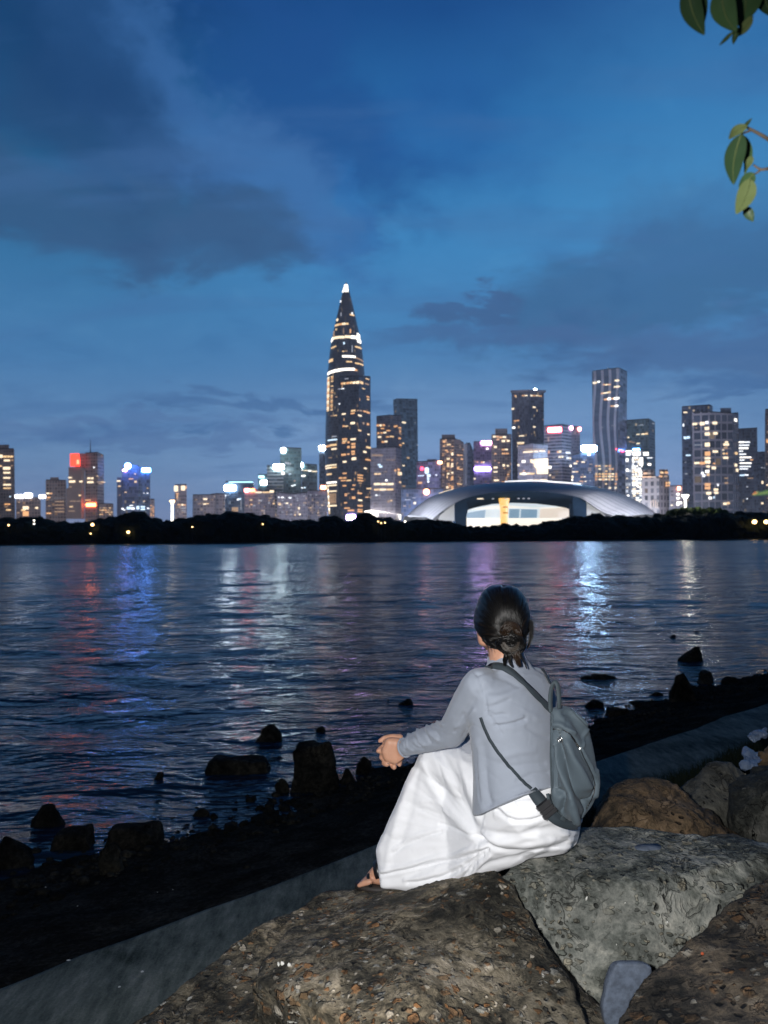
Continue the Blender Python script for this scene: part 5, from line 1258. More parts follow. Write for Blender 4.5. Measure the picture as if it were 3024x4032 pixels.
    panel('ceiling_sweep',[(1850,2006),(1930,1993),(2000,1990),(2100,2000),(2180,2000),(2230,1996),(2120,2003),(2010,2000),(1930,2004)],emit('hall_ceiling',(1,.95,.85),1.),2)
    for x in (1950,2048,2120): panel('mullion',[(x-1.6,1996),(x+1.6,1996),(x+1.6,2042),(x-1.6,2042)],hallw,1.5)
    # yellow lit column, flaring at top
    cx=W(1985,2000,655); mb=MB()
    mb.loft([[Vector((W(x,y,655).x*0+W(1985,y,655).x+math.cos(2*PI*k/16)*r,655+math.sin(2*PI*k/16)*r,W(1985,y,655).z)) for k in range(16)] for y,r in ((2085,3.4),(2050,3.1),(2000,3.5),(1975,4.3),(1966,4.7),(1962,4.7)) for x in (0,)])
    cl=mb.build('lit_column',yel,root,True)
    for y in (1997,2019): 
        mb=MB(); p=W(1990,y,650.5); mb.box((p.x-1.9,650.2,p.z-.35),(p.x+1.9,651.9,p.z+.35)); mb.build('column_grille',simple('grille_%d'%y,(.3,.14,.03),.6),cl)
    # lit side lobes under the shell
    panel('lit_side_glazing',[(1726,2046),(1734,2028),(1764,2004),(1790,1985),(1790,2052)],halls,-24)
    panel('lit_side_glazing',[(2309,1978),(2340,1999),(2370,2018),(2384,2030),(2309,2040)],halls,-24)
    # bright foot of the shell on the left
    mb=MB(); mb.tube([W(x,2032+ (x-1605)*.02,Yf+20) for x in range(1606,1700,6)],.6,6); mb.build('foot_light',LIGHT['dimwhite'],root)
hall()
# floodlights at the foot of the hall wash its metal shell
for tx,Yl,e in ((1640,600,10000),(1830,575,21000),(2060,570,20000),(2290,575,21000),(2480,600,15000)):
    L=bpy.data.lights.new('hall_floodlight','POINT'); L.energy=e; L.color=(1,.95,.88); L.shadow_soft_size=1.5
    lo=bpy.data.objects.new('hall_floodlight',L); C.objects.link(lo); q=W(tx,2060,Yl); lo.location=(q.x,Yl,6)

# added unseen fill lamps behind the woods: they brighten the city's lower storeys
for tx,Yl,e,c in ((60,600,1.9,(1,.80,.72)),(330,600,1.7,(.95,.75,.78)),(640,590,.9,(.75,.82,1)),(960,590,1.0,(.68,.86,1)),(1240,600,2.4,(.80,.84,1)),(1500,640,3.2,(.80,.84,1)),(1720,790,1.6,(.72,.74,1)),(1960,800,2.,(.75,.74,1)),(2250,800,2.2,(.74,.80,1)),(2480,790,1.6,(.70,.82,1)),(2660,600,3.2,(.85,.86,1)),(2960,600,3.,(.80,.84,1))):
    L=bpy.data.lights.new('facade_fill','POINT'); L.energy=e*.95e5; L.color=c; L.shadow_soft_size=3.
    lo=bpy.data.objects.new('facade_fill',L); C.objects.link(lo); q=W(tx,2060,Yl); lo.location=(q.x,Yl,7)

# ------------------------------------------------------------------ haze over the bay
hm=bpy.data.materials.new('haze_air'); hm.use_nodes=True
for nd in list(hm.node_tree.nodes):
    if nd.type!='OUTPUT_MATERIAL': hm.node_tree.nodes.remove(nd)
pv=hm.node_tree.nodes.new('ShaderNodeVolumePrincipled'); pv.inputs['Color'].default_value=(.86,.9,1,1); pv.inputs['Density'].default_value=.00006; pv.inputs['Anisotropy'].default_value=.2
hm.node_tree.links.new(pv.outputs[0],[n for n in hm.node_tree.nodes if n.type=='OUTPUT_MATERIAL'][0].inputs['Volume'])
if HAZE:
    mb=MB(); mb.box((-1500,-30,-4),(1500,2100,430)); tag(mb.build('haze',hm),kind='stuff')
# ------------------------------------------------------------------ foreground boulders
def boulder(name,label,P,mat,voxel=.02,amp=.022,seed=1,smooth=4,extra=None,freq=3.0):
    """P: world points of an irregular hull; weathered with several sizes of relief"""
    mb=MB(); mb.hull([(Vector(p),0) for p in P])
    if extra:
        for e in extra: mb.hull([(Vector(p),0) for p in e])
    me=remesh(mb.mesh(),voxel,smooth,.5)
    off=Vector((seed*3.7,seed*1.3,seed))
    def fn(p,n):
        q=p*freq+off
        r=noise.noise(q)+.55*noise.noise(q*2.2)+.35*noise.noise(q*4.7)-.35*abs(noise.noise(q*3.1+Vector((7,7,7))))
        r+=.28*noise.noise(q*9.5)+.16*noise.noise(q*19)+.12*noise.noise(q*34)
        r+=.55*(.5-2*abs(noise.noise(q*1.6+Vector((3,9,1)))))
        ck=noise.noise(q*.75+Vector((1,5,8))+Vector((.12,.12,.12))*noise.noise(q*3.))
        r-=1.3*math.exp(-(ck/.022)**2)*max(0,min(1,3*noise.noise(q*.5+Vector((4,4,9)))))
        return amp*r
    displace(me,fn)
    o=mesh_obj(name,me,mat,None,True)
    c=sum((Vector(p) for p in P),Vector())/len(P); rebase(o,(c.x,c.y,min(p[2] for p in P)))
    return tag(o,label,'boulder',group='boulders under and around the woman')
def G(p,z=.55,k=0.): return (p[0]+k*0,p[1],z)
zt_=1.575
# brown conglomerate boulder under the feet: nearly flat top, steep sides
top1=[WZ(430,4060,1.50),WZ(640,3930,1.52),WZ(841,3785,1.54),WZ(1085,3612,1.555),WZ(1300,3508,1.56),WZ(1480,3492,1.565),WZ(1620,3505,1.57),WZ(1735,3520,1.575)]
near1=[Vector((-.75,1.35,1.42)),Vector((-.2,1.1,1.5)),Vector((.45,1.15,1.52)),Vector((.62,1.45,1.53))]
right1=[WZ(2075,3640,1.60),WZ(2120,3775,1.58),WZ(2260,3880,1.56),WZ(2400,4010,1.53)]
knob=[W(1400,3522,2.58),W(1745,3528,2.47),W(1850,3476,2.43),W(1945,3432,2.39),W(2022,3478,2.34),W(2066,3600,2.24),W(2105,3765,2.10),W(2250,3892,1.98),W(2330,4060,1.84),W(1500,4090,1.74),W(1000,3860,2.04),W(1130,3660,2.32)]
low1=[(-.95,1.2,.5),(-.80,2.2,.5),(-.25,3.0,.5),(.35,2.85,.5),(.75,2.2,.5),(.75,1.1,.5),(-.2,.95,.5)]
b1=boulder('boulder','large brown conglomerate boulder under the skirt hem and sandal',top1+near1+right1+[WZ(1990,3560,1.60)]+low1,ROCK_BROWN,.0095,.017,1,smooth=3,extra=[knob+[Vector((p.x,p.y,p.z-.45)) for p in knob]])
# grey green seat boulder: flat ledge and steep front face
back2=[WZ(2150,3285,1.765),WZ(2290,3258,1.775),WZ(2450,3248,1.785),WZ(2600,3272,1.785),WZ(2820,3292,1.78),WZ(3060,3325,1.78)]
front2=[WZ(1965,3452,1.755),WZ(2080,3442,1.76),WZ(2250,3436,1.765),WZ(2400,3452,1.765),WZ(2530,3478,1.76),WZ(2690,3440,1.77),WZ(2900,3384,1.78),WZ(3080,3360,1.79)]
foot2=[Vector((.30,2.30,1.2)),Vector((.42,2.13,.9)),Vector((.62,2.08,.6)),Vector((.95,2.05,.6)),Vector((1.4,2.15,.6))]
b2=boulder('boulder','grey green boulder the woman sits on, with flat ledge and pale front',back2+front2+foot2+[(.2,2.7,.6),(1.6,2.8,.6),(.50,2.24,1.45),(.66,2.2,1.42),(.95,2.18,1.42),(1.35,2.28,1.5)],ROCK_GREY,.0095,.010,2,smooth=2)
# streaked boulder at the bottom right corner
top3=[WZ(3080,3420,1.80),WZ(2950,3505,1.76),WZ(2800,3652,1.72),WZ(2715,3730,1.70),WZ(2560,3832,1.68),WZ(2485,3905,1.66),WZ(2395,4040,1.64)]
b3=boulder('boulder','brown streaked boulder with white flecks in the bottom right corner',top3+[(.5,1.1,1.5),(1.3,1.0,1.7),(1.6,1.6,1.80),(.4,1.35,1.55),(.45,1.2,.6),(1.4,1.0,.6),(1.5,2.0,.6),(.75,1.9,.6),(1.15,1.45,1.80),(.8,1.35,1.74)],ROCK_STREAK,.0095,.014,3,smooth=3)
# tan boulder behind the seat
def at(tx,ty,Y): return W(tx,ty,Y)
b4=boulder('boulder','tan brown boulder right behind the backpack, rounded hump on top',[at(2300,3290,2.9),at(2350,3200,2.9),at(2400,3110,3.0),at(2480,3082,3.05),at(2560,3068,3.05),at(2600,3062,3.05),at(2660,3098,3.05),at(2740,3125,3.1),at(2810,3195,3.1),at(2920,3285,3.05),at(2960,3330,3.0),at(2500,3180,2.82),at(2700,3220,2.82),at(2700,3330,2.75),at(2400,3330,2.75),(.75,3.5,.6),(1.3,3.6,.6),(.75,2.85,.9),(1.4,2.9,.9),at(2600,3090,3.35)],ROCK_TAN,.015,.028,4,freq=4.)
b5=boulder('boulder','grey boulder with a smooth sloping top between tan and dark boulders',[at(2640,3110,3.35),at(2700,3055,3.4),at(2765,3015,3.4),at(2835,2993,3.45),at(2900,3008,3.45),at(2960,3030,3.5),at(2880,3200,3.25),at(2760,3150,3.22),at(2930,3260,3.2),(1.25,3.3,.7),(1.75,3.9,.7),(1.9,3.2,.7),(1.35,4.,.7),at(2700,3250,3.2)],ROCK_MID,.018,.026,5)
b6=boulder('boulder','dark mossy boulder cut off by the right edge of the photo',[at(2850,3085,3.2),at(2900,3040,3.25),at(2960,3015,3.3),at(3100,2995,3.35),at(3160,3040,3.1),at(3150,3330,2.95),at(2960,3290,2.95),at(2870,3190,3.05),(1.6,3.0,.6),(2.1,3.0,.6),(2.1,3.7,.6),(1.55,3.6,.6)],ROCK_DARK,.018,.030,6)
b7=boulder('boulder','small dark stone wedged under the dark boulder on the ledge edge',[at(2740,3312,2.80),at(2790,3288,2.83),at(2880,3278,2.86),at(2980,3296,2.85),at(3000,3325,2.78),at(2860,3325,2.75),at(2860,3340,2.9),(1.3,2.9,1.2),(1.4,2.85,1.2)],ROCK_MID,.012,.012,7)
b8=boulder('boulder','far grey boulder in shadow at the right edge above the dark one',[at(2990,2960,4.1),at(3030,2900,4.2),at(3200,2860,4.3),at(3250,3050,4.0),at(2985,3050,4.0),(2.0,4.0,.6),(2.6,4.4,.6),(2.5,3.9,.6)],ROCK_TAN,.025,.03,8)
# blue grey slab standing in the gap
s=[(2385,4080),(2372,3960),(2388,3880),(2418,3800),(2440,3788),(2520,3792),(2556,3800),(2573,3820),(2570,3850),(2520,3900),(2480,3950),(2470,4080)]
mb=MB(); mb.loft([[W(x,y,2.0)+Vector((0,.035,-.012)) for x,y in s],[W(x,y,2.0) for x,y in s]])
me=remesh(mb.mesh(),.008,3); displace(me,lambda p,n:.004*fbm(p,14,3)); o=mesh_obj('slate_slab',me,SLATE,None,True); rebase(o,W(2450,4060,1.97)); tag(o,'smooth blue grey slab wedged between the grey and the streaked boulder','stone')
# bluish wet patch on the ledge
mb=MB(); pts=[]
bv2=BVHTree.FromPolygons([b2.matrix_world@v.co+b2.location*0 for v in b2.data.vertices],[tuple(p.vertices) for p in b2.data.polygons]) if False else BVHTree.FromPolygons([v.co+b2.location for v in b2.data.vertices],[tuple(p.vertices) for p in b2.data.polygons])
out=[(2498,3338),(2508,3330),(2530,3327),(2560,3327),(2585,3325),(2602,3334),(2600,3344),(2585,3347),(2560,3349),(2530,3350),(2508,3346)]
P=[q[0] for q in conform(bv2,spline(out+[out[0]],4)[:-1],.003)]
if len(P)>8:
    c=sum(P,Vector())/len(P); vs=P+[c+Vector((0,0,.004))]+[p-Vector((0,0,.02)) for p in P]; n=len(P)
    o=mk('wet_patch',vs,[(k,(k+1)%n,n) for k in range(n)]+[(n+1+k,n+1+(k+1)%n,(k+1)%n,k) for k in range(n)],SLATE,None,True); rebase(o,c); tag(o,'small flat blue grey patch on the ledge of the seat boulder','stain')
# white leaf-like flecks on boulders
bvs=[BVHTree.FromPolygons([v.co+b.location for v in b.data.vertices],[tuple(p.vertices) for p in b.data.polygons]) for b in (b1,b2,b3)]
mb=MB()
for k,x,y,w,h,a in [(1,2310,3537,8,16,.4),(1,2625,3632,5,8,.2),(1,2427,3718,4,5,0),(0,1113,3797,16,10,.1),(0,1098,3800,8,14,.3),(0,1139,3802,14,7,-.4),(1,2460,3555,4,6,.3)]:
    q=conform(bvs[k],[(x,y)],.004)
    if not q: continue
    p,nr=q[0]; s_=p.y/FPX/2; t1=Vector((math.cos(a),0,-math.sin(a))); t1=(t1-nr*t1.dot(nr)).normalized(); t2=nr.cross(t1)
    n=9; mb.add([p+t1*math.cos(2*PI*i/n)*w*s_+t2*math.sin(2*PI*i/n)*h*s_*1.2 for i in range(n)]+[p+nr*.006]+[p-nr*.01+t1*math.cos(2*PI*i/n)*w*s_*.8+t2*math.sin(2*PI*i/n)*h*s_ for i in range(n)],[(i,(i+1)%n,n) for i in range(n)]+[(n+1+i,n+1+(i+1)%n,(i+1)%n,i) for i in range(n)])
tag(mb.build('petal_litter',FLECK,None,True),kind='stuff')
q=conform(bvs[2],[(2767,3759)],.002)
if q:
    p,nr=q[0]; mb=MB(); mb.sphere(p+nr*.001,(.0045,.003,.004)); o=mb.build('orange_fleck',simple('orange_bit',(.34,.06,.015),.6),None,True); rebase(o,p); tag(o,'tiny orange scrap on the streaked boulder','litter')
# crumpled white plastic bag behind the dark boulder
def plastic(pts,Y,label,seed):
    mb=MB(); mb.hull([(W(x,y,Y+d),.01) for x,y,d in pts]); me=remesh(mb.mesh(),.012,2)
    displace(me,lambda p,n:.05*fbm(p+Vector((seed,0,0)),9,4)-.01); o=mesh_obj('plastic_bag',me,PLASTIC,None,False); c=W(pts[0][0],pts[0][1],Y); rebase(o,c); tag(o,label,'plastic bag','crumpled plastic bags behind the boulders')
plastic([(2915,3000,0),(2935,2960,.1),(2990,2965,.1),(3005,2990,0),(2975,3015,-.05),(2930,3015,-.05)],4.05,'crumpled bluish white plastic bag lying behind the dark boulder',1)
plastic([(2945,2905,0),(2980,2880,.1),(3015,2865,.1),(3020,2895,0),(2970,2920,-.05)],4.35,'thin crumpled plastic bag higher up at the right edge',5)

# ------------------------------------------------------------------ the woman
FV=Vector((-.77,.64,0)).normalized(); RV=Vector((.64,.77,0)).normalized(); UP=Vector((0,0,1))
Lsh=W(1886,2702,2.40); Rsh=W(2105,2690,2.62)
Lel=W(1778,2885,2.56); Lwr=W(1590,2945,2.71)
Rel=W(1872,2838,2.80); Rwr=W(1612,2925,2.82)
Lhip=W(2050,3220,2.43); Rhip=W(2150,3200,2.60)
Lkn=W(1722,3005,2.72); Rkn=W(1812,2955,2.83)
Lan=W(1512,3412,2.72); Ran=W(1600,3440,2.86)
neck=W(1982,2600,2.50)
person=thing('person','woman in grey cardigan and long white skirt sitting on a boulder, hands clasped','person',WZ(2080,3345,1.77))
# --- body, one continuous surface
mb=MB(); S=lambda p,r:(Vector(p),r)
hc=W(1980,2440,2.545)
mb.sphere(hc,(.074,.082,.094),20,14)
FD=Vector((-.40,.92,0)).normalized(); FR=Vector((.92,.40,0)).normalized()     # where she looks / her right
mb.hull([S(hc+FD*.05+UP*-.02,.062),S(hc+FD*.062+UP*-.075,.036),S(hc+UP*-.05,.065)])
mb.hull([S(hc+FD*.062+UP*-.075,.036),S(hc+FD*.078+UP*-.098,.020),S(hc+UP*-.06,.055)])
for sgn in (-1,1): # cheeks, ears, jaw
    mb.hull([S(hc+FD*.062+FR*sgn*.034+UP*-.035,.028),S(hc+FD*.045+FR*sgn*.045+UP*-.07,.022)])
    mb.hull([S(hc+FR*sgn*.072+UP*-.005-FD*.002,.012),S(hc+FR*sgn*.070+UP*-.045+FD*.004,.009),S(hc+FR*sgn*.076+UP*-.02-FD*.014,.008)],1)
mb.hull([S(hc+FD*.102+UP*-.012,.008),S(hc+FD*.122+UP*-.045,.010),S(hc+FD*.10+UP*-.048,.014)],1)      # nose
mb.hull([S(hc+FD*.100+UP*-.070+FR*-.016,.006),S(hc+FD*.104+UP*-.070,.009),S(hc+FD*.100+UP*-.070+FR*.016,.006)],1)
mb.hull([S(hc+UP*-.06-FD*.01,.056),S(neck,.050)]); mb.hull([S(neck,.050),S(neck+UP*-.06,.050)])
chest=W(2025,2830,2.5); belly=W(2055,3080,2.5); pel=W(2085,3230,2.5)
mb.hull([S(neck+UP*-.09,.045),S(Lsh+RV*.05-UP*.03,.035),S(Rsh-RV*.05-UP*.03,.035),S(chest,.08)])
mb.hull([S(chest-RV*.05,.08),S(chest+RV*.05,.08),S(belly-RV*.04,.08),S(belly+RV*.04,.08)])
mb.hull([S(belly-RV*.04,.08),S(belly+RV*.04,.08),S(pel-RV*.05,.075),S(pel+RV*.05,.075)])
for sh,el,wr in ((Lsh,Lel,Lwr),(Rsh,Rel,Rwr)):
    mb.hull([S(sh-UP*.02,.035),S(el,.03)]); mb.hull([S(el,.03),S(wr,.022)])
for hp,kn,an in ((Lhip,Lkn,Lan),(Rhip,Rkn,Ran)):
    mb.hull([S(hp,.06),S(kn-UP*.02,.042)]); mb.hull([S(kn-UP*.02,.042),S(kn.lerp(an,.35),.045)]); mb.hull([S(kn.lerp(an,.35),.045),S(an,.030)])
mb.hull([S(pel-RV*.05,.075),S(Lhip,.06)]); mb.hull([S(pel+RV*.05,.075),S(Rhip,.06)])
# feet
def foot(an,heel,ball,toe,side):
    mb.hull([S(an,.030),S(heel,.026),S(ball,.022)],2)
    for i in range(5):
        o=side*(i-2)*.0155; ln=(1.,.97,.9,.8,.68)[i if True else i]
        mb.hull([S(ball+o-UP*.004,.0125),S(ball+(toe-ball)*ln*.6+o-UP*.003,.0105),S(ball+(toe-ball)*ln+o-UP*.008,.0085)],1)
Lheel=W(1590,3470,2.70); Lball=W(1466,3452,2.73); Ltoe=W(1424,3462,2.735)
fd=(Lball-Lheel).normalized(); fs_=fd.cross(UP).normalized()
foot(Lan,Lheel,Lball,Ltoe,fs_)
foot(Ran,W(1690,3480,2.84),W(1560,3465,2.88),W(1515,3470,2.89),fs_)
# hands: left hand laid over the right, fingers laced and curling under
H=lambda x,y,Y:W(*zt(9,x,y),Y)
mb.hull([S(Lwr,.021),S(H(640,700,2.725),.021),S(H(660,860,2.725),.019)])
mb.hull([S(H(630,690,2.725),.019),S(H(490,680,2.72),.017),S(H(410,850,2.718),.0145),S(H(445,960,2.718),.0135),S(H(600,1010,2.72),.015),S(H(690,920,2.725),.017)])
# left fingers bend away from the knuckles and pass between the right fingers
for a,b_,c in (((395,800),(350,830),(370,900)),((400,880),(352,915),(380,960)),((430,960),(385,1000),(420,1040)),((520,1010),(500,1060),(540,1080))):
    mb.chain([S(H(*a,2.722),.0098),S(H(*b_,2.745),.0088),S(H(*c,2.775),.0078)],1)
mb.chain([S(H(560,640,2.722),.012),S(H(470,640,2.735),.0105),S(H(400,690,2.745),.0092)],1)            # left thumb lies along the top
# right hand: palm behind, thumb on top, four fingertips curling round below
mb.hull([S(Rwr,.021),S(H(640,720,2.80),.02),S(H(620,900,2.80),.02)])
mb.hull([S(H(640,700,2.795),.019),S(H(480,740,2.79),.016),S(H(420,900,2.785),.015),S(H(560,1010,2.785),.016),S(H(690,960,2.79),.016)])
mb.chain([S(H(690,580,2.785),.0125),S(H(520,572,2.775),.0108),S(H(395,592,2.765),.0098),S(H(310,652,2.76),.0085)],1)
for J in ([(470,720,2.77,.0110),(370,765,2.752,.0112),(300,822,2.742,.0106),(282,838,2.738,.0100)],
          [(450,880,2.775,.0105),(365,915,2.752,.0102),(335,955,2.738,.0098),(350,972,2.734,.009)],
          [(500,980,2.775,.0110),(425,1005,2.745,.0116),(395,1066,2.728,.0118),(440,1086,2.72,.0112)],
          [(590,1010,2.775,.0110),(562,1055,2.745,.0114),(555,1120,2.728,.0118),(576,1140,2.722,.0112)],
          [(690,990,2.78,.0100),(690,1045,2.76,.0098),(676,1092,2.748,.0094)]):
    mb.chain([S(H(x,y,Y),r) for x,y,Y,r in J],1)
me=remesh(mb.mesh(),.0036,3,.5)
body=mesh_obj('body',me,SKIN,person,True)
# eyes, lips, nails, ring
for sgn in (-1,1):
    mb=MB(); mb.sphere(hc+FD*.086+FR*sgn*.031+UP*.002,.0115,12,8); e=mb.build('eye',EYEW,person,True)
    mb=MB(); mb.sphere(hc+FD*.0935+FR*sgn*.031+UP*.002,.0055,10,6); mb.build('iris',HAIRB,e,True)
mb=MB(); mb.hull([S(hc+FD*.1085+UP*-.070,.0055),S(hc+FD*.103+UP*-.070+FR*.017,.0035),S(hc+FD*.103+UP*-.070-FR*.017,.0035)],1); mb.build('lips',LIPS,person,True)
bvb=BVHTree.FromPolygons([v.co+person.location for v in body.data.vertices],[tuple(p.vertices) for p in body.data.polygons])
rp=H(470,1070,2.725); mb=MB()
ringc=H(418,1040,2.736); rd=(H(395,1075,2.728)-H(420,1010,2.745)).normalized(); ra=rd.orthogonal().normalized(); rb=rd.cross(ra)
mb.tube([ringc+(ra*math.cos(2*PI*k/20)+rb*math.sin(2*PI*k/20))*.0108 for k in range(21)],.0012,6,False)
q=conform(bvb,[zt(9,466,1064)],.001)
if q: mb.sphere(q[0][0],.0026,8,6)
mb.build('ring',METAL,person,True)

# --- cardigan: torso and both sleeves in one knitted surface
mb=MB()
lv=[(2576,1990,.060,.058,2.515),(2590,1992,.060,.058,2.51),(2608,1997,.067,.060,2.50),(2632,2000,.100,.070,2.50),(2660,2003,.158,.086,2.50),(2700,2008,.190,.102,2.50),(2760,2016,.192,.112,2.50),(2850,2028,.186,.118,2.50),(2950,2040,.180,.122,2.50),(3050,2052,.180,.130,2.49),(3130,2064,.186,.142,2.485),(3200,2076,.194,.152,2.48),(3260,2084,.198,.155,2.48)]
hem=[(1700,3222),(1893,3212),(1960,3176),(2020,3146),(2065,3124),(2100,3113),(2140,3103),(2170,3100),(2300,3098)]
rings=[]
for ty,tx,a,b_,Y in lv:
    c=W(tx,ty,Y); R=[]
    for k in range(48):
        an=2*PI*k/48; e=.86
        ca=math.copysign(abs(math.cos(an))**e,math.cos(an)); sa=math.copysign(abs(math.sin(an))**e,math.sin(an))
        p=c+RV*a*ca+FV*b_*sa
        if ty<2615: p.z+=.008*((p-c).dot(-FV)/b_)
        if 2615<ty<2700: p.z-= .10*max(0,abs(ca)-.25)*(.19-0)*(a/.19)
        R.append(p)
    rings.append(R)
# lower edge follows the slanted hem
for R in rings[-4:]:
    for p in R:
        x,y=px(p); zmin=W(x,interp(hem,x),p.y).z
        if p.z<zmin: p.z=zmin
mb.loft(rings)
mb.hull([S(Lsh+RV*.035+UP*-.005,.058),S(Lsh,.056),S(Lsh.lerp(Lel,.3),.057)]); mb.hull([S(Lsh.lerp(Lel,.3),.057),S(Lel,.049)])
mb.hull([S(Lsh+RV*.05+UP*-.09,.05),S(Lsh.lerp(Lel,.25)+UP*-.02,.05)])
mb.hull([S(Lel,.050),S(Lel.lerp(Lwr,.5),.041)]); 
cuff=Lel.lerp(Lwr,.93); mb.hull([S(Lel.lerp(Lwr,.5),.041),S(cuff,.033)])
mb.hull([S(Rsh-RV*.035,.056),S(Rsh,.055)]); mb.hull([S(Rsh,.055),S(Rel,.046)]); mb.hull([S(Rel,.046),S(Rel.lerp(Rwr,.93),.034)])
me=remesh(mb.mesh(),.0055,6,.5)
z7=lambda L:[zt(7,*p) for p in L]
z9=lambda L:[zt(9,*p) for p in L]
L_=[(z7([(830,992),(900,985),(950,976),(1005,955)]),7,-.0045),(z7([(830,975),(900,966),(990,940)]),8,.003),(z7([(780,940),(830,938),(880,922)]),7,-.002),
  (z7([(700,672),(728,690),(752,760),(772,830),(778,905)]),3.5,-.0028),(z7([(800,860),(880,815),(990,765)]),14,.0025),(z7([(720,690),(790,672),(850,650)]),6,-.002),
  (z7([(720,1090),(735,1250),(750,1480)]),16,.003),(z7([(760,1120),(790,1300),(790,1450)]),18,-.002),(z7([(850,1410),(950,1370),(1040,1335)]),10,-.0015),
  (z7([(745,1475),(880,1425),(1000,1380)]),3,-.002),
  (z9([(850,510),(800,650),(830,780),(930,830)]),4,.0035),(z9([(800,560),(770,660),(780,780)]),3,-.003),(z9([(1010,420),(1000,540),(1060,650),(1140,715)]),4.5,.0040),(z9([(960,470),(950,580),(1010,690),(1080,750)]),4,-.0036),
  (z9([(1185,320),(1195,440),(1290,560),(1400,640)]),4.5,.0040),(z9([(1130,370),(1150,480),(1210,600),(1260,680)]),4,-.0034),(z9([(1340,240),(1390,310),(1480,350)]),5,.0040),(z9([(1250,330),(1320,440),(1420,560)]),3,-.0032),(z9([(1255,300),(1330,380),(1450,440)]),3.5,.002),
  (z9([(1040,650),(1100,720),(1200,730)]),4,.0028),(z9([(720,560),(670,660),(720,770),(800,850)]),2.2,-.0018),(z9([(900,700),(1000,780),(1130,800)]),4,-.002)]
L_+=[(z7(q),w,h) for q,w,h in [([(775,905),(830,930),(900,930)],5,-.003),([(772,915),(820,970),(870,1040)],5,-.0028),([(775,880),(840,870),(910,840)],6,-.0022),
  ([(690,985),(660,1010),(640,1060)],5,-.003),([(640,930),(620,980),(590,1030)],6,-.003),([(700,900),(660,960),(600,1000)],8,.003),([(720,800),(690,870),(640,930)],10,-.002),
  ([(860,1180),(960,1150),(1060,1140)],12,.0022),([(900,1240),(1000,1225),(1120,1215)],9,-.002),([(960,1320),(1050,1280),(1140,1270)],7,-.0022),([(1020,1000),(1080,1040),(1140,1060)],9,-.002),([(1000,900),(1080,950),(1140,960)],10,.0018),
  ([(720,1130),(728,1300),(745,1440)],5,-.002),([(770,1250),(780,1380),(800,1450)],8,-.0022),([(830,700),(900,720),(960,760)],9,-.0016),([(1000,690),(1060,690),(1110,720)],8,.0015)]]
strokes(me,[(a,w,h*1.75) for a,w,h in L_])
def cw(p,n):
    q=Vector((p.x*9,p.y*9,p.z*17)); g=max(0,1-abs(noise.noise(q+Vector((3,1,4))))*7)**2*max(0,noise.noise(p*4+Vector((8,8,2)))+.15)
    return .0020*noise.noise(Vector((p.x*14,p.y*14,p.z*9)))+.0008*noise.noise(p*40)-.0034*g
displace(me,cw)
cardi=mesh_obj('cardigan',me,CARDI,person,True)
bvc=BVHTree.FromPolygons([v.co+person.location for v in cardi.data.vertices],[tuple(p.vertices) for p in cardi.data.polygons])
# cuff edge
def hoop(mb,c,d,r,w,n=28):
    d=d.normalized(); a=d.orthogonal().normalized(); b_=d.cross(a)
    mb.tube([c+(a*math.cos(2*PI*k/n)+b_*math.sin(2*PI*k/n))*r for k in range(n+1)],w,6,False)
mb=MB(); hoop(mb,cuff+(Lwr-Lel).normalized()*.012,Lwr-Lel,.0315,.0035); mb.build('cuff',CARDI,cardi,True)

# --- skirt: one draped surface over both legs, down to the rock
mb=MB()
hipL=W(2060,3190,2.42); hipR=W(2180,3150,2.62)
nearh=[W(1503,3492,2.66),W(1600,3500,2.64),W(1733,3513,2.60),W(1841,3468,2.53),W(2005,3386,2.46),W(2120,3362,2.43)]
farh=[W(1520,3470,2.90),W(1650,3480,2.95),W(1850,3420,2.95),W(2100,3330,2.85)]
kn=[S(Lkn+UP*.012,.066),S(Rkn+UP*.0,.064)]
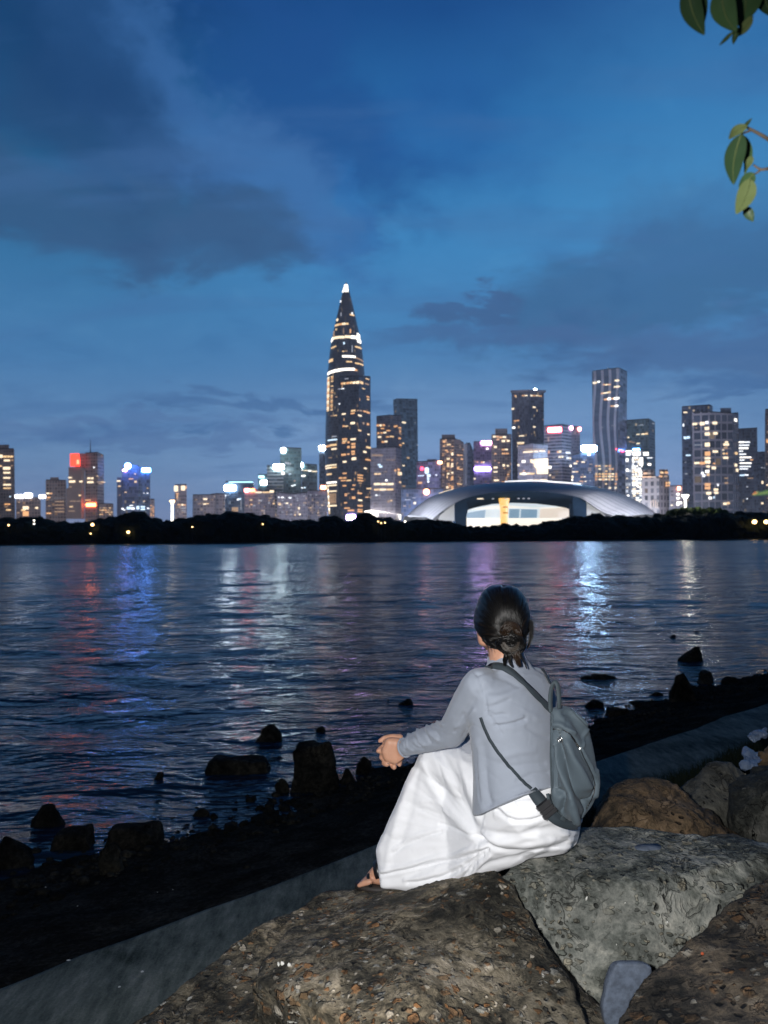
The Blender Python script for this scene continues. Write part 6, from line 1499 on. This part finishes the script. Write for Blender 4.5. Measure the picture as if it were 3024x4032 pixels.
# lower leg tent, thigh drape, seat
mb.hull(kn+[S(p,.005) for p in nearh[:4]]+[S(p,.006) for p in farh[:2]]+[S(Lan+UP*.06-FV*.02,.045)])
mb.hull(kn+[S(hipL,.10),S(hipR,.10)])
mb.hull([S(Lkn+UP*-.03-FV*.05,.05),S(hipL,.10),S(W(2110,3270,2.42),.07),S(nearh[3],.006),S(nearh[4],.008),S(nearh[2],.006),S(hipR,.08)])
mb.hull([S(hipL,.105),S(hipR,.105),S(W(2105,3060,2.5),.10),S(W(2190,3290,2.46),.058),S(W(2225,3285,2.56),.045),S(W(2120,3325,2.43),.03),S(W(2005,3376,2.46),.014),S(W(2150,3310,2.75),.05)])
me=remesh(mb.mesh(),.0050,7,.5)
z11=lambda L:[zt(11,*p) for p in L]
fold=[([(560,10),(600,120),(660,230),(760,350),(850,435)],26,.012),([(640,-80),(720,60),(780,220),(840,360),(885,450)],24,-.013),([(760,-60),(800,80),(840,220),(870,330)],22,.008),
 ([(900,462),(960,505),(1050,532),(1200,528),(1330,505),(1410,480)],11,-.010),([(905,440),(1000,480),(1150,490),(1300,462),(1400,430)],16,.008),([(900,400),(1000,430),(1120,440),(1250,410),(1350,380)],14,-.006),
 ([(985,285),(1040,330),(1100,352),(1200,345),(1290,308)],9,-.009),([(1000,262),(1060,310),(1120,330),(1210,318),(1280,290)],9,.007),([(1085,225),(1105,265),(1160,300)],7,-.005),
 ([(860,436),(890,455),(915,470)],10,-.016),
 ([(300,672),(400,652),(480,635),(600,612),(760,575),(930,525)],7,-.011),([(310,650),(420,628),(560,590),(720,552),(900,510)],12,.008),([(300,700),(400,690),(520,660)],14,-.004),
 ([(460,722),(540,712),(640,690),(760,640),(850,585),(935,528)],8,-.009),([(440,700),(560,680),(660,660),(780,612)],10,.007),([(520,760),(640,740),(720,700),(800,640)],12,.006),
 ([(715,765),(770,720),(815,665),(850,610),(905,560)],5,-.011),([(760,740),(830,680),(890,610),(950,560)],8,.007),([(880,640),(950,600),(1050,575),(1200,556)],10,-.005),
 ([(380,520),(450,465),(540,425),(640,402)],6,.005),([(370,545),(450,495),(560,445),(660,415)],7,-.005),([(540,235),(620,232),(680,262),(720,320)],6,.0045),([(480,290),(570,280),(650,310)],7,-.004),
 ([(650,370),(720,385),(800,420),(850,440)],6,-.006),([(480,40),(440,180),(400,330),(350,520),(330,640)],18,.006),([(520,60),(490,200),(450,360),(420,480)],20,-.005)]
strokes(me,[(z11(a),w*.80,h*.95) for a,w,h in fold])
def drape(p,n):
    if n.dot(CAMP-p)<0: return 0
    x,y=px(p); gx,gy=1888,3302
    a=math.atan2(y-gy,x-gx); r=math.hypot(x-gx,y-gy)
    if x<gx+20:
        k=min(1,r/150)*max(.35,1-r/700)
        gr=.0050*max(0,1-abs(noise.noise(Vector((a*3.1+.4*math.sin(r*.006),r*.0022,21))))*8)**2+.0028*max(0,1-abs(noise.noise(Vector((a*6.4,r*.0035,27))))*9)**2
        return k*(-gr+.0085*noise.noise(Vector((a*3.6,r*.0016,2)))+.0050*noise.noise(Vector((a*8.5,r*.003,7)))+.0020*noise.noise(Vector((a*19,r*.005,11))))
    k=min(1,(x-gx-20)/120)
    gr=.0045*max(0,1-abs(noise.noise(Vector((x*.0028,(y+.12*x)*.020,15))))*7)**2
    return k*(-gr+.006*noise.noise(Vector((x*.0035,(y+.10*x)*.022,5)))+.0030*noise.noise(Vector((x*.006,(y+.15*x)*.05,9))))
displace(me,drape)
# cloth unevenness and a scalloped hem on the rock
displace(me,lambda p,n:.0022*noise.noise(p*11)+.0009*noise.noise(p*32))
smooth_mesh(me,1,.4)
skirt=mesh_obj('skirt',me,SKIRT,person,True)
bvs_=BVHTree.FromPolygons([v.co+person.location for v in skirt.data.vertices],[tuple(p.vertices) for p in skirt.data.polygons])

# --- sandals
def sandal(an,heel,ball,toe,side):
    s_=MB(); e=[]
    d=(toe-heel); n=22
    top=[];bot=[]
    ax=d.normalized(); L=d.length+.03
    for k in range(n):
        a=2*PI*k/n; u=.5+.54*math.cos(a); w=(.034+.008*math.cos(a))*math.sin(a)
        c=heel+ax*(u*L-.012)+side*w; z=min(heel.z,ball.z)-.022
        top.append(Vector((c.x,c.y,z+.004+ .0*u))); bot.append(Vector((c.x,c.y,z-.018)))
    s_.loft([top,bot]); sole=s_.build('sandal',SANDAL,person,True)
    m2=MB(); 
    for c,rx,rz,w,up in ((an.lerp(ball,.30),.036,.034,.022,-.004),(ball.lerp(toe,-.05),.036,.026,.012,-.012)):
        pts=[]
        for k in range(13):
            a=PI*(k/12*1.2-.1); p=c+side*math.cos(a)*rx+UP*(math.sin(a)*rz+up)+ax*(.012*math.sin(a)); pts.append((p,(p-c).normalized()))
        strap_mesh(m2,pts,w,.003)
    m2.build('strap',BLACKP,sole,True)
sandal(Lan,Lheel,Lball,Ltoe,fs_)

# --- hair: scalp shell with strands drawn towards the low bun
z8=lambda x,y:zt(8,x,y)
hl=[(222,640,760),(238,560,905),(262,505,960),(300,455,1010),(350,412,1055),(400,380,1090),(500,338,1140),(600,308,1168),(700,284,1183),(800,268,1192),(900,276,1190),(960,296,1165),(1020,330,1110),(1080,385,1085),(1130,440,1080),(1180,520,1070),(1230,640,1050),(1270,740,1000)]
rings=[]
for y,l,r in hl:
    tl=z8(l,y); tr=z8(r,y); Yc=2.53; a=W(*tl,Yc); b_=W(*tr,Yc); c=(a+b_)/2; hw=(b_-a).length/2
    hd=.112*math.sqrt(max(.02,1-((y-720)/560)**2)) if y<1020 else .05
    # below the ears only the back of the head carries hair
    off=Vector((0,-.0,0)) if y<960 else Vector((0,-.055*min(1,(y-960)/150)-.01,0))
    R=[]
    for k in range(40):
        an=2*PI*k/40
        R.append(c+off+Vector((math.cos(an)*hw,math.sin(an)*hd,0)))
    rings.append(R)
mb=MB(); mb.loft(rings)
me=remesh(mb.mesh(),.005,6,.5)
BUN=(885,1120)
# centre parting dip and combed ridges converging on the bun
strokes(me,[([z8(760,225),z8(765,330),z8(775,420)],8,-.006)])
def comb(p,n):
    x,y=px(p); zx=(x-1800)/.2411; zy=(y-2250)/.2411
    a=math.atan2(zy-BUN[1],(zx-BUN[0])); r=math.hypot(zx-BUN[0],zy-BUN[1])
    if n.dot(CAMP-p)<0: a=math.atan2(p.z-hc.z,p.x-hc.x); r=500
    return .0014*noise.noise(Vector((a*16,r*.0025,p.z*.5)))+.0008*noise.noise(Vector((a*42,r*.004,3)))+.0004*noise.noise(Vector((a*90,r*.006,9)))
me2=bpy.data.meshes.new('h'); bm=bmesh.new(); bm.from_mesh(me); bmesh.ops.subdivide_edges(bm,edges=bm.edges[:],cuts=1,use_grid_fill=True); bm.to_mesh(me2); bm.free(); bpy.data.meshes.remove(me); me=me2
me.update(); displace(me,comb)
hair=mesh_obj('hair',me,HAIR,person,True)
bvh_=BVHTree.FromPolygons([v.co+person.location for v in hair.data.vertices],[tuple(p.vertices) for p in hair.data.polygons])
rnd=random.Random(8)
# combed strands lying on the shell
mb=MB(); mbb=MB()
for i in range(620):
    a=rnd.uniform(PI*.92,PI*2.08); ex=(rnd.uniform(.25,1))**.6
    sx=BUN[0]-120+math.cos(a)*ex*500; sy=BUN[1]-60+math.sin(a)*ex*840
    if sy>1180: continue
    ty=BUN[1]+rnd.uniform(-110,60); tx=BUN[0]+rnd.uniform(-110,90)
    bend=rnd.uniform(.05,.22)*(-1 if sx<BUN[0] else 1)
    L=[]
    m=9
    for k in range(m+1):
        f=k/m; x=lerp(sx,tx,f)+(sy-ty)*-.0+bend*160*math.sin(PI*f); y=lerp(sy,ty,f**1.0)-90*math.sin(PI*f)*(.25 if abs(sx-BUN[0])<200 else .5)
        L.append(z8(x,y))
    q=conform(bvh_,L,rnd.uniform(.0002,.0022))
    if len(q)<5: continue
    r0=rnd.uniform(.00035,.0008)
    T=[p for p,n in q]
    if any((T[j+1]-T[j]).length>.05 for j in range(len(T)-1)): continue
    (mbb if (rnd.random()<.10 and sy>700) else mb).tube(T,[r0*(.5+.5*math.sin(PI*min(1,.15+.85*j/(len(T)-1)))) for j in range(len(T))],4)
mb.build('hair_strands',HAIR,hair,True)
if mbb.v: mbb.build('brown_strands',HAIRB,hair,True)
def lock(mb,pts,r,jit,cnt,seed,Y=2.405,taper=True):
    """a lock of hair: a bundle of fine tubes along a path"""
    R=random.Random(seed); sp=spline([(x,y,Y+(d if len(q)>2 else 0)) for q in pts for x,y,d in [(q[0],q[1],q[2] if len(q)>2 else 0)]],6)
    for i in range(cnt):
        ox,oy,oz=R.gauss(0,.5),R.gauss(0,.5),R.gauss(0,.5); T=[];
        for j,(x,y,d) in enumerate(sp):
            f=j/(len(sp)-1); w=r*(1-.75*f if taper else 1)*(1 if taper else (.75+.25*math.sin(PI*f)))
            p=W(*z8(x,y),d); T.append(p+Vector((ox*w,oz*w,oy*w))+Vector((noise.noise(Vector((f*3,i,1))),0,noise.noise(Vector((f*3,i,5)))))*jit)
        mb.tube(T,[.0013*(1-.5*j/(len(T)-1)) if taper else .0014 for j in range(len(T))],5)
mb=MB()
# bun: coil
circ=[(885+math.cos(a)*128,1195+math.sin(a)*92,-.014*math.sin(a+.6)) for a in [PI*.15+2*PI*k/14*1.12 for k in range(15)]]
lock(mb,circ,.017,.001,170,1,2.385,False)
circ=[(885+math.cos(a)*62,1190+math.sin(a)*40,0) for a in [2*PI*k/10 for k in range(11)]]
mb.sphere(W(*z8(885,1195),2.41),(.030,.02,.024),16,10)
bun=mb.build('hair_bun',HAIR,hair,True)
mb=MB(); lock(mb,[(752,1170,0),(790,1235,-.004),(850,1275,-.008),(915,1275,-.008),(975,1235,-.006),(992,1170,0)],.006,.001,26,21,2.365,False); lock(mb,[(1040,1130,0),(1072,1180,-.004),(1075,1240,-.002)],.006,.001,16,22,2.385,False); mb.build('bun_highlight',HAIRL,bun,True)  # paler strands put in as the highlight on the bun's rim
# stray hairs
mb=MB(); R=random.Random(33)
for i in range(34):
    a=R.uniform(PI*1.05,PI*1.95) if i<22 else R.uniform(PI*.75,PI*1.0)
    cx,cy=730+math.cos(a)*440,760+math.sin(a)*530
    if i>=22: cx,cy=R.uniform(430,760),R.uniform(1120,1260)
    dx,dy=R.uniform(-40,60),R.uniform(-30,30) if i<22 else R.uniform(30,110)
    p=[W(*z8(cx+dx*f-math.cos(a)*18*(1-f),cy+dy*f+20*math.sin(PI*f)-math.sin(a)*18*(1-f)),2.50 if i<22 else 2.45) for f in (0,.25,.5,.75,1)]
    mb.tube(p,[.0004,.0004,.0004,.0003,.0002],4)
mb.build('stray_hairs',HAIR,hair,True)
mb=MB()
lock(mb,[(985,1060,.0),(1000,960,-.004),(940,895,-.008),(860,895,-.010),(800,960,-.010),(800,1030,-.004),(850,1065,0)],.011,.001,70,2,2.405,False)
lock(mb,[(960,900,0),(985,980,-.006),(1010,1060,-.004),(1030,1100,0)],.008,.001,40,4,2.402,False)
mb.build('bun_loop',HAIRB,hair,True)
mb=MB()
mb2=MB()
lock(mb2,[(950,1270),(960,1360,-.01),(985,1450,-.01),(1020,1545,.0)],.014,.002,55,5,2.375)
mb2.build('brown_tail',HAIRB,hair,True)
lock(mb,[(840,1270),(800,1360,-.01),(775,1450,-.005),(768,1530)],.010,.002,30,6,2.375)
lock(mb,[(880,1280),(850,1380),(860,1480),(900,1560)],.010,.004,14,7,2.37)
lock(mb,[(1010,1330),(1070,1430),(1110,1510),(1140,1590)],.004,.003,7,9,2.37)
lock(mb,[(1185,800,.05),(1207,930,.05),(1205,1060,.05),(1180,1170,.05),(1150,1260,.05)],.0075,.001,45,10,2.43)
lock(mb,[(1190,900,.05),(1212,1010,.05),(1195,1130,.05),(1165,1230,.05)],.006,.002,16,11,2.43)
lock(mb,[(430,1100,.02),(500,1180,.01),(560,1230,0),(640,1265,-.01)],.008,.003,22,12,2.45)
lock(mb,[(600,1180,0),(690,1260,-.01),(740,1310,-.01),(770,1340,-.01)],.009,.003,22,13,2.43)
lock(mb,[(870,240,.06),(940,250,.06),(990,300,.06),(1020,370,.05)],.003,.002,6,14,2.48)
mb.build('loose_locks',HAIR,hair,True)

# ------------------------------------------------------------------ backpack
z10=lambda x,y:zt(10,x,y)
BY=2.375
bagroot=thing('backpack','slim dark grey backpack with zipped pocket hanging on the back of the woman','backpack',W(*z10(740,2040),BY),None)
prof=[(450,420,640),(475,395,690),(520,384,745),(600,376,845),(680,372,905),(800,371,952),(950,370,986),(1100,370,1016),(1250,370,1043),(1400,371,1064),(1520,373,1070),(1620,380,1062),(1720,402,1030),(1800,440,985),(1870,500,930),(1930,572,875),(1985,655,815),(2020,712,772)]
rings=[]
BR=Vector((.64,.77,0)); BF=Vector((.77,-.64,0))
for y,l,r in prof:
    tl,tr=z10(l,y),z10(r,y); a=W(*tl,BY); b_=W(*tr,BY); c=(a+b_)/2; hw=(b_-a).length/2
    A,B=.135,.075; e=.62
    R=[]; mx=0
    for k in range(44):
        an=2*PI*k/44
        ca=math.copysign(abs(math.cos(an))**e,math.cos(an)); sa=math.copysign(abs(math.sin(an))**e,math.sin(an))
        v=BR*A*ca+BF*B*sa; R.append(v); mx=max(mx,abs(v.x))
    k_=hw/mx
    kd=min(1,k_)
    rings.append([c+Vector((v.x*k_,v.y*min(k_,1.0)*.85,0)) for v in R])
mb=MB(); mb.loft(rings)
me=remesh(mb.mesh(),.0055,6,.5)
zz=lambda L:[z10(*p) for p in L]
B_=[(zz([(530,960),(580,1120),(650,1300),(740,1500),(800,1620),(900,1760)]),22,-.012),(zz([(600,950),(680,1150),(790,1340),(880,1520)]),22,.010),
  (zz([(470,960),(490,1150),(560,1350),(640,1560),(700,1760),(740,1960)]),16,.010),(zz([(440,1000),(455,1300),(450,1520)]),12,-.008),(zz([(480,1580),(580,1620),(600,1690),(560,1780),(550,1860)]),14,-.010),(zz([(640,1650),(650,1800),(700,1930)]),14,.006),
  (zz([(430,760),(510,752),(600,775),(680,820),(740,920),(790,1010),(850,1140),(920,1260),(980,1400),(995,1520),(965,1640),(900,1800),(800,1980)]),5,-.006),
  (zz([(460,690),(540,690),(620,760),(700,800)]),14,.006),(zz([(600,520),(680,560),(760,700),(860,860)]),20,-.005),(zz([(690,510),(780,590),(880,700)]),6,.004),
  (zz([(640,620),(600,720),(560,660)]),14,-.003),(zz([(900,760),(860,900),(840,980)]),6,.003),(zz([(1010,1300),(1030,1450),(1000,1650)]),7,.004),(zz([(412,560),(412,900),(405,1300),(395,1600)]),3.5,-.004),(zz([(820,1040),(930,1240),(985,1380)]),9,.004)]
strokes(me,[(a,w*.8,h*2.1) for a,w,h in B_])
displace(me,lambda p,n:.0018*noise.noise(p*13)+.0006*noise.noise(p*37))
bag=mesh_obj('bag_body',me,BAG,bagroot,True)
bvg=BVHTree.FromPolygons([v.co+bagroot.location for v in bag.data.vertices],[tuple(p.vertices) for p in bag.data.polygons])
# upper panel (darker cloth) laid over the top
# zip line, sliders, emblem, seam piping
mb=MB(); strap_mesh(mb,conform(bvg,dense(zz([(432,752),(500,748),(580,768),(660,812),(720,890),(760,965),(800,1018)]),4),.0008),.0045,.0015); zp=mb.build('zip',BLACKP,bagroot,True)
mb=MB(); pn=conform(bvg,dense(zz([(470,752),(545,775)]),3),.002)
P=conform(bvg,zz([(478,757),(520,752),(548,760),(552,790),(535,815),(515,800)]),.004); 
if len(P)>4: mb.loft([[p for p,n in P],[p-n*.003 for p,n in P]])
mb.build('zip_slider',METAL,zp,False)
mb=MB(); c=conform(bvg,zz([(540,885)]),.005)
if c:
    p,n=c[0]; a=n.orthogonal().normalized(); b_=n.cross(a)
    mb.tube([p+(a*math.cos(2*PI*k/18)+b_*math.sin(2*PI*k/18))*.0085 for k in range(19)],.0017,6,False); mb.sphere(p-n*.001,.0052,10,8)
    mb.tube([p+UP*.009,p+UP*.017],[.0012,.0012],6)
mb.build('round_pull',METAL,zp,True)
mb=MB(); strap_mesh(mb,conform(bvg,dense(zz([(742,925),(770,970),(795,1012)]),3),.002),.005,.002); mb.build('zip_stop',METAL,zp,False)
mb=MB(); c=conform(bvg,zz([(884,1795)]),.002)
if c: mb.sphere(c[0][0],(.0022,.0014,.0014),8,6)
mb.build('small_badge',METAL,bagroot,True)
mb=MB(); q=conform(bvg,dense(zz([(408,540),(404,900),(398,1200),(388,1500),(400,1660),(470,1800),(600,1950),(735,2030)]),6),.0005); mb.tube([p for p,n in q],.0022,6); mb.build('piping',BAGDARK,bagroot,True)
mb=MB(); q=conform(bvg,dense(zz([(800,1018),(850,1140),(915,1262),(968,1380),(995,1500),(985,1600),(940,1710),(880,1820)]),6),.0004); mb.tube([p for p,n in q],.0016,6); mb.build('seam',BLACKP,bagroot,True)
mb=MB(); q=conform(bvg,dense(zz([(585,448),(640,470),(700,525),(760,590),(830,660),(880,712),(905,690)]),6),.0003); mb.tube([p for p,n in q],.0013,6); mb.build('seam',BAGDARK,bagroot,True)
# top handle: loop of webbing
mb=MB()
hp=[(398,520,0),(392,400,0),(398,270,-.004),(420,170,-.01),(455,122,-.015),(488,165,-.02),(505,280,-.02),(512,380,-.02),(515,470,-.015)]
sp=spline([(*z10(x,y),BY-.02+d) for x,y,d in hp],6); pts=[W(*q) for q in sp]
nn=Vector((.35,-.93,0)); strap_mesh(mb,[(p,nn) for p in pts],.012,.004,[.013+.012*math.sin(PI*min(1,i/len(pts)))*0 for i in range(len(pts))]); mb.build('handle',BAGDARK,bagroot,True)
# shoulder straps follow the cardigan
def strap(poly,w,off=.003,name='shoulder_strap',mat=STRAP,sm=2):
    q=conform(bvc,dense(poly,5),off)
    for _ in range(sm):
        q=[q[0]]+[((q[i-1][0]+q[i][0]*2+q[i+1][0])/4,(q[i-1][1]+q[i][1]*2+q[i+1][1]).normalized()) for i in range(1,len(q)-1)]+[q[-1]]
    mb=MB(); strap_mesh(mb,q,w,.0035); return mb.build(name,mat,bagroot,True)
strap(z7([(785,652),(815,640),(850,640),(885,650),(930,680),(990,735),(1050,795),(1110,855),(1155,900)]),.024)
strap(z7([(1066,615),(1085,632),(1110,665),(1130,705),(1148,745)]),.012)
strap(z7([(748,940),(765,990),(800,1070),(850,1150),(920,1240),(985,1315),(1040,1372)]),.009,.004)
# lower webbing with buckle
pl=[(1045,1375,2.325),(1080,1420,2.31),(1120,1470,2.30),(1150,1512,2.295),(1200,1555,2.295),(1260,1580,2.31),(1315,1585,2.33)]
sp=spline([(*zt(7,x,y),d) for x,y,d in pl],6); pts=[(W(*q),Vector((.1,-1,.25)).normalized()) for q in sp]
mb=MB(); strap_mesh(mb,pts[:13],.036,.003,[.030+.006*min(1,i/6) for i in range(13)]); strap_mesh(mb,pts[17:],.030,.003,[.034-.012*i/max(1,len(pts)-18) for i in range(len(pts)-17)]); mb.build('lower_strap',STRAP,bagroot,True)
mb=MB(); 
c0,c1=pts[11][0],pts[18][0]; ax=(c1-c0).normalized(); nr=pts[14][1]; sd=ax.cross(nr).normalized()
def bar(mb,c,l,w,t):
    mb.loft([[c+ax*(l*i)+sd*(w*j)+nr*.001 for i,j in ((-1,-1),(1,-1),(1,1),(-1,1))],[c+ax*(l*.85*i)+sd*(w*.95*j)+nr*t for i,j in ((-1,-1),(1,-1),(1,1),(-1,1))]])
mid=(c0+c1)/2
bar(mb,mid,.024,.021,.009); bar(mb,mid-ax*.015,.006,.024,.012); bar(mb,mid+ax*.014,.006,.024,.012); bar(mb,mid,.004,.023,.013)
mb.build('buckle',BLACKP,bagroot,False)
mb=MB(); strap_mesh(mb,[(W(*zt(10,x,y),2.30),Vector((.3,-.95,0))) for x,y in [(358,1615),(372,1690),(400,1770),(440,1850),(520,1930),(600,1975)]],.010,.004); mb.build('strap_tab',BAGDARK,bagroot,True)

# ------------------------------------------------------------------ leaves hanging into the picture
LZ=lambda x,y:zt(12,x,y)
def leaf(base,tip,w,Y,mat,parent,fold=.25,curl=.12,skew=0.,dY=0.,name='leaf'):
    a=W(*LZ(*base),Y); b_=W(*LZ(*tip),Y+dY); ax=(b_-a); L=ax.length; ax.normalize()
    view=(a-CAMP).normalized(); sd=ax.cross(view).normalized(); nr=sd.cross(ax).normalized()
    W_=w*.4295/FPX*Y/2; rows=[]; n=12
    for i in range(n+1):
        t=i/n; wd=W_*(math.sin(PI*min(1,t**.8*.98+.01)))**.75*(1-.15*t); c=a+ax*L*t+nr*curl*L*math.sin(PI*t)*.6+sd*skew*L*math.sin(PI*t)
        row=[]
        for j in (-1,-.55,0,.55,1):
            p=c+sd*wd*j-nr*abs(j)*wd*fold+nr*.03*wd*math.sin(t*17+j*2); row.append(p)
        rows.append(row)
    vs=[p for r in rows for p in r]; K=len(vs); fs=[(i*5+j,i*5+j+1,(i+1)*5+j+1,(i+1)*5+j) for i in range(n) for j in range(4)]
    vs+= [p+nr*.0006 for p in vs]; fs+=[(K+i*5+j,K+(i+1)*5+j,K+(i+1)*5+j+1,K+i*5+j+1) for i in range(n) for j in range(4)]
    o=mk(name,vs,fs,mat,parent,True)
    mb=MB(); mb.tube([rows[i][2]+nr*-.0006 for i in range(n+1)],[.0011*(1-.7*i/n) for i in range(n+1)],5); mb.build('vein',LEAFY,o,True)
    return o
def twig(parent,pts,r,Y):
    mb=MB(); T=spline([W(*LZ(x,y),Y+d) for x,y,d in pts],5); mb.tube([Vector(p) for p in T],[r*(1-.6*i/(len(T)-1)) for i in range(len(T))],7); mb.build('twig',TWIG,parent,True)
br=thing('leafy_branch','leaves hanging down at the top right corner of the photo','branch',W(*LZ(900,-140),0.950),'leafy twigs hanging from above')
twig(br,[(1500,-420,.05),(1150,-260,.02),(850,-170,0),(520,-120,0)],.004,0.950)
leaf((480,-150),(635,318),205,0.927,LEAFD,br,.3,.10,-.06)
leaf((560,-160),(628,230),110,0.950,LEAFD,br,.3,.05,.05)
leaf((800,-160),(930,290),240,0.912,LEAF,br,.25,.10,-.10)
leaf((1000,-140),(960,240),300,0.965,LEAF,br,.28,.08,.08)
leaf((1080,150),(905,340),95,0.942,LEAFY,br,.2,.1,.05)
leaf((940,250),(900,405),60,0.927,LEAFD,br,.2,.1,0)
leaf((900,290),(775,415),40,0.935,LEAFD,br,.2,.1,0)
leaf((1130,-120),(1260,150),160,0.973,LEAFD,br,.3,.1,0)
br=thing('leafy_branch','twig with drooping leaves entering from the right edge of the photo','branch',W(*LZ(1400,1400),0.988),'leafy twigs hanging from above')
twig(br,[(1420,1430,.03),(1220,1275,0),(1060,1185,0),(1020,1165,0)],.0030,0.988)
twig(br,[(1075,1190,0),(1010,1215,0),(975,1225,0)],.0018,0.988)
twig(br,[(1420,1530,.03),(1220,1548,0),(1150,1552,0),(1085,1510,0)],.0026,0.988)
twig(br,[(1160,1552,0),(1110,1590,0),(1080,1600,0)],.0016,0.988)
leaf((1000,1165),(1072,1085),38,0.980,LEAFD,br,.2,.1)
leaf((1030,1150),(862,1275),95,0.973,LEAFY,br,.3,.22,-.10)
leaf((975,1230),(905,1690),190,0.965,LEAFD,br,.25,.08,-.06)
leaf((985,1235),(1005,1600),90,0.996,LEAF,br,.25,.06,.10)
leaf((1070,1430),(1030,1545),66,0.973,LEAFY,br,.3,.1)
leaf((1095,1590),(955,1720),130,0.965,LEAF,br,.2,.15,.02)
leaf((1060,1640),(930,1960),175,0.958,LEAFY,br,.22,.10,.05)
leaf((1010,1900),(1085,2030),95,0.988,LEAFD,br,.22,.1,0)
# dark leaf at the right edge, a red light's glint painted on its tip
br=thing('leafy_branch','dark leaf with a red glint painted on its tip poking in at the right edge before the city','branch',W(3060,1938,1.0))
def leafT(base,tip,w,Y,mat,par,**k):
    inv=lambda p:((p[0]-2500)/.4295,p[1]/.4295); return leaf(inv(base),inv(tip),w/.4295,Y,mat,par,**k)
leafT((3090,1925),(2963,1950),22,1.0,LEAFD,br,fold=.2,curl=.04)
leafT((2985,1936),(2961,1948),9,1.0,simple('red_glint_paint',(.22,.035,.015),.5),br,fold=.2,curl=.04,name='painted_glint')
mb=MB(); mb.tube([W(3200,1900,1.02),W(3085,1927,1.0)],[.002,.0012],6); mb.build('twig',TWIG,br,True)

# ------------------------------------------------------------------ render settings
scene.render.engine='CYCLES'
cy=scene.cycles
cy.use_denoising=True
try: cy.denoiser='OPENIMAGEDENOISE'
except Exception: pass
cy.use_adaptive_sampling=True; cy.adaptive_threshold=.012
cy.max_bounces=5; cy.diffuse_bounces=2; cy.glossy_bounces=3; cy.transmission_bounces=2; cy.volume_bounces=0; cy.transparent_max_bounces=6
cy.sample_clamp_indirect=12; cy.sample_clamp_direct=0
cy.use_light_tree=True; cy.caustics_reflective=True; cy.blur_glossy=.5
cy.volume_step_rate=10; cy.volume_max_steps=32
scene.view_settings.view_transform='Standard'; scene.view_settings.look='None'; scene.view_settings.exposure=0; scene.view_settings.gamma=1
